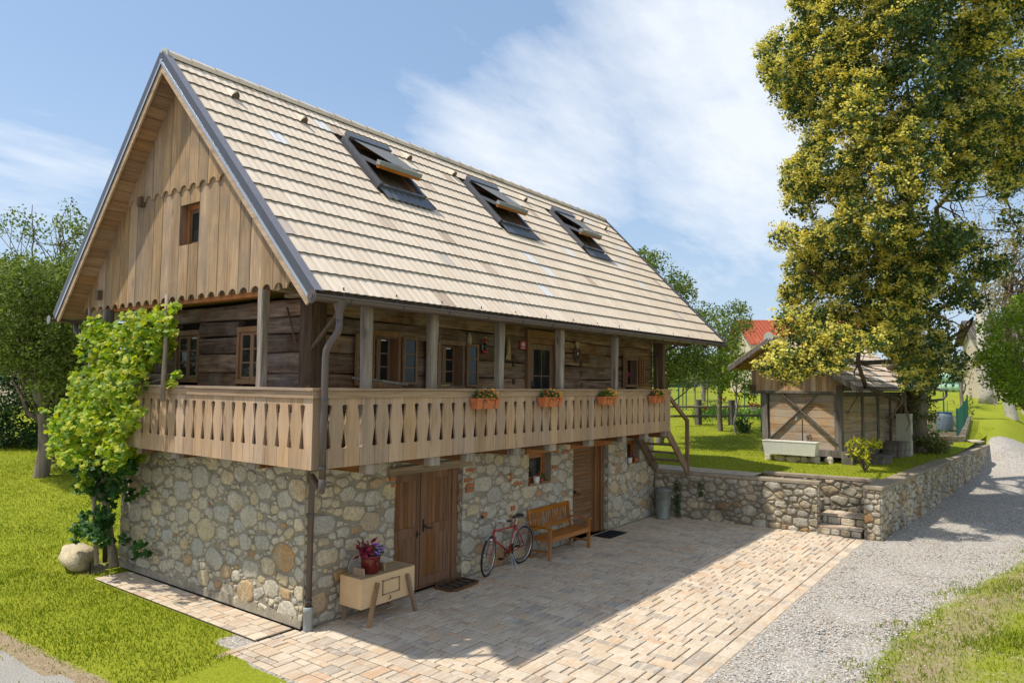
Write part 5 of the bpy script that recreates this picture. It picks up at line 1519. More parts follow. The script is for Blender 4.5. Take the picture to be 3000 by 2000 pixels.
m = MB(); gutter(m, (XF - .08, EY0 - .09, EZ0 - .06), (XB + .5, EY0 - .09, EZ0 - .03), .07); sg = m.build('gutter', 'rake_metal', shed, smooth=True)
m = MB(); m.tube([(XF - .09, EY0 - .09, EZ0 - .08), (XF - .075, EY0 - .09, EZ0 - .08)], .085, 14); m.build('gutter_end', 'gutter_metal', sg)
m = MB(); m.tube([(XB + .4, EY0 - .09, EZ0 - .1), (XB + .4, EY0 - .09, EZ0 - .28), (XB + .3, EY0 + .0, EZ0 - .42), (XB - .3, EY0 + .55, EZ0 - .52)], .045, 8); m.build('downpipe', 'rake_metal', shed, smooth=True)
# rubble under the shed, each stone its own thing
def boulder(name, label, loc, r, mat='wall_stone', squash=.75, seed=0, group=None, cat='stone'):
    rn = random.Random(seed); bm = MB(); n, m_ = 16, 11; V = []; F = []
    ph = [rn.uniform(0, 6) for _ in range(6)]; FC = [Vector((rn.gauss(0, 1), rn.gauss(0, 1), rn.gauss(0, .8))).normalized() for _ in range(9)]
    for i in range(m_ + 1):
        for j in range(n):
            th, ps = PI * i / m_, 2 * PI * j / n
            d = Vector((math.sin(th) * math.cos(ps), math.sin(th) * math.sin(ps), math.cos(th)))
            k = 1 + .16 * math.sin(3 * d.x + ph[0]) * math.sin(2.7 * d.y + ph[1]) + .10 * math.sin(5 * d.z + ph[2] + 3 * d.x); k *= min([1.15] + [.80 / max(.2, d.dot(q)) for q in FC]) if FC else 1
            V.append((d.x * r[0] * k, d.y * r[1] * k, max(-r[2] * .8, d.z * r[2] * k) + r[2] * .8))
    for i in range(m_):
        for j in range(n): F.append((i * n + j, (i + 1) * n + j, (i + 1) * n + (j + 1) % n, i * n + (j + 1) % n))
    bm.add(V, F, tone=rn.random() * .3 + .6); o = bm.build(name, mat, None, smooth=True); o.location = loc
    return tag(o, label, cat, group)
for i, (x, y, r, lab) in enumerate(((16.68, -1.52, .15, 'flat pale stone at the left end under the white trough'), (16.55, -1.92, .19, 'large yellow boulder under the trough, second from the left'), (16.52, -2.3, .19, 'angular tan boulder in the middle under the white trough'),
                      (16.55, -2.62, .13, 'narrow yellow boulder under the trough, second from the right'), (16.6, -2.9, .2, 'broad yellow boulder under the right end of the trough'), (16.72, -3.3, .14, 'round grey stone lying right of the trough below the shed sill'))):
    boulder('boulder', lab, (x, y, ZG - .02), (r * .8, r, .14 if i != 5 else .13), seed=40 + i, group='stones carrying the trough and shed')
tag(B('foundation_block', 'grey_timber', None, (16.72, 17.0, -3.95, -3.65, ZG - .03, ZG + .22)), 'square dark timber block under the near corner of the shed', 'timber block')
m = MB(); m.tone = .2; m.box(0, .9, -.9, .0, 0, .26); m.box(-.05, 1.1, -.95, .1, .26, .30); o = m.build('timber_stack', 'grey_timber', None); o.location = (17.6, -3.75, ZG - .03); o.rotation_euler = (0, 0, -.16); tag(o, 'grey timbers stacked low against the side of the shed behind the yellow shrub', 'timber stack')
# trough
tr = thing('stone_trough', 'long white glazed trough resting on yellow boulders in front of the shed', 'trough', (16.38, -2.27, ZG + .24), -.0)
m = MB(); L, Wd, H = .80, .24, .42
def ring(l, w, z): return [(-w, -l, z), (w, -l, z), (w, l, z), (-w, l, z)]
rings = [ring(L * .93, Wd * .8, 0), ring(L, Wd, H - .03), ring(L + .01, Wd + .012, H - .02), ring(L + .01, Wd + .012, H), ring(L - .06, Wd - .06, H), ring(L - .1, Wd - .09, .08)]
V = [p for r_ in rings for p in r_]; F = [(0, 3, 2, 1)]
for k in range(5):
    for j in range(4): F.append((k * 4 + j, k * 4 + (j + 1) % 4, k * 4 + 4 + (j + 1) % 4, k * 4 + 4 + j))
F.append((20, 21, 22, 23)); m.add(V, F); o = m.build('basin', 'white_ceramic', tr)
bv = o.modifiers.new('bevel', 'BEVEL'); bv.width = .02; bv.segments = 3
m = MB(); m.tube([(.0, .08, H - .06), (.0, .03, H - .02), (.0, -.03, H - .02), (.0, -.08, H - .06)], .01, 6); m.build('handle', 'mudguard_metal', tr)
t = thing('water_tap', 'brass tap on a thin black upright pipe fixed to the shed front above the trough', 'tap', (16.86, -2.5, ZG + .5))
m = MB(); m.tube([(0, 0, 0), (0, 0, .84), (0, .05, .86), (-.02, .12, .86)], .016, 6); m.build('pipe', 'black_iron', t)
m = MB(); m.tube([(-.02, .10, .86), (-.06, .17, .86), (-.08, .18, .78)], .018, 6); m.box(-.05, -.01, .13, .19, .88, .92); m.build('spout', 'chrome', t)
# boards leaning on the shed side
lb_ = thing('leaning_slats', 'bundle of thin grey slats leaning upright against the shed beside the utility cabinet', 'slats', (20.9, -4.25, ZG), -.16)
for i in range(6):
    m = MB(); m.tone = rq.random(); m.beam((i * .13, -.02, 0), (i * .13 - .05, .12, 1.45 - abs(i - 2) * .08), .07, .02, upv=(0, 1, 0)); m.build('slat', 'grey_timber', lb_)
m = MB(); m.tone = .4; m.box(0, .7, -.5, 0, 0, .26); m.box(0, .72, -.52, .02, .27, .5); m.box(-.05, .8, -.56, .06, .51, .55); o = m.build('timber_pile', 'grey_timber', None); o.location = (20.0, -4.25, ZG); o.rotation_euler = (0, 0, -.16); tag(o, 'pile of dark grey beams between the shed side and the utility cabinet', 'timber pile')
# utility cabinet
cab = thing('utility_cabinet', 'tall pale grey electricity cabinet standing on the lawn at the shed corner', 'cabinet', (20.95, -4.78, ZG - .02), -.05)
B('plinth', 'cabinet_grey', cab, (-.19, .19, -.22, .22, 0, .27)); m = MB(); m.box(-.185, .185, -.215, .215, .28, 1.44); m.box(-.2, .2, -.23, .23, 1.44, 1.49); o = m.build('housing', 'cabinet_grey', cab)
B('door', 'cabinet_grey', cab, (-.165, .165, -.226, -.217, .32, 1.42)); B('door_handle', 'black_iron', cab, (-.03, .02, -.245, -.227, .6, .8))
for z in range(5):
    for y in (-.09, .09): B('vent_slot', 'interior_dark', cab, (y - .035, y + .035, -.231, -.227, 1.18 + z * .035, 1.195 + z * .035))

# ================================================================== YARD THINGS
# planter box table
bx = thing('seed_box_table', 'cream painted wooden chest on splayed legs standing by the cellar door', 'chest', (1.05, -.4, 0))
def lo(x, y, z): return (x - 1.05, y + .4, z)
m = MB(); m.tone = .2; m.box(.52 - 1.05, 1.59 - 1.05, -.62 + .4, -.60 + .4, .27, .69); m.box(.52 - 1.05, 1.59 - 1.05, -.18 + .4, -.16 + .4, .27, .69); m.box(.52 - 1.05, .545 - 1.05, -.60 + .4, -.18 + .4, .27, .69); m.box(1.565 - 1.05, 1.59 - 1.05, -.60 + .4, -.18 + .4, .27, .69); m.box(.545 - 1.05, 1.565 - 1.05, -.6 + .4, -.18 + .4, .27, .29); m.build('chest_body', 'cream_paint', bx)
for i in range(3): 
    m = MB(); m.tone = rq.random(); m.box(.55 - 1.05, 1.56 - 1.05, -.598 + .4 + i * .14, -.462 + .4 + i * .14, .668, .688 + rq.random() * .004); m.build('lid_board', 'box_top_wood', bx)
for (xa, xb, y) in ((.80, .62, -.65), (1.40, 1.58, -.65), (.80, .62, -.13), (1.40, 1.58, -.13)):
    m = MB(); m.tone = rq.random(); m.beam(lo(xa, y, .60), lo(xb, y - (.02 if y < -.3 else -.02), 0), .045, .06, upv=(0, 1, 0)); m.build('leg', 'box_leg_wood', bx)
m = MB(); x0, x1, z0, z1 = .92, 1.27, .385, .60
for b in ((x0, x1, z0, z0 + .016), (x0, x1, z1 - .016, z1), (x0, x0 + .016, z0, z1), (x1 - .016, x1, z0, z1)): m.box(b[0] - 1.05, b[1] - 1.05, -.632 + .4, -.621 + .4, b[2], b[3])
m.build('frame_moulding', 'box_leg_wood', bx)
m = MB(); m.tube([lo(1.08, -.625, .36), lo(1.08, -.64, .33), lo(1.04, -.645, .31)], .007, 5); m.tube([lo(1.10, -.625, .60), lo(1.10, -.64, .61)], .008, 5); m.build('hook', 'black_iron', bx)
for x in (.64, 1.05): m = MB(); m.tone = rq.random(); m.prism([lo(x, -.52, .69), lo(x, -.28, .69), lo(x, -.31, .80), lo(x, -.50, .80)], (.035, 0, 0)); m.build('pot_rest', 'box_leg_wood', bx)
# flowers helper
def flower_mesh(name, P, r, mat, parent, centre=None):
    V = []; F = []; T = []
    n = 6
    for i, p in enumerate(P):
        up_ = Vector((rq.uniform(-.6, .6), rq.uniform(-.8, .2), rq.uniform(.5, 1))).normalized(); a = up_.orthogonal().normalized(); b = up_.cross(a)
        o = len(V); V.append(Vector(p) + up_ * r * .15)
        for j in range(n * 2):
            q = r * (1.0 if j % 2 == 0 else .62) * rq.uniform(.85, 1.1); an = PI * j / n; V.append(Vector(p) + (a * math.cos(an) + b * math.sin(an)) * q + up_ * r * .12)
        for j in range(n * 2): F.append((o, o + 1 + j, o + 1 + (j + 1) % (n * 2)))
        T += [rq.random()] * (n * 2 + 1)
    return npmesh(name, [tuple(v) for v in V], F, mat, parent, T)
def leaves(name, P, size, mat, parent, aspect=.7, kind=None, **k):
    V, F = leaf_cloud(np.array(P), size, aspect, **k); t = np.repeat(rng.random(len(P)) * .998 + .001, 5)
    return npmesh(name, V, F, mat, parent, t, kind=kind)
pot = thing('flower_pot', 'glazed dark red pot of coleus and purple daisies on the cream chest', 'flower pot', (.88, -.40, .692))
m = MB(); m.lathe([(.0, 0), (.115, 0), (.135, .02), (.145, .2), (.15, .24), (.155, .245), (.155, .26), (.14, .26), (.13, .2), (0, .2)], 24); m.build('pot', 'red_enamel', pot, smooth=True)
m = MB(); m.tube([(-.03, -.148, .19), (-.03, -.175, .17), (-.03, -.175, .12), (-.03, -.148, .10)], .011, 6); m.build('handle', 'red_enamel', pot, smooth=True)
P = blob_points(260, (0.03, 0, .31), (.16, .15, .09)); leaves('foliage', P, .045, 'green_small', pot)
flower_mesh('daisy_blooms', [tuple(p) for p in blob_points(46, (.05, -.05, .33), (.14, .13, .08), .8)], .024, 'petal_violet', pot)
flower_mesh('pink_blooms', [tuple(p) for p in blob_points(22, (.06, .02, .42), (.1, .08, .06), .7)], .016, 'petal_pink', pot)
flower_mesh('white_blooms', [tuple(p) for p in blob_points(14, (.1, .04, .42), (.07, .07, .05), .7)], .012, 'petal_white', pot)
P = blob_points(60, (-.14, -.04, .36), (.11, .1, .11), .5); leaves('coleus_leaves', P, .12, 'coleus_leaf', pot, aspect=.55)
# bench
be = thing('garden_bench', 'orange-brown slatted wooden bench with armrests against the stone wall', 'bench', (6.2, -.32, 0))
X0, X1 = 5.42 - 6.2, 7.0 - 6.2; YF, YB = -.25, .21
for x in (X0 + .03, X1 - .03):
    SB('leg', 'bench_wood_up', be, (x - .028, x + .028, YF - .028, YF + .028, 0, .62))
    m = MB(); m.tone = rq.random(); m.beam((x, YB, 0), (x, YB, .45), .055, .055, upv=(1, 0, 0)); m.beam((x, YB, .43), (x, YB + .07, .95), .055, .05, upv=(1, 0, 0)); m.build('rear_leg', 'bench_wood_up', be)
    SB('armrest', 'bench_wood_up', be, (x - .035, x + .035, YF - .06, YB + .03, .622, .648))
    SB('side_rail', 'bench_wood', be, (x - .014, x + .014, YF + .03, YB - .03, .37, .425)); SB('stretcher', 'bench_wood', be, (x - .014, x + .014, YF + .03, YB - .03, .14, .18))
SB('front_apron', 'bench_wood', be, (X0 + .06, X1 - .06, YF - .02, YF + .02, .36, .425))
for i in range(7): SB('seat_slat', 'bench_wood', be, (X0 + .03, X1 - .03, YF - .03 + i * .063, YF + .02 + i * .063, .427, .445))
def backpt(z): return YB + .07 * (z - .43) / .52
for (z0, z1) in ((.86, .95), (.52, .59)):
    m = MB(); m.tone = rq.random(); zc_ = (z0 + z1) / 2; m.obb((0, backpt(zc_), zc_), ((X1 - X0) / 2 - .058, 0, 0), (0, .012, 0), (0, .005, (z1 - z0) / 2)); m.build('back_rail', 'bench_wood', be)
ns = 17
for i in range(ns):
    x = X0 + .12 + (X1 - X0 - .24) * i / (ns - 1); m = MB(); m.tone = rq.random(); m.beam((x, backpt(.59), .59), (x, backpt(.86), .86), .032, .014, upv=(0, 1, 0)); m.build('back_slat', 'bench_wood_up', be)
# door mats
mt = thing('door_mat', 'brown coir mat with braided pattern and clipped corners before the double door', 'door mat', (3.02, -.25, .012), .05)
m = MB(); a, b = .40, .25; c_ = .1
m.prism([(-a, -b + c_, 0), (-a + c_, -b, 0), (a - c_, -b, 0), (a, -b + c_, 0), (a, b - c_, 0), (a - c_, b, 0), (-a + c_, b, 0), (-a, b - c_, 0)], (0, 0, .02)); m.build('mat_base', 'mat_brown', mt)
m = MB()
for k in range(5):
    for s_ in (-1, 1):
        m.tube([(-.32 + k * .16 - .06 * s_, -.2, .024), (-.32 + k * .16, 0, .028), (-.32 + k * .16 + .06 * s_, .2, .024)], .011, 5)
m.build('braid', 'mat_dark', mt)
m = MB(); m.tube([(-.37, -.16, .022), (-.30, -.225, .022), (.30, -.225, .022), (.37, -.16, .022), (.37, .16, .022), (.3, .225, .022), (-.3, .225, .022), (-.37, .16, .022), (-.37, -.16, .022)], .016, 6); m.build('border', 'mat_brown', mt)
mt = thing('door_mat', 'thin black rubber mat in front of the single cellar door', 'door mat', (8.45, .05 - .35, .012))
B('mat_base', 'mat_black', mt, (-.42, .42, -.22, .22, 0, .012))
m = MB()
for i in range(11): m.box(-.4, .4, -.2 + i * .037, -.19 + i * .037, .012, .018)
m.build('rib', 'mat_black', mt)
# bicycle, built along +x, then steered and leant
bk = thing('bicycle', 'red roadster bicycle with silver mudguards leaning on its stand by the stone wall', 'bicycle', (4.40, -.24, .01), PI + .02, rot=(R(-4), 0, PI + .03))
RWH = .345; RX, FX = -.56, .60
def wheel(cx_, parent, rotz=0.0, name='wheel', piv=(0, 0, 0)):
    e = bpy.data.objects.new(name, None)
    m = MB(); path = [(math.cos(2 * PI * k / 40) * RWH, 0, math.sin(2 * PI * k / 40) * RWH) for k in range(41)]
    m.tube(path, .019, 8, caps=False); tyre = m.build(name, 'rubber', parent, smooth=True)
    m = MB(); m.tube([(p[0] * .94, p[1], p[2] * .94) for p in path], .011, 6, caps=False); m.build('rim', 'chrome', tyre, smooth=True)
    m = MB(); m.tube([(0, -.045, 0), (0, .045, 0)], .018, 8)
    for k in range(28):
        an = 2 * PI * k / 28; s_ = .03 if k % 2 else -.03
        m.tube([(math.cos(an + .4) * .02, s_, math.sin(an + .4) * .02), (math.cos(an) * RWH * .93, 0, math.sin(an) * RWH * .93)], .0016, 4)
    m.build('spokes', 'chrome', tyre)
    bpy.data.objects.remove(e)
    return tyre
w = wheel(RX, bk); w.location = (RX, 0, RWH + .018); w['label'] = 'rear wheel'
fa_ = R(16)   # steering
AX = Vector((FX, 0, RWH + .018))
HB, HT = Vector((.46, 0, .62)), Vector((.40, 0, .80))       # head tube
def steer(p):
    p = Vector(p) - AX; q = Matrix.Rotation(fa_, 3, 'Z') @ (p - (HB - AX)) + (HB - AX); return q + AX
w = wheel(FX, bk); w.location = steer(AX); w.rotation_euler = (0, 0, fa_); w['label'] = 'front wheel turned to the yard'
BBp = Vector((-.12, 0, .29)); ST = Vector((-.28, 0, .80)); 
m = MB(); m.tube([HB + Vector((-.005, 0, .04)), BBp], .018, 8); m.tube([HT + Vector((.0, 0, -.02)), ST + Vector((.01, 0, -.03))], .016, 8); m.tube([BBp, ST], .017, 8); m.tube([HB, HT], .021, 8)
for s_ in (-.05, .05):
    m.tube([BBp + Vector((0, s_ * .6, 0)), (RX, s_, RWH + .018)], .010, 6); m.tube([ST + Vector((0, s_ * .3, -.02)), (RX, s_, RWH + .018)], .009, 6)
m.build('frame', 'bike_red', bk, smooth=True)
# lettering marks on the seat tube
m = MB()
for k in range(6):
    p = BBp.lerp(ST, .35 + k * .075); m.obb(p + Vector((.0, .0165, 0)), (.008, 0, 0), (0, .003, 0), (0, 0, .012))
m.build('frame_lettering', 'white_print', bk)
m = MB()
for s_ in (-.045, .045):
    m.tube([steer(HB + Vector((.0, s_ * .6, -.01))), steer(HB + Vector((.04, s_, -.10))), steer(AX + Vector((-.02, s_, .06))), steer(AX + Vector((0, s_, 0)))], .010, 6)
m.build('fork', 'bike_red', bk, smooth=True)
m = MB(); m.tube([HT, HT + Vector((-.02, 0, .16)), steer(HT + Vector((.06, 0, .19)))], .012, 6)
hb_ = [(-.06, -.27, .99), (.02, -.20, 1.0), (.075, -.09, .995), (.09, 0, .985), (.075, .09, .995), (.02, .20, 1.0), (-.06, .27, .99)]
hb_ = [steer(Vector((x + .40, y, z))) for x, y, z in hb_]; m.tube(hb_, .011, 8); m.tube([steer(Vector((.44, -.2, .985))), steer(Vector((.36, -.26, .955)))], .006, 5); m.tube([steer(Vector((.44, .2, .985))), steer(Vector((.36, .26, .955)))], .006, 5)
m.build('handlebar', 'chrome', bk, smooth=True)
for s_ in (0, 1):
    a = hb_[0] if s_ == 0 else hb_[-1]; b_ = hb_[1] if s_ == 0 else hb_[-2]; m = MB(); m.tube([Vector(a) + (Vector(a) - Vector(b_)) * .35, Vector(a) + (Vector(b_) - Vector(a)) * .6], .017, 8); m.build('grip', 'rubber', bk, smooth=True)
m = MB(); m.tube([ST, ST + Vector((-.035, 0, .12))], .012, 6); m.build('seat_post', 'chrome', bk)
m = MB(); cs = ST + Vector((-.04, 0, .145)); V = []; F = []; prof = [(.15, .012, .0), (.08, .028, .008), (.0, .05, .012), (-.07, .095, .016), (-.12, .10, .02), (-.14, .06, .0)]
for (x, w_, z) in prof:
    for k in range(8): an = 2 * PI * k / 8; V.append(cs + Vector((x, math.cos(an) * w_, z + math.sin(an) * .026)))
for i in range(len(prof) - 1):
    for k in range(8): F.append((i * 8 + k, i * 8 + (k + 1) % 8, (i + 1) * 8 + (k + 1) % 8, (i + 1) * 8 + k))
F.append(tuple(range(8))); F.append(tuple(range(40, 48))); m.add(V, F); m.build('saddle', 'saddle_black', bk, smooth=True)
def mguard(c_, a0, a1, nm, st_=False):
    m = MB(); V = []; F = []; n = 16; r_ = RWH + .045
    for i in range(n + 1):
        an = a0 + (a1 - a0) * i / n
        for s_, d in ((-.028, -.008), (0, .006), (.028, -.008)):
            p = Vector((c_[0] + math.cos(an) * (r_ + d), s_, c_[2] + math.sin(an) * (r_ + d))); V.append(steer(p) if st_ else p)
    for i in range(n):
        for j in range(2): F.append((i * 3 + j, i * 3 + j + 1, i * 3 + 4 + j, i * 3 + 3 + j))
    m.add(V, F); m.build(nm, 'mudguard_metal', bk, smooth=True)
mguard((RX, 0, RWH + .018), R(15), R(205), 'rear_mudguard'); mguard((FX, 0, RWH + .018), R(60), R(150), 'front_mudguard', True)
m = MB(); m.tube([(RX + .05, -.06, .80), (RX - .16, -.06, .79), (RX - .16, .06, .79), (RX + .05, .06, .80)], .005, 5)
for s_ in (-.05, .05): m.tube([(RX, s_, RWH), (RX - .12, s_, .79)], .004, 4)
m.tube([(RX - .1, 0, .79), (ST.x, 0, .76)], .004, 4); m.build('luggage_rack', 'mudguard_metal', bk)
m = MB(); m.tube([BBp + Vector((math.cos(2 * PI * k / 24) * .09, -.05, math.sin(2 * PI * k / 24) * .09)) for k in range(25)], .006, 5, caps=False)
for k in range(5): an = 2 * PI * k / 5; m.tube([BBp + Vector((0, -.05, 0)), BBp + Vector((math.cos(an) * .09, -.05, math.sin(an) * .09))], .005, 4)
m.tube([BBp + Vector((0, -.06, 0)), BBp + Vector((.07, -.08, -.14))], .009, 6); m.tube([BBp + Vector((0, .06, 0)), BBp + Vector((-.07, .08, .14))], .009, 6)
m.tube([BBp + Vector((-.02, -.05, .09)), (RX, -.04, RWH + .06)], .004, 4); m.tube([BBp + Vector((-.02, -.05, -.09)), (RX, -.04, RWH - .02)], .004, 4); m.build('crank_and_chain', 'black_iron', bk)
for s_, dx, dz in ((1, -.07, .14), (-1, .07, -.14)): m = MB(); m.obb(BBp + Vector((dx, .13 * s_, dz)), (.045, 0, 0), (0, .035, 0), (0, 0, .012)); m.build('pedal', 'rubber', bk)
m = MB(); m.tube([BBp + Vector((-.06, .02, -.02)), (-.20, .17, .0)], .007, 6); m.tube([BBp + Vector((-.06, .02, -.02)), (-.02, .17, .0)], .006, 6); m.build('kickstand', 'chrome', bk)
m = MB(); hp = steer(HB + Vector((.07, 0, .02))); m.sphere(hp, .035, 10, 6); m.build('headlamp', 'chrome', bk, smooth=True)
# dustbin
tb = thing('dustbin', 'ribbed zinc dustbin with lid and side handles in the corner of the yard', 'dustbin', (11.1, -.42, .01))
m = MB(); V = []; F = []; n = 36
prof = [(.175, 0), (.178, .03), (.172, .04), (.195, .4), (.21, .72), (.222, .73), (.222, .745), (.2, .745), (.17, .05)]
for (r_, z) in prof:
    for j in range(n): an = 2 * PI * j / n; k = 1 + (.012 if j % 4 == 0 and .03 < z < .73 else 0); V.append((math.cos(an) * r_ * k, math.sin(an) * r_ * k, z))
for i in range(len(prof) - 1):
    for j in range(n): F.append((i * n + j, i * n + (j + 1) % n, (i + 1) * n + (j + 1) % n, (i + 1) * n + j))
F.append(tuple(range(n))[::-1]); m.add(V, F); m.build('can', 'zinc_metal', tb, smooth=True)
m = MB(); m.lathe([(.235, .75), (.238, .765), (.2, .79), (.1, .81), (0, .815)], 28); m.build('lid', 'zinc_metal', tb, smooth=True)
for s_ in (0, 1, 2): an = 2 * PI * s_ / 3 + .6; m = MB(); m.sphere((math.cos(an) * .2, math.sin(an) * .2, .80), .022); m.build('lid_clip', 'black_iron', tb)
for an in (PI * 1.05, PI * 1.95 - PI * .25): 
    p = Vector((math.cos(an) * .21, math.sin(an) * .21, .62)); t_ = Vector((-math.sin(an), math.cos(an), 0)); o_ = Vector((math.cos(an), math.sin(an), 0))
    m = MB(); m.tube([p + t_ * .08, p + t_ * .08 + o_ * .05 + Vector((0, 0, -.06)), p - t_ * .08 + o_ * .05 + Vector((0, 0, -.06)), p - t_ * .08], .007, 6); m.build('handle', 'chrome', tb)
# flower boxes on the rail
def flower_box(x, label, yellow, seed, w=.60):
    global rng
    rng = np.random.default_rng(seed)
    fb = thing('flower_box', label, 'flower box', (x, BY - .15, 3.09), group='terracotta flower boxes on the balcony rail')
    m = MB(); h = w / 2; a = [(-h * .9, -.055, 0), (h * .9, -.055, 0), (h * .9, .055, 0), (-h * .9, .055, 0)]; b = [(-h, -.085, .175), (h, -.085, .175), (h, .085, .175), (-h, .085, .175)]; c_ = [(-h + .015, -.07, .175), (h - .015, -.07, .175), (h - .015, .07, .175), (-h + .015, .07, .175)]; d = [(p[0], p[1], .13) for p in c_]
    F = [(0, 3, 2, 1)]
    for k in range(3):
        for j in range(4): F.append((k * 4 + j, k * 4 + (j + 1) % 4, k * 4 + 4 + (j + 1) % 4, k * 4 + 4 + j))
    F.append((12, 13, 14, 15)); m.add(a + b + c_ + d, F); m.box(-h - .008, h + .008, -.094, -.086, .15, .178); m.build('trough', 'terracotta', fb)
    for s_ in (-.5, .5): m = MB(); xx = h * s_; m.tube([(xx, .10, .33), (xx, .08, .20), (xx, -.075, .005), (xx, -.10, .16)], .006, 5); m.box(xx - .01, xx + .01, -.1, .16, .335, .343); m.build('bracket', 'black_iron', fb)
    P = blob_points(300, (0, 0, .20), (w * .48, .12, .10)); leaves('foliage', P, .045, 'green_small', fb)
    Q = blob_points(95, (w * .12, -.02, .235), (w * .42, .12, .11), .8); flower_mesh('yellow_blooms', [tuple(p) for p in Q[: int(95 * yellow)]], .024, 'petal_yellow', fb)
    flower_mesh('orange_blooms', [(p[0] - .08, p[1] - .03, p[2] - .03) for p in Q[int(95 * yellow):]], .022, 'petal_orange', fb)
flower_box(2.62, 'terracotta flower box with orange and yellow blooms, nearest to the house corner', .5, 1)
flower_box(4.55, 'terracotta flower box, mostly green leaves, few yellow blooms, before the glazed door', .35, 2, .62)
flower_box(6.72, 'terracotta flower box full of golden blooms, between the front door and the last balcony post', .8, 3, .6)
flower_box(9.15, 'terracotta flower box with dark golden blooms, farthest along the rail by the stairs', .75, 4, .6)
rng = np.random.default_rng(77)
# pots on cellar window sills
def sill_pot(x, y, z, label, petal, n=18, r=.075, droop=True):
    p = thing('window_pot', label, 'flower pot', (x, y, z)); m = MB(); m.lathe([(0, 0), (r * .8, 0), (r, .15), (r * .92, .15), (r * .8, .1), (0, .1)], 18); m.build('pot', 'white_ceramic', p, smooth=True)
    c_ = (.14, -.03, .12) if droop else (.02, 0, .2)
    leaves('foliage', blob_points(110, c_, (.12, .08, .09)), .05, 'green_small', p); flower_mesh('blooms', [tuple(q) for q in blob_points(n, c_, (.13, .1, .1), .8)], .03, petal, p); return p
sill_pot(5.86, .05, 1.43, 'small white pot with drooping pink geranium on the cellar window sill behind the bicycle', 'petal_pink')
sill_pot(10.05, .03, 1.51, 'small white pot with purple flowers in the cellar window next to the stairs', 'petal_magenta', droop=False)
p = thing('window_pot', 'tiny terracotta pot at the right end of the last cellar window', 'flower pot', (10.42, .04, 1.51)); m = MB(); m.lathe([(0, 0), (.05, 0), (.065, .12), (.055, .12), (0, .08)], 14); m.build('pot', 'terracotta', p, smooth=True)
# vase with red flowers in the last upper window
p = thing('flower_vase', 'white jug of crimson flowers standing in the last upstairs window', 'vase', (10.0, LW + .05, 3.53)); m = MB(); m.lathe([(0, 0), (.05, 0), (.06, .05), (.035, .14), (.042, .17)], 14); m.build('vase', 'white_ceramic', p, smooth=True); flower_mesh('blooms', [tuple(q) for q in blob_points(9, (.03, -.02, .25), (.07, .06, .06), .7)], .05, 'petal_magenta', p); leaves('foliage', blob_points(16, (.02, 0, .2), (.05, .05, .05)), .06, 'green_small', p)
# sign 40
sg = thing('house_number_sign', 'small red enamel plate with white house number 40 beside the upper door', 'sign', (5.275, LW - .055, 4.21))
m = MB(); m.box(-.115, .115, -.006, .006, 0, .17); m.build('plate', 'sign_red', sg)
def text_obj(txt, size, loc, parent, mat, name='lettering', rot=(R(90), 0, 0)):
    cu = bpy.data.curves.new(name, 'FONT'); cu.body = txt; cu.size = size; cu.align_x = 'CENTER'; cu.extrude = .001; cu.offset = size * .02
    o = bpy.data.objects.new(name, cu); COL.objects.link(o); bpy.context.view_layer.update()
    dg = bpy.context.evaluated_depsgraph_get(); me = bpy.data.meshes.new_from_object(o.evaluated_get(dg)); bpy.data.objects.remove(o)
    me.materials.clear(); me.materials.append(MATS[mat]); o2 = link(name, me, parent); o2.location = loc; o2.rotation_euler = rot; return o2
text_obj('40', .125, (0, -.0085, .062), sg, 'white_print'); text_obj('REMERJE', .036, (0, -.0085, .016), sg, 'white_print')
# red lantern
ln = thing('lantern', 'red hurricane lantern hanging on the log wall between the windows', 'lantern', (3.95, LW - .12, 4.07))
m = MB(); m.lathe([(0, 0), (.055, 0), (.06, .02), (.06, .06), (.04, .075)], 16); m.build('tank', 'lantern_red', ln, smooth=True); m = MB(); m.lathe([(.03, .078), (.045, .12), (.042, .17), (.025, .2)], 14); m.build('glass', 'glass', ln, smooth=True); m = MB(); m.lathe([(.028, .2), (.045, .215), (.045, .24), (.02, .27), (0, .275)], 14); m.build('hood', 'lantern_red', ln, smooth=True)
m = MB(); m.tube([(-.055, 0, .03), (-.06, 0, .15), (-.045, 0, .24)], .005, 5); m.tube([(.055, 0, .03), (.06, 0, .15), (.045, 0, .24)], .005, 5); m.tube([(-.045, 0, .24), (-.03, 0, .32), (0, 0, .345), (.03, 0, .32), (.045, 0, .24)], .004, 5); m.build('wire_frame', 'chrome', ln)
m = MB(); m.lathe([(.0, 0), (.04, .03), (.055, .1), (.045, .17), (.015, .23), (0, .25)], 12, (3.55, LW - .07, 4.2)); tag(m.build('wooden_scoop', 'pale_wood', None, smooth=True), 'pale carved wooden scoop hung on the logs left of the lantern', 'wall ornament')
m = MB()
for k in range(7): an = k * .5; m.tube([(4.72, LW - .1, 4.4), (4.72 + .05 * math.sin(an * 2), LW - .11 + .03 * math.cos(an), 4.2), (4.72 + .07 * math.sin(an * 3), LW - .1, 3.98)], [.01, .028, .012], 6)
tag(m.build('corn_bundle', 'corn_husk', None), 'bundle of dried corn cobs hanging beside a porch post', 'corn bundle')
hw = thing('heart_wreath', 'pale wooden heart above a twig heart wreath hung right of the upper door', 'wreath', (7.38, LW - .06, 4.24))
def heart_pts(s_, n=28): return [(s_ * .062 * 16 * math.sin(t) ** 3, 0, s_ * .062 * (13 * math.cos(t) - 5 * math.cos(2 * t) - 2 * math.cos(3 * t) - math.cos(4 * t))) for t in [2 * PI * k / n for k in range(n + 1)]]
m = MB(); m.tube([(p[0], -.02, p[2] * 1.25 - .05) for p in heart_pts(.125)], .022, 6, caps=False); m.build('twig_heart', 'twig_bark', hw)
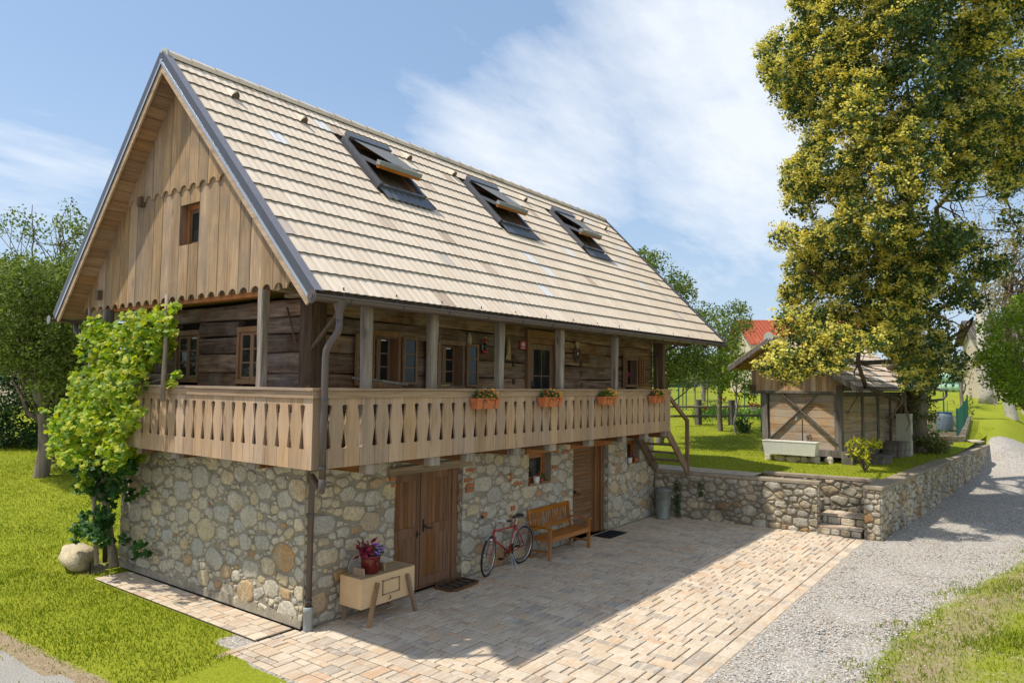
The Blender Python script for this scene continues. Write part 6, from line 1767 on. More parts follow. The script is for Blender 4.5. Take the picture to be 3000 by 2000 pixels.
m = MB(); hp_ = heart_pts(.085)[:-1]; m.prism([(p[0], -.03, p[2] * 1.3 + .17) for p in hp_], (0, .02, 0)); m.build('wooden_heart', 'pale_wood', hw)
m = MB(); m.tube([(.0, -.03, .0), (.01, -.03, -.06)], .02, 6); m.build('ribbon', 'white_print', hw)
m = MB(); m.tube([(-.1 + .42, -.55, 3.56), (.75 + .05, -.5, 3.53), (1.25, -.72, 3.47)], [.016, .022, .02], 6); tag(m.build('branch_rail', 'bark', None), 'bare natural branch hung as a rail behind the balcony next to the corner', 'branch')

# ================================================================== VEGETATION
def at(u, v, s):
    """point seen in the photograph at column u, row v, lying s metres deep"""
    return CAM_POS + fwd * s + r2 * ((u - 1500) / 2064.9 * s) + u2 * ((1000 - v) / 2064.9 * s)
def gz(x, y):
    a = float(hA(x, y))
    if x > 12.95 and y > float(wall_y(x)): a = max(a, float(hT(x, y)))
    return a
def ground_at(u, s):
    p = at(u, 1000, s); return Vector((p.x, p.y, gz(p.x, p.y)))
rv = random.Random(101); rng = np.random.default_rng(101)
def cloud(name, clusters, per, size, mat, parent, aspect=.7, kind=None, shell=.3, droop=None, fold=.25, updir=.35):
    """clusters: list of (centre, radius)"""
    P = []; T = []
    for c_, r_ in clusters:
        n = max(3, int(per * (r_ if not hasattr(r_, '__len__') else r_[0]) ** 2)); rr_ = (r_, r_, r_ * .8) if not hasattr(r_, '__len__') else r_
        P.append(blob_points(n, tuple(c_), rr_, shell)); T.append(np.clip(rng.normal(rv.uniform(.3, .7), .22, n), .001, .999))
    P = np.concatenate(P); T = np.concatenate(T)
    V, F = leaf_cloud(P, size, aspect, fold=fold, droop=droop, updir=updir)
    return npmesh(name, V, F, mat, parent, np.repeat(T, 5), kind=kind)
def limb(m, a, b, r0, r1, wob=.12, n=5, sub=None, rnd=rv):
    a, b = Vector(a), Vector(b); L = (b - a).length; P = []
    for i in range(n + 1):
        t = i / n; p = a.lerp(b, t)
        if 0 < i < n: p += Vector((rnd.uniform(-1, 1), rnd.uniform(-1, 1), rnd.uniform(-.6, .6))) * L * wob * .5
        P.append(p)
    m.tube(P, [r0 + (r1 - r0) * i / n for i in range(n + 1)], 7, caps=False); return P
def tree(name, label, base, top, crown, per, leafsize, leafmat, trunk_r=.15, bark='bark', group=None, aspect=.7, cat='tree', fruit=None, lean=None, limbs=7, shell=.3, extra=None):
    base = Vector(base); root = thing(name, label, cat, base, group=group)
    m = MB(); top = Vector(top) - base; tp_ = limb(m, (0, 0, -.1), top, trunk_r, trunk_r * .45, .06, 6)
    cl = [(Vector(c_) - base, r_) for c_, r_ in crown]; m.build('trunk', bark, root, smooth=True)
    m = MB(); idx = list(range(len(cl))); rv.shuffle(idx)
    for i in idx[:limbs * 3]:
        s_ = tp_[rv.randrange(2, len(tp_))]; limb(m, s_, cl[i][0], trunk_r * rv.uniform(.15, .4), .008, .15, 5)
    m.build('branch', 'twig_bark', root, smooth=True)
    cloud('crown', cl, per, leafsize, leafmat, root, aspect, shell=shell)
    if fruit:
        mm = MB()
        for i in range(fruit):
            c_, r_ = rv.choice(cl); d = Vector((rv.gauss(0, 1), rv.gauss(0, 1), rv.gauss(0, 1))).normalized() * (r_ if not hasattr(r_, '__len__') else r_[0]) * .95; mm.tone = rv.random(); mm.sphere(tuple(Vector(c_) + d), .028, 5, 4)
        mm.build('fruit', 'apple_fruit', root, kind='stuff', smooth=True)
    return root
def poly_in(poly, u, v):
    c_ = False; n = len(poly); j = n - 1
    for i in range(n):
        if (poly[i][1] > v) != (poly[j][1] > v) and u < (poly[j][0] - poly[i][0]) * (v - poly[i][1]) / (poly[j][1] - poly[i][1]) + poly[i][0]: c_ = not c_
        j = i
    return c_
def fill(poly, n, sfun, r_, holes=()):
    us = [p[0] for p in poly]; vs = [p[1] for p in poly]; out = []; k = 0
    while len(out) < n and k < n * 60:
        k += 1; u, v = rv.uniform(min(us), max(us)), rv.uniform(min(vs), max(vs))
        if not poly_in(poly, u, v) or any(poly_in(h, u, v) for h in holes): continue
        out.append((at(u, v, sfun(u, v)), rv.uniform(*r_)))
    return out
# ---- the flowering linden, its ivy-clad trunk stands behind the utility cabinet
LB = Vector((22.6, -5.05, ZG - .05))
lind = thing('linden_tree', 'huge flowering linden tree covered in yellow blossom filling the right of the view', 'tree', LB)
outer = [(2330, -250), (2345, 20), (2330, 110), (2240, 140), (2255, 215), (2300, 290), (2345, 350), (2370, 460), (2310, 530), (2335, 620), (2290, 690), (2335, 780), (2300, 860), (2320, 960), (2400, 980), (2520, 990), (2600, 1000), (2660, 1090), (2740, 1120), (2790, 1080), (2800, 960), (2870, 900), (2900, 850), (2940, 790), (2900, 700), (2770, 660), (2745, 600), (2800, 560), (2890, 560), (2960, 540), (3080, 620), (3120, 300), (3120, -250)]
holes = [[(2745, 560), (2900, 565), (2970, 700), (2900, 690), (2800, 640)], [(2750, 930), (2860, 920), (2850, 990), (2770, 1010)], [(2370, 175), (2440, 160), (2450, 210), (2390, 225)]]
def sl_(u, v):
    k = min(1, abs(u - 2680) / 460.0); base_ = 16.2 + 4.5 * k * k + (1.6 if v > 700 else 0); return base_ + rv.random() ** 1.6 * 4.5
cl_ = fill(outer, 600, sl_, (.26, .52), holes)
cl_ += fill([(2215, 1085), (2240, 1050), (2330, 1020), (2340, 960), (2480, 960), (2600, 1000), (2560, 1035), (2470, 1050), (2440, 1100), (2380, 1090), (2330, 1120), (2260, 1100)], 34, lambda u, v: 16.3 + rv.random() * 1.3, (.15, .30))
# hanging left branch in front of the shed
for (u, v, s_, r_) in ((2225, 1075, 16.4, .15), (2250, 1065, 16.4, .2), (2285, 1055, 16.5, .22), (2320, 1050, 16.6, .25), (2360, 1045, 16.8, .28), (2400, 1030, 17, .3), (2270, 1095, 16.4, .16), (2330, 1095, 16.5, .16), (2420, 1080, 16.6, .2), (2450, 1050, 17, .3), (2350, 1000, 17, .35), (2310, 930, 17.2, .35), (2300, 960, 17.2, .3), (2235, 155, 18.5, .22), (2265, 190, 18.5, .3), (2290, 240, 18.5, .3), (2310, 160, 18.5, .25), (2345, 60, 18.6, .25), (2330, 20, 18.6, .18), (2325, 545, 18.6, .3), (2300, 535, 18.6, .2), (2295, 690, 18.4, .25),
                       (2660, 1120, 18, .3), (2720, 1130, 19, .3), (2780, 1100, 19, .3), (2850, 900, 19, .3), (2900, 780, 19, .35), (2940, 760, 19, .25), (2880, 720, 19, .3), (2820, 860, 19, .35), (2760, 1060, 19, .3), (2830, 1060, 19, .25), (2800, 1100, 19, .22), (2960, 640, 18, .35), (3000, 700, 18, .3), (2940, 560, 17.5, .3)):
    cl_.append((at(u, v, s_), r_))
L_ = [(c_ - LB, r_) for c_, r_ in cl_]
cloud('leaves', L_, 950, .10, 'linden_leaf', lind, .85, shell=.15)
FP = []; FT = []
sd_ = np.array(SUN_DIR)
for c_, r_ in L_:
    n = int(2600 * r_ * r_ + 30); u_, = [(c_ + LB - CAM_POS)]
    # fewer blossoms on the right hand, shaded boughs
    px_ = 1500 + 2064.9 * (u_.dot(r2) / u_.dot(fwd)); py_ = 1000 - 2064.9 * (u_.dot(u2) / u_.dot(fwd))
    if px_ > 2700 and py_ > 620: n = int(n * .3)
    elif 2640 < px_ < 2820 and py_ < 330: n = int(n * .2)
    # blossom hangs in bunches
    for q in range(max(2, n // 26)):
        d = rng.normal(size=3); d /= np.linalg.norm(d); d = d + sd_ * .35; d /= np.linalg.norm(d); b = np.array(c_) + d * r_ * rng.uniform(.8, 1.12)
        k = 26; FP.append(b + rng.normal(size=(k, 3)) * np.array([.065, .065, .055])); FT.append(np.clip(rng.normal(rng.uniform(.3, .7), .2, k), .001, .999))
FP = np.concatenate(FP); FT = np.concatenate(FT)
V, F = quad_cloud(FP, .07, .75); npmesh('blossom', V, F, 'linden_flower', lind, np.repeat(FT, 4), kind='stuff')
m = MB(); tp_ = limb(m, (0, 0, -.1), Vector((.3, .4, 12)), .36, .2, .02, 8); m.build('trunk', 'bark', lind, smooth=True)
for (u, v, s_, k) in ((2450, 500, 19, 3), (2380, 800, 19, 3), (2520, 900, 20, 2), (2350, 990, 17.5, 2), (2560, 350, 18, 5), (2420, 250, 19, 6), (2850, 650, 20, 4), (2900, 780, 20, 3), (2850, 930, 20, 2), (2950, 400, 19, 5), (2700, 200, 19, 6), (2450, 1000, 18, 1)):
    m = MB(); e = at(u, v, s_) - LB; P = limb(m, tp_[k], e, .11, .03, .12, 7)
    for i in range(5): q = P[rv.randrange(3, len(P))]; limb(m, q, q + Vector((rv.uniform(-1.3, 1.3), rv.uniform(-1.3, 1.3), rv.uniform(-1, .6))), .025, .006, .2, 4)
    m.build('branch', 'twig_bark', lind, smooth=True)
# bare dark twigs against the sky gap on the right
m = MB()
for (a, b) in (((2740, 585, 19.5), (2880, 700, 19.5)), ((2760, 590, 19.5), (2960, 560, 19.5)), ((2800, 640, 19.5), (2770, 560, 19.5)), ((2750, 820, 19), (2890, 880, 19)), ((2740, 920, 19), (2830, 960, 19)), ((2950, 560, 18), (2990, 720, 18))):
    P = limb(m, at(*a) - LB, at(*b) - LB, .028, .010, .1, 7)
    for i in range(7): q = P[rv.randrange(1, len(P))]; limb(m, q, q + Vector((rv.uniform(-.7, .7), rv.uniform(-.7, .7), rv.uniform(-.6, .4))), .011, .004, .25, 4)
m.build('twigs', 'twig_bark', lind, smooth=True, kind='stuff')
m = MB(); m.tube([at(2655, 1100, 21) - LB, at(2640, 1180, 21) - LB, at(2600, 1235, 21) - LB, at(2612, 1260, 20.6) - LB], [.05, .04, .025, .012], 6); m.tube([at(2650, 1120, 21) - LB, at(2652, 1190, 20.5) - LB, at(2665, 1240, 20.3) - LB, at(2655, 1262, 20.2) - LB], [.04, .035, .02, .01], 6); m.build('hanging_bough', 'twig_bark', lind, smooth=True)
# ivy on the trunk
iv = thing('trunk_ivy', 'column of variegated ivy climbing the linden trunk beside the utility cabinet', 'ivy', LB)
ivc = []
for i in range(90):
    t = rv.random(); z = 2.75 * t; w_ = .42 + .28 * (1 - t) ** 2
    a = rv.uniform(0, 2 * PI); ivc.append((Vector((math.cos(a) * w_, math.sin(a) * w_ + .05, z + .05)), rv.uniform(.12, .24)))
for i in range(46):
    t = rv.random(); ivc.append((Vector((-.3 + rv.uniform(-.5, .5) + t * .7, -.35 + rv.uniform(-.4, .35), .10 + (1 - t) * .5)), rv.uniform(.12, .25)))
cloud('ivy_leaves', ivc, 900, .085, 'ivy_leaf', iv, .9, shell=.4)
# ---- orchard trees behind the house
def blob_tree(name, label, u, s, vtop, polys, n, r_, per, ls, mat, spread=2.2, trunk_r=.16, tu=None, **k):
    b = ground_at(tu if tu is not None else u, s); cl = []
    for poly, m_ in polys: cl += fill(poly, m_, lambda a, c: s + rv.uniform(-spread, spread), r_)
    tree(name, label, b, at(u, vtop, s), cl, per, ls, mat, trunk_r, **k)
blob_tree('apple_tree', 'apple tree rising behind the far corner of the house roof', 1935, 27, 950, [([(1880, 740), (1960, 760), (2030, 840), (2020, 880), (1960, 900), (2090, 900), (2060, 1000), (2080, 1100), (2000, 1120), (1900, 1110), (1870, 1000), (1840, 850)], 150)], 1, (.3, .55), 520, .10, 'apple_leaf', tu=1930, limbs=9)
blob_tree('apple_tree', 'smaller apple tree with loose crown between the house roof and the red tiled roof', 2110, 31, 980, [([(2100, 890), (2180, 900), (2200, 940), (2150, 1000), (2170, 1060), (2050, 1080), (2020, 1000), (2030, 920), (2070, 910)], 80)], 1, (.3, .5), 430, .10, 'apple_leaf', trunk_r=.12)
blob_tree('young_birch', 'slender young tree with pale trunk and fresh leaves in front of the rail fence', 2157, 30, 1040, [([(2110, 1030), (2180, 1000), (2230, 1040), (2235, 1120), (2190, 1170), (2130, 1150), (2080, 1130), (2060, 1080)], 70)], 1, (.22, .42), 420, .10, 'fresh_leaf', spread=1.3, trunk_r=.05, bark='birch_bark', tu=2155)
blob_tree('low_fruit_tree', 'bright green low tree far behind the wire fence', 2060, 44, 1080, [([(1990, 1050), (2110, 1050), (2120, 1110), (1990, 1120)], 40)], 1, (.5, .8), 60, .13, 'fresh_leaf')
blob_tree('low_fruit_tree', 'round light green tree far beyond the garden seen under the porch eaves', 2000, 60, 1080, [([(1960, 1040), (2060, 1050), (2060, 1110), (1960, 1110)], 30)], 1, (.6, 1.0), 40, .16, 'fresh_leaf', trunk_r=.1)
# right hand trees
blob_tree('bushy_tree', 'bright green leafy tree hanging into the right edge of the view', 3090, 21, 950, [([(2880, 960), (2930, 900), (2990, 880), (3080, 860), (3150, 1100), (3050, 1190), (2960, 1160), (2900, 1120), (2870, 1040), (2905, 1000)], 130), ([(2905, 1060), (2990, 1060), (3010, 1190), (2940, 1170)], 22)], 1, (.2, .42), 700, .095, 'fresh_leaf', spread=1.5, trunk_r=.16, tu=3090)
blob_tree('withered_tree', 'tall half bare tree with ochre leaves behind the right green tree', 2960, 38, 800, [([(2880, 720), (2960, 640), (3060, 640), (3080, 930), (2900, 930), (2870, 820)], 110)], 1, (.3, .6), 170, .12, 'dry_leaf', trunk_r=.3, bark='birch_bark', limbs=16)
b = ground_at(2886, 45); t = thing('tree_trunk', 'thick pale grey trunk of a tall tree standing on the lawn at the far right', 'tree', b); m = MB()
m.tube([Vector((0, 0, -.1)), Vector((0, 0, .6)), Vector((.1, .1, 2.5)), Vector((.0, .3, 7))], [.50, .40, .34, .22], 12); m.build('trunk', 'birch_bark', t, smooth=True); m = MB(); m.tube([Vector((.0, -.42, -.05)), Vector((0, -.42, .35))], [.14, .11], 8); m.build('stump', 'bark', t)
cloud('crown', [(at(rv.uniform(2830, 3020), rv.uniform(380, 700), 45) - b, rv.uniform(.5, 1)) for i in range(40)], 40, .16, 'dry_leaf', t); m = MB()
for i in range(14): limb(m, Vector((0, .3, rv.uniform(4, 7))), at(rv.uniform(2830, 3020), rv.uniform(560, 850), 45) - b, .08, .02, .15, 5)
m.build('branch', 'birch_bark', t, smooth=True)
b = ground_at(2697, 36); t = thing('tree_trunk', 'tall slim pale trunk showing through the linden boughs', 'tree', b); m = MB(); m.tube([Vector((0, 0, -.1)), Vector((.1, 0, 3)), Vector((0, .1, 9))], [.3, .24, .16], 9); m.build('trunk', 'birch_bark', t, smooth=True)
blob_tree('orchard_sapling', 'small yellowing orchard tree on the far lawn left of the thick trunk', 2815, 42, 1080, [([(2775, 1030), (2850, 1030), (2850, 1115), (2785, 1115)], 26)], 1, (.3, .5), 90, .12, 'dry_leaf', trunk_r=.12, tu=2817)
b = ground_at(2838, 37); t = thing('young_shrub', 'single slender green sapling behind the wire fence posts on the lawn', 'shrub', b); cloud('foliage', [(Vector((0, 0, .2 + .12 * i)), .18 - .008 * i) for i in range(12)], 700, .08, 'bush_leaf', t)
# left garden: apple tree over dark hedge
hb = []
hp1 = [(-60, 980), (120, 1000), (260, 1040), (290, 1180), (250, 1330), (60, 1330), (-60, 1330)]
b = ground_at(80, 23); t = thing('hedge', 'dense dark green hedge at the left edge behind the lawn', 'hedge', b)
cloud('foliage', [(c_ - b, r_) for c_, r_ in fill(hp1, 200, lambda u, v: 23.5 + rv.uniform(-1, 1), (.35, .6))], 330, .11, 'bush_leaf', t)
blob_tree('apple_tree', 'old apple tree laden with small green apples at the left of the house', 130, 19.5, 900, [([(-60, 780), (60, 760), (150, 770), (250, 760), (300, 800), (330, 950), (300, 1100), (220, 1130), (120, 1160), (60, 1080), (-60, 1060)], 300), ([(180, 1130), (300, 1120), (320, 1240), (250, 1330), (170, 1240), (130, 1200)], 50)], 1, (.25, .48), 900, .085, 'apple_leaf', spread=1.6, trunk_r=.2, fruit=300, limbs=14, tu=140)
blob_tree('tall_shoots', 'thin airy upright branches above the apple tree at the left', 175, 21, 720, [([(-40, 600), (30, 600), (120, 640), (150, 720), (40, 690), (-40, 680)], 20), ([(160, 610), (210, 600), (240, 650), (290, 640), (290, 760), (200, 760), (150, 720)], 40)], 1, (.16, .34), 420, .085, 'apple_leaf', spread=.8, trunk_r=.05, limbs=12)
m = MB(); P = limb(m, at(100, 800, 21), at(95, 600, 21), .03, .008, .05, 6); tag(m.build('dry_shoot', 'twig_bark', None), 'single dry shoot standing straight above the left apple tree', 'branch')
# ---- grape vine on the corner of the house
def lobed_cloud(P, size, tilt_to=(-.55, -.45, .7)):
    n = len(P); k = 10; nr = rng.normal(size=(n, 3)) * .55 + np.array(tilt_to); nr /= np.linalg.norm(nr, axis=1)[:, None]
    a = np.cross(nr, rng.normal(size=(n, 3))); a /= np.linalg.norm(a, axis=1)[:, None]; b = np.cross(nr, a)
    rad = np.array([.35, .95, .72, 1.0, .70, 1.08, .70, 1.0, .72, .95]); an = np.arange(k) * 2 * PI / k
    s_ = size * (1 + .4 * (rng.random(n) - .5)) * .5
    V = [P + nr * s_[:, None] * .12]
    for j in range(k):
        V.append(P + (a * (math.cos(an[j]) * rad[j]) + b * (math.sin(an[j]) * rad[j])) * s_[:, None] - nr * (s_[:, None] * .15 * (rad[j])))
    V = np.stack(V, 1).reshape(-1, 3); i = np.arange(n)[:, None] * (k + 1)
    F = np.concatenate([i + np.array([[0, 1 + j, 1 + (j + 1) % k]]) for j in range(k)], 0); return V, F
def vp(u, v, x): # on the plane x = const
    d = fwd * 2064.9 + r2 * (u - 1500) + u2 * (1000 - v); return CAM_POS + d * ((x - CAM_POS.x) / d.x)
vine = thing('grape_vine', 'bright green grape vine climbing poles at the left corner of the house', 'vine', (-.45, 5.3, 0))
VO = Vector((-.45, 5.3, 0))
m = MB(); m.tube([vp(335, 1660, -.3) - VO, vp(325, 1590, -.3) - VO, vp(312, 1480, -.35) - VO, vp(290, 1440, -.45) - VO, vp(330, 1330, -.5) - VO, vp(300, 1230, -.6) - VO, vp(330, 1080, -.6) - VO], [.09, .07, .055, .05, .045, .035, .025], 8)
m.tube([vp(290, 1440, -.45) - VO, vp(270, 1370, -.6) - VO, vp(320, 1320, -.7) - VO, vp(240, 1300, -.8) - VO], [.04, .035, .03, .015], 7); m.tube([vp(330, 1080, -.6) - VO, vp(420, 1130, -.7) - VO, vp(470, 1110, -.7) - VO], [.025, .02, .012], 6); m.build('vine_stem', 'bark', vine, smooth=True)
for (a, b, x, nm) in (((283, 1655), (262, 1250), -.55, 0), ((262, 1250), (262, 900), -.62, 0), ((476, 1175), (489, 862), -.85, 1)):
    m = MB(); m.tone = rv.random(); m.tube([vp(a[0], a[1], x) - VO, vp((a[0] + b[0]) / 2 + 3, (a[1] + b[1]) / 2, x) - VO, vp(b[0], b[1], x) - VO], [.045, .038, .028], 8); m.build('pole', 'old_post_wood', vine, smooth=True)
m = MB(); m.beam(vp(240, 1110, -.7) - VO, vp(285, 1055, -.7) - VO, .1, .04); m.build('stay_board', 'grey_timber', vine)
VC = []
for poly, n, x0, x1, r_ in (([(260, 940), (330, 925), (390, 950), (430, 930), (470, 920), (500, 960), (480, 1080), (420, 1100), (370, 1130), (300, 1120), (250, 1040)], 70, -1.0, -.6, (.12, .24)),
                            ([(230, 1110), (300, 1080), (390, 1110), (400, 1180), (380, 1260), (330, 1300), (250, 1290), (220, 1200)], 62, -1.15, -.5, (.14, .26)),
                            ([(150, 1250), (250, 1220), (350, 1260), (330, 1330), (240, 1340), (180, 1360), (160, 1310)], 40, -1.3, -.5, (.12, .24)),
                            ([(190, 1330), (320, 1320), (400, 1290), (410, 1340), (360, 1420), (300, 1450), (230, 1420)], 44, -1.0, -.25, (.12, .22)),
                            ([(120, 1200), (200, 1180), (230, 1210), (160, 1230)], 9, -1.2, -.8, (.08, .14)),
                            ([(235, 1510), (330, 1500), (360, 1560), (320, 1590), (240, 1590), (210, 1560)], 20, -.9, -.3, (.08, .16)), ([(480, 900), (520, 890), (515, 960), (490, 960)], 5, -.9, -.8, (.05, .1)), ([(480, 1090), (520, 1090), (510, 1130), (480, 1140)], 4, -.9, -.8, (.06, .1)), ([(320, 1470), (420, 1380), (440, 1420), (340, 1500)], 5, -.4, -.15, (.05, .1)), ([(360, 1560), (430, 1600), (440, 1630), (400, 1640), (350, 1600)], 6, -.35, -.15, (.05, .1))):
    us = [p[0] for p in poly]; vs = [p[1] for p in poly]; k = 0
    while k < n:
        u, v = rv.uniform(min(us), max(us)), rv.uniform(min(vs), max(vs))
        if poly_in(poly, u, v): VC.append((vp(u, v, rv.uniform(x0, x1)) - VO, rv.uniform(*r_), v)); k += 1
P1 = []; P2 = []
for c_, r_, v in VC:
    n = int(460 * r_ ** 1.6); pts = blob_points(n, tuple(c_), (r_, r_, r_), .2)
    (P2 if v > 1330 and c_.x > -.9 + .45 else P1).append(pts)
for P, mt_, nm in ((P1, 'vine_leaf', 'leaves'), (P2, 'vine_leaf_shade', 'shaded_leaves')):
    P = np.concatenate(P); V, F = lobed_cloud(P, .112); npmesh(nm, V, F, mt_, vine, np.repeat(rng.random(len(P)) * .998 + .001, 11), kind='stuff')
m = MB()
for i in range(22):
    c_, r_, v = rv.choice(VC[:110]); 
    for j in range(16): m.tone = rv.random(); m.sphere((c_.x - r_ * .5 + rv.gauss(0, .018), c_.y - r_ * .4 + rv.gauss(0, .018), c_.z - .05 - j * .008), .009, 5, 3)
m.build('green_grapes', 'apple_fruit', vine, kind='stuff')
o = boulder('boulder', 'large leaning pale boulder at the foot of the grape vine by the house corner', (-.55, 5.95, 0.0), (.30, .42, .27), seed=5, squash=.8)
for i, (u, v, h) in enumerate(((246, 1668, .18), (263, 1672, .2))):
    d = vp(u, v, -.55); m = MB(); m.tube([(d.x, d.y, 0), (d.x, d.y, h)], .018, 6); tag(m.build('iron_stake', 'black_iron', None), ('left' if i == 0 else 'right') + ' one of two short rusty stakes in the grass before the vine', 'stake')
m = MB(); p = ground_at(5, 15.3); m.tube([p, p + Vector((0, 0, .18))], .02, 6); tag(m.build('iron_stake', 'black_iron', None), 'lone rusty stake in the lawn at the left edge of the photo', 'stake')
# ---- shrubs and flowers on the terrace
b = Vector((15.25, -4.55, ZG)); t = thing('yellow_shrub', 'young yellow-leaved shrub on the terrace lawn by the wall corner', 'shrub', b); m = MB(); scl = []
for i in range(11):
    a = rv.uniform(0, 2 * PI); w_ = rv.uniform(.1, .42); z = rv.uniform(.3, .95) * (1 - .35 * w_); e = Vector((math.cos(a) * w_, math.sin(a) * w_, z)); limb(m, (0, 0, 0), e, .016, .006, .08, 4); scl.append((e, .15))
m.build('stems', 'twig_bark', t); P = np.concatenate([blob_points(20, tuple(c_), (.14, .14, .06), .5) for c_, r_ in scl]); V, F = leaf_cloud(P, .17, .42, updir=.8); npmesh('leaves', V, F, 'shrub_leaf', t, np.repeat(rng.random(len(P)) * .998 + .001, 5))
b = ground_at(2175, 30.5); t = thing('fern', 'clump of dark green fern at the foot of the young tree', 'fern', b); P = blob_points(160, (0, 0, .2), (.35, .35, .28), .1); V, F = leaf_cloud(P, .28, .2, updir=.1, droop=(0, 0, .6)); npmesh('fronds', V, F, 'bush_leaf', t, np.repeat(rng.random(len(P)), 5))
for (u, v, s_, lab, fl) in ((2088, 1200, 32, 'thin rose bush with crimson blooms before the rail fence', ((2113, 1168), (2106, 1175), (2120, 1172))), (2062, 1210, 33, 'low rose bush with one red bloom at the left end of the rail fence', ((2073, 1192), (2068, 1195)))):
    b = ground_at(u, s_); t = thing('rose_bush', lab, 'rose bush', b); cloud('foliage', [(Vector((rv.uniform(-.25, .25), rv.uniform(-.25, .25), rv.uniform(.2, 1.1))), .2) for i in range(14)], 350, .07, 'green_small', t)
    flower_mesh('blooms', [tuple(at(a + rv.uniform(-4, 4), c_ + rv.uniform(-4, 4), s_) - b) for a, c_ in fl for _ in range(4)], .085, 'rose_red', t)
b = at(2207, 1192, 30.5); t = thing('hanging_pot', 'glass jar of orange flowers hanging on a string from the shed eaves', 'hanging pot', b); m = MB(); m.lathe([(.05, -.18), (.12, -.17), (.13, 0), (.12, .02)], 12); m.build('jar', 'petal_white', t); flower_mesh('blooms', [tuple(Vector((rv.gauss(0, .1), rv.gauss(0, .1), .1 + rv.gauss(0, .05)))) for i in range(14)], .09, 'petal_orange', t); m = MB(); m.tube([(0, 0, .1), (0, 0, 1.4)], .008, 4); m.build('string', 'white_print', t)
# ---- rail fence
f0, f1 = ground_at(2030, 32.5), ground_at(2250, 33.5)
fn = thing('rail_fence', 'two-rail fence of weathered round poles across the terrace', 'fence', f0); fd_ = (f1 - f0)
for k, u in enumerate((2045, 2142)):
    q = ground_at(u, 33); m = MB(); m.tone = rv.random(); m.tube([q - f0, q - f0 + Vector((0, 0, 1.08)), q - f0 + Vector((0, 0, 1.16))], [.17, .155, .16], 9); m.build('post', 'grey_timber', fn)
for h in (.42, .85):
    m = MB(); m.tone = rv.random(); m.tube([Vector((0, 0, h + .05)) - fd_ * .3, fd_ * .33 + Vector((0, 0, h)), fd_ * .66 + Vector((0, 0, h + .02)), fd_ + Vector((0, 0, h - .02))], .055, 7); m.build('rail', 'grey_timber', fn)
# wire fence of the kitchen garden
wf = ground_at(1950, 39); wr = thing('garden_wire_fence', 'tall wire mesh fence on thin poles around the kitchen garden', 'fence', wf)
up_ = []
for u, h, r_, mt_ in ((2000, 2.5, .03, 'twig_bark'), (2036, 2.5, .03, 'twig_bark'), (2072, 2.5, .03, 'twig_bark'), (2103, 2.3, .03, 'twig_bark'), (1988, 1.5, .04, 'fence_green'), (2010, 1.6, .03, 'fence_green'), (2108, 1.5, .04, 'fence_green'), (2180, 1.9, .03, 'fence_green'), (2234, 2.0, .11, 'fence_green')):
    q = ground_at(u, 39 if r_ < .1 else 31) - wf; m = MB(); m.tube([q, q + Vector((0, 0, h))], r_, 6); m.build('post', mt_, wr)
a, b = ground_at(1950, 39) - wf, ground_at(2110, 39) - wf; m = MB()
for i in range(14): z = .15 + i * .16; m.tube([a + Vector((0, 0, z)), b + Vector((0, 0, z))], .005, 3, caps=False)
for i in range(60): q = a.lerp(b, i / 59); m.tube([q, q + Vector((0, 0, 2.25))], .004, 3, caps=False)
m.build('wire_mesh', 'wire', wr)
gb = ground_at(2110, 36); t = thing('kitchen_garden_plants', 'rows of leeks and vegetables in the soil bed behind the rail fence', 'vegetables', gb)
P = [];
for i in range(420): q = ground_at(rv.uniform(2030, 2235), rv.uniform(34, 38)) - gb; P.append((q.x, q.y, q.z + .02))
V, F = leaf_cloud(np.array(P), .5, .14, updir=.05, droop=(0, 0, .9)); npmesh('leaves', V, F, 'green_small', t, np.repeat(rng.random(len(P)), 5), kind='stuff')
# raised bed, mesh fence and barrel at the right
bd = ground_at(2800, 28.8); bed = thing('raised_bed', 'low stone edged vegetable bed beyond the shed', 'garden bed', bd)
c0, c1, c2, c3 = [ground_at(u, s_) - bd for u, s_ in ((2700, 28.3), (2812, 28.5), (2832, 36), (2720, 37))]
m = MB(); m.prism([c0 + Vector((0, 0, -.2)), c1 + Vector((0, 0, -.2)), c2 + Vector((0, 0, -.2)), c3 + Vector((0, 0, -.2))], (0, 0, .36)); m.build('soil', 'soil', bed)
for (p, q) in ((c0, c1), (c1, c2)):
    n = 6 if p is c0 else 10
    for i in range(n): a, b = p.lerp(q, i / n + .004), p.lerp(q, (i + 1) / n - .004); m = MB(); m.tone = rv.random(); m.beam(a + Vector((0, 0, .02)), b + Vector((0, 0, .02 + rv.uniform(-.02, .02))), .2, .42 + rv.uniform(-.02, .02)); m.build('kerb_stone', 'garden_mortar', bed)
nf_ = thing('mesh_fence', 'green post chain-link fence around the raised bed', 'fence', bd)
pts_ = [(2700, 28.6), (2798, 28.8), (2818, 32), (2829, 35.5), (2700, 37), (2760, 37)]
tops = [ground_at(u, s_) - bd for u, s_ in pts_]
for q in tops: m = MB(); m.tube([q, q + Vector((0, 0, 1.32))], .035, 7); m.build('post', 'fence_green', nf_)
m = MB()
for (p, q) in ((tops[0], tops[1]), (tops[1], tops[2]), (tops[2], tops[3])):
    L = (q - p).length; n = int(L / .11); h = 1.05
    for i in range(-10, n + 1):
        a, b = i / n, (i + 10) / n
        for (s0, s1, z0, z1) in ((a, b, 0, h), (a, b, h, 0)):
            t0, t1 = max(0, s0), min(1, s1)
            if t1 <= t0: continue
            za = z0 + (z1 - z0) * (t0 - s0) / (s1 - s0); zb = z0 + (z1 - z0) * (t1 - s0) / (s1 - s0)
            m.tube([p.lerp(q, t0) + Vector((0, 0, .18 + za)), p.lerp(q, t1) + Vector((0, 0, .18 + zb))], .0055, 3, caps=False)
m.build('wire_mesh', 'fence_green', nf_)
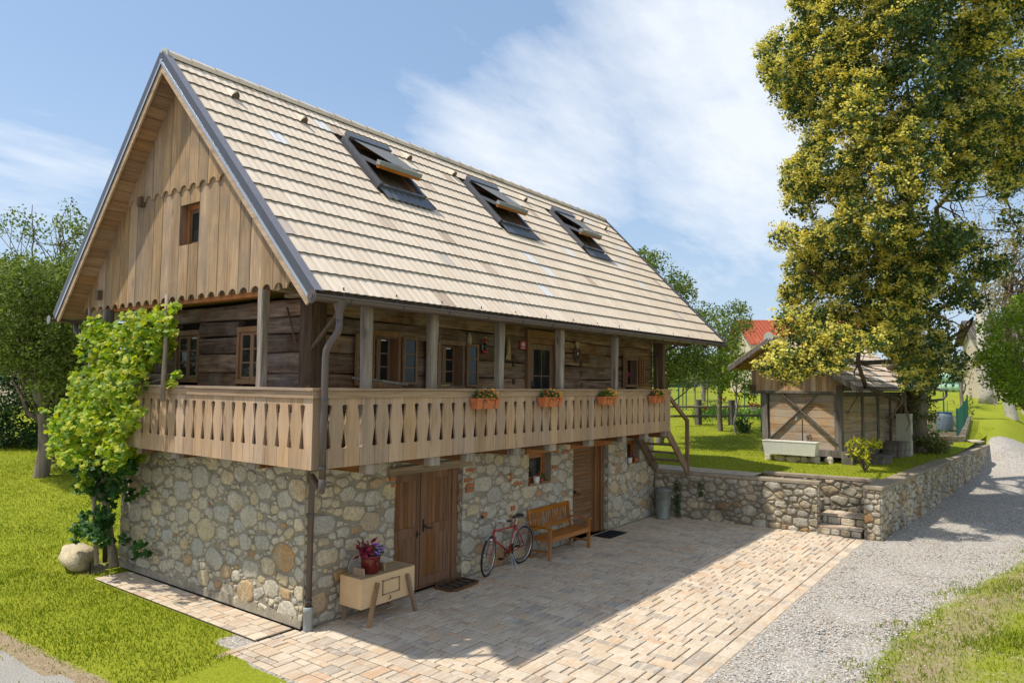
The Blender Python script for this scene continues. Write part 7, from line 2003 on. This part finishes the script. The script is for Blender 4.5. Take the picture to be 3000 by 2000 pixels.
bb = ground_at(2762, 30.6); t = thing('water_barrel', 'blue-grey rain barrel with bright blue rim standing in the raised bed', 'barrel', bb)
m = MB(); m.lathe([(.27, .1), (.31, .3), (.325, .55), (.31, .8), (.28, .95), (.26, .95), (.26, .85), (0, .85)], 22); m.build('body', 'barrel_blue', t, smooth=True); m = MB(); m.lathe([(.285, .93), (.30, .95), (.30, .99), (.27, .99)], 22); m.build('rim', 'barrel_rim_blue', t, smooth=True); B('water', 'water_blue', t, (-.18, .18, -.18, .18, .86, .88))
m = MB(); m.tube([(.1, -.1, .3), (.1, -.1, 1.45), (.25, -.3, 1.5), (.3, -.35, 1.35)], .018, 6); tag(m.build('standpipe', 'zinc_metal', None), 'thin garden standpipe with tap behind the blue-rimmed barrel', 'standpipe'); bpy.data.objects['standpipe'].location = bb
t = thing('bed_plants', 'few green seedlings growing in the raised bed around the barrel', 'plants', bd); P = [];
for i in range(16):
    q = ground_at(rv.uniform(2715, 2800), rv.uniform(29, 33)) - bd; P += [(q.x + rv.gauss(0, .1), q.y + rv.gauss(0, .1), q.z + .2 + rv.random() * .1) for _ in range(12)]
V, F = leaf_cloud(np.array(P), .15, .5); npmesh('leaves', V, F, 'green_small', t, np.repeat(rng.random(len(P)), 5))
t = thing('tile_pile', 'heap of broken roof tiles and slabs beside the ivy', 'rubble', ground_at(2745, 26.5))
for i in range(26): m = MB(); m.tone = rv.random(); a = rv.uniform(0, 3); m.obb((rv.uniform(-.6, .7), rv.uniform(-.35, .35), .03 + rv.random() * .3), (.16 * math.cos(a), .16 * math.sin(a), rv.uniform(-.05, .05)), (-.1 * math.sin(a), .1 * math.cos(a), rv.uniform(-.04, .04)), (0, 0, .012)); m.build('broken_tile', 'brick' if i % 3 == 0 else 'garden_wall_stone', t)
o = boulder('flat_stone', 'single flat pale stone lying on the lawn right of the raised bed', tuple(ground_at(2850, 28.3)), (.35, .3, .06), seed=9)
# moss and creepers on the retaining wall
for (p0, h, lab, n) in (((11.47, -.68), 1.0, 'narrow strip of green creeper growing on the retaining wall right of the dustbin', 26), ((11.53, -1.32), .35, 'small moss tuft high on the retaining wall', 8)):
    t = thing('wall_creeper', lab, 'creeper', (p0[0], p0[1], 0)); zt_ = 1.0 if h > .5 else .95
    cloud('foliage', [(Vector((-.04, rv.uniform(-.05, .07), zt_ - rv.random() * h)), .06) for i in range(n * 2)], 9000, .022, 'moss', t)

# ================================================================== FAR THINGS
def simple_house(name, label, u, s, w, d, zw, zr, roofmat='red_roof_tile', rz=0.0, wins=()):
    b = ground_at(u, s); t = thing(name, label, 'house', b, rz)
    m = MB(); m.box(-d / 2, d / 2, -w / 2, w / 2, -.5, zw); m.prism([(-d / 2, -w / 2, zw), (d / 2, -w / 2, zw), (0, -w / 2, zr - .1)], (0, .3, 0)); m.prism([(-d / 2, w / 2 - .3, zw), (d / 2, w / 2 - .3, zw), (0, w / 2 - .3, zr - .1)], (0, .3, 0)); m.build('wall', 'house_plaster', t)
    e = .6; sl = math.hypot(d / 2 + e, zr - zw + .3)
    for sg_ in (-1, 1):
        n = 26; m = MB()
        for i in range(n):
            a, b_ = i / n, (i + 1) / n + .012; xa, xb = sg_ * (d / 2 + e) * (1 - a), sg_ * (d / 2 + e) * (1 - b_); za, zb = (zw - .3) + (zr - zw + .3) * a, (zw - .3) + (zr - zw + .3) * b_
            m.tone = rv.random(); m.prism([(xa, -w / 2 - e, za + .06), (xb, -w / 2 - e, zb + .0), (xb, -w / 2 - e, zb - .05), (xa, -w / 2 - e, za - .02)], (0, w + 2 * e, 0))
        # rolls of the tiles, one rib per tile column
        k = int((w + 2 * e) / .3)
        for i in range(k): y = -w / 2 - e + .15 + i * .3; m.tube([(sg_ * (d / 2 + e), y, zw - .24), (0, y, zr + .01)], .045, 4)
        m.build('roof', roofmat, t)
    for (y, z) in wins:
        f = B('window', 'white_print', t, (-d / 2 - .03, -d / 2 - .001, y - .5, y + .5, z, z + 1.2)); B('pane', 'glass', f, (-d / 2 - .04, -d / 2 - .031, y - .42, y + .42, z + .08, z + 1.12))
    return t
simple_house('farmhouse', 'distant house with bright red tiled roof behind the shed', 2330, 58, 8.5, 9, 4.0, 6.0, rz=.55 + .0, wins=((-3, 1.2), (0, 1.2), (3, 1.2)))
simple_house('farmhouse', 'ochre plastered house roof barely showing above the left apple tree', 85, 40, 5, 6, 5.2, 7.4, 'dark_post_wood', rz=1.9)
simple_house('farm_building', 'pale plastered building half hidden behind the green tree at the right edge', 3080, 52, 10, 8, 4.6, 6.0, 'grey_timber', rz=.2, wins=((4, 1.5), (1, 1.5)))
k = 0
RN = ('bottom', 'middle', 'top'); ON = ('first', 'second', 'third', 'fourth', 'fifth', 'sixth', 'seventh', 'eighth', 'ninth')
for row, n, z in ((0, 9, 0), (1, 8, 1.15), (2, 6, 2.2)):
    for i in range(n):
        q = ground_at(2755 + i * 19 + row * 9, 88); m = MB(); m.sphere((0, 0, z + .62), .66, 12, 8); o = m.build('silage_bale', 'bale_wrap', None, smooth=True); o.location = q
        tag(o, 'pale green wrapped bale, %s from the left in the %s row of the far stack' % (ON[i], RN[row]), 'bale', 'silage bales stacked beyond the lawn')
# drive at far right
q = [ground_at(u, s_) for u, s_ in ((2905, 44), (3100, 38), (3150, 42), (2915, 49))]
npmesh('far_drive', [(p.x, p.y, p.z + .06) for p in q], [(0, 1, 2, 3)], 'concrete', kind='structure')
# hills on the horizon
X = np.linspace(-1800, 5200, 140); V = []
for i, x in enumerate(X):
    h = 95 + 60 * wnoise(x, 0, .0012) + 25 * wnoise(x, 9, .005); y = 3600 - .55 * x
    V += [(x + 900, y, -20), (x + 1000, y + 500, h), (x + 1500, y + 1900, h * .2)]
n = len(X); F = [(i * 3 + j, (i + 1) * 3 + j, (i + 1) * 3 + 1 + j, i * 3 + 1 + j) for i in range(n - 1) for j in range(2)]
npmesh('hills', V, F, 'hazy_hill_forest', kind='structure', smooth=True)
# far tree belt, reads as one mass
P = []
for i in range(420):
    u = rv.uniform(-200, 3300); s_ = rv.uniform(110, 150); q = ground_at(u, s_); P.append((Vector((q.x, q.y, q.z + rv.uniform(.5, 4.2))), rv.uniform(1.4, 2.8)))
o = cloud('far_wood', P, 18, .9, 'apple_leaf', None, .8, kind='stuff'); tag(o, 'low belt of trees along the far edge of the fields', 'trees')

# ================================================================== GRASS AND PEBBLES
def blades(name, X, Y, zf, hgt, wid, label, mat='grass_blade', per=1, tonef=None):
    n = len(X); Z = zf(X, Y); a = rng.random(n) * 2 * PI; lean_ = rng.normal(size=(n, 2)) * .45
    h = hgt * (.55 + .9 * rng.random(n)); w = wid * (.7 + .6 * rng.random(n)); dx, dy = np.cos(a) * w, np.sin(a) * w
    B0 = np.stack([X - dx, Y - dy, Z - .005], 1); B1 = np.stack([X + dx, Y + dy, Z - .005], 1)
    M0 = np.stack([X - dx * .7 + lean_[:, 0] * h * .45, Y - dy * .7 + lean_[:, 1] * h * .45, Z + h * .6], 1); M1 = np.stack([X + dx * .7 + lean_[:, 0] * h * .45, Y + dy * .7 + lean_[:, 1] * h * .45, Z + h * .6], 1)
    T = np.stack([X + lean_[:, 0] * h * 1.1, Y + lean_[:, 1] * h * 1.1, Z + h], 1)
    V = np.stack([B0, B1, M0, M1, T], 1).reshape(-1, 3); i = np.arange(n)[:, None] * 5
    F = np.concatenate([i + np.array([[0, 1, 3]]), i + np.array([[0, 3, 2]]), i + np.array([[2, 3, 4]])], 0)
    t = rng.random(n) * .5 + .25 if tonef is None else tonef(X, Y, n)
    o = npmesh(name, V, F, mat, None, np.repeat(np.clip(t, .001, .999), 5), kind='stuff'); tag(o, label, 'grass'); return o
def npn(X, Y, f, seed=0.0):
    return (np.sin(X * f * 1.0 + seed + 1.7 * np.sin(Y * f * .9)) + np.sin(Y * f * 1.3 + 2.1 * seed + 1.3 * np.sin(X * f * 1.1)) + .6 * np.sin((X + Y) * f * 2.3 + seed)) / 2.6
def gt(X, Y, n): return .52 + .16 * npn(X, Y, .9) + .10 * npn(X, Y, 4.5, 2) + rng.normal(size=n) * .14
def scatter(n, x0, x1, y0, y1, dens, fall=None):
    X = rng.uniform(x0, x1, n); Y = rng.uniform(y0, y1, n); d = (X + 6.44) * CW + (Y + 8.39) * SW; l = (X + 6.44) * SW - (Y + 8.39) * CW
    ok = (d > 4) & (np.abs(l / np.maximum(d, .1)) < .80) & (rng.random(n) < dens(X, Y)) & ((3.5 / np.maximum(d, .1)) < .62)
    if fall: ok &= rng.random(n) < np.clip(fall / d, 0, 1) ** 1.4
    return X[ok], Y[ok]
def lawn_d(X, Y):
    k = 1 - np.clip(np.maximum.reduce([gravel_w(X, Y) * 1.2, dirt_w(X, Y) * 1.1, asph_w(X, Y)]) + .18 * npn(X, Y, 3.1, 1.0), 0, 1)
    k = np.where((X > -.72) & (X < 0) & (Y > -.1) & (Y < 5.05), 0, k); k = np.where((X > YX0 - .02) & (Y < .12) & (Y > YY0) & (X < YX1), 0, k); k = np.where((X > -.05) & (X < HX) & (Y > -.1) & (Y < HY), 0, k)
    return np.clip(k, 0, 1) * (.78 + .22 * npn(X, Y, 7, 3))
X, Y = scatter(420000, -3.4, 8, -.2, 26, lawn_d, 13); X, Y = X[X < 0.5 + 99 * (Y > 5.6)], Y[X < 0.5 + 99 * (Y > 5.6)]
blades('lawn_grass', X, Y, hA, .038, .0055, 'short green grass of the lawn left of the house', tonef=gt)
X, Y = scatter(120000, 12.98, 34, -7.2, 14, lambda X, Y: ((Y > wall_y(X) + .16) & ((X > 13.6) | (Y > -2.4))) * (.8 + .2 * npn(X, Y, 5)), 22)
blades('terrace_grass', X, Y, lambda x, y: np.maximum(hT(x, y), np.where(x > 30, hA(x, y), -5)), .034, .008, 'mown grass on the raised terrace around the shed', tonef=gt)
def vd(X, Y): # ragged verge at the right of the lane
    g = gravel_w(X, Y); return np.clip((1 - g) * (.22 + .9 * np.clip(npn(X, Y, 1.7, 4) + .25 * npn(X, Y, 5, 1), 0, 1)) + (g > .2) * (g < .95) * .25 * (npn(X, Y, 3, 2) > .35), 0, 1) * (X > 0)
X, Y = scatter(260000, 2.0, 24, -14, -5.2, vd, 12)
blades('verge_grass', X, Y, hA, .055, .006, 'patchy grass and weeds along the right side of the gravel lane', tonef=gt)
# pebbles of the gravel lane
n = 90000; X, Y = scatter(n, -1.6, 26, -12, -1.1, lambda X, Y: np.clip(gravel_w(X, Y) * 1.1 + .06, 0, 1) * (1 - ((X > YX0 - .02) & (X < YX1 + .02) & (Y > YY0 - .02))) * (Y < np.where(X > 11.8, wall_y(X) - .03, 9)), 9.5)
n = len(X); sz = .010 + .012 * rng.random(n) ** 2; base_ = np.array([(1, 0, 0), (0, 1, 0), (-1, 0, 0), (0, -1, 0), (0, 0, .7), (0, 0, -.5)]); ang_ = rng.random(n) * 6.28
V = base_[None] * (sz[:, None, None]) * (1 + .5 * (rng.random((n, 6, 1)) - .3)); ca, sa_ = np.cos(ang_)[:, None], np.sin(ang_)[:, None]
V = np.stack([V[:, :, 0] * ca - V[:, :, 1] * sa_, V[:, :, 0] * sa_ + V[:, :, 1] * ca, V[:, :, 2]], -1); V += np.stack([X, Y, hA(X, Y) + .006], 1)[:, None]
i = np.arange(n)[:, None] * 6; F = np.concatenate([i + np.array([f]) for f in ((0, 1, 4), (1, 2, 4), (2, 3, 4), (3, 0, 4), (1, 0, 5), (2, 1, 5), (3, 2, 5), (0, 3, 5))], 0)
o = npmesh('gravel', V.reshape(-1, 3), F, 'pebble', None, np.repeat(rng.random(n) * .998 + .001, 6), kind='stuff'); tag(o, 'loose grey and white gravel of the lane', 'gravel')
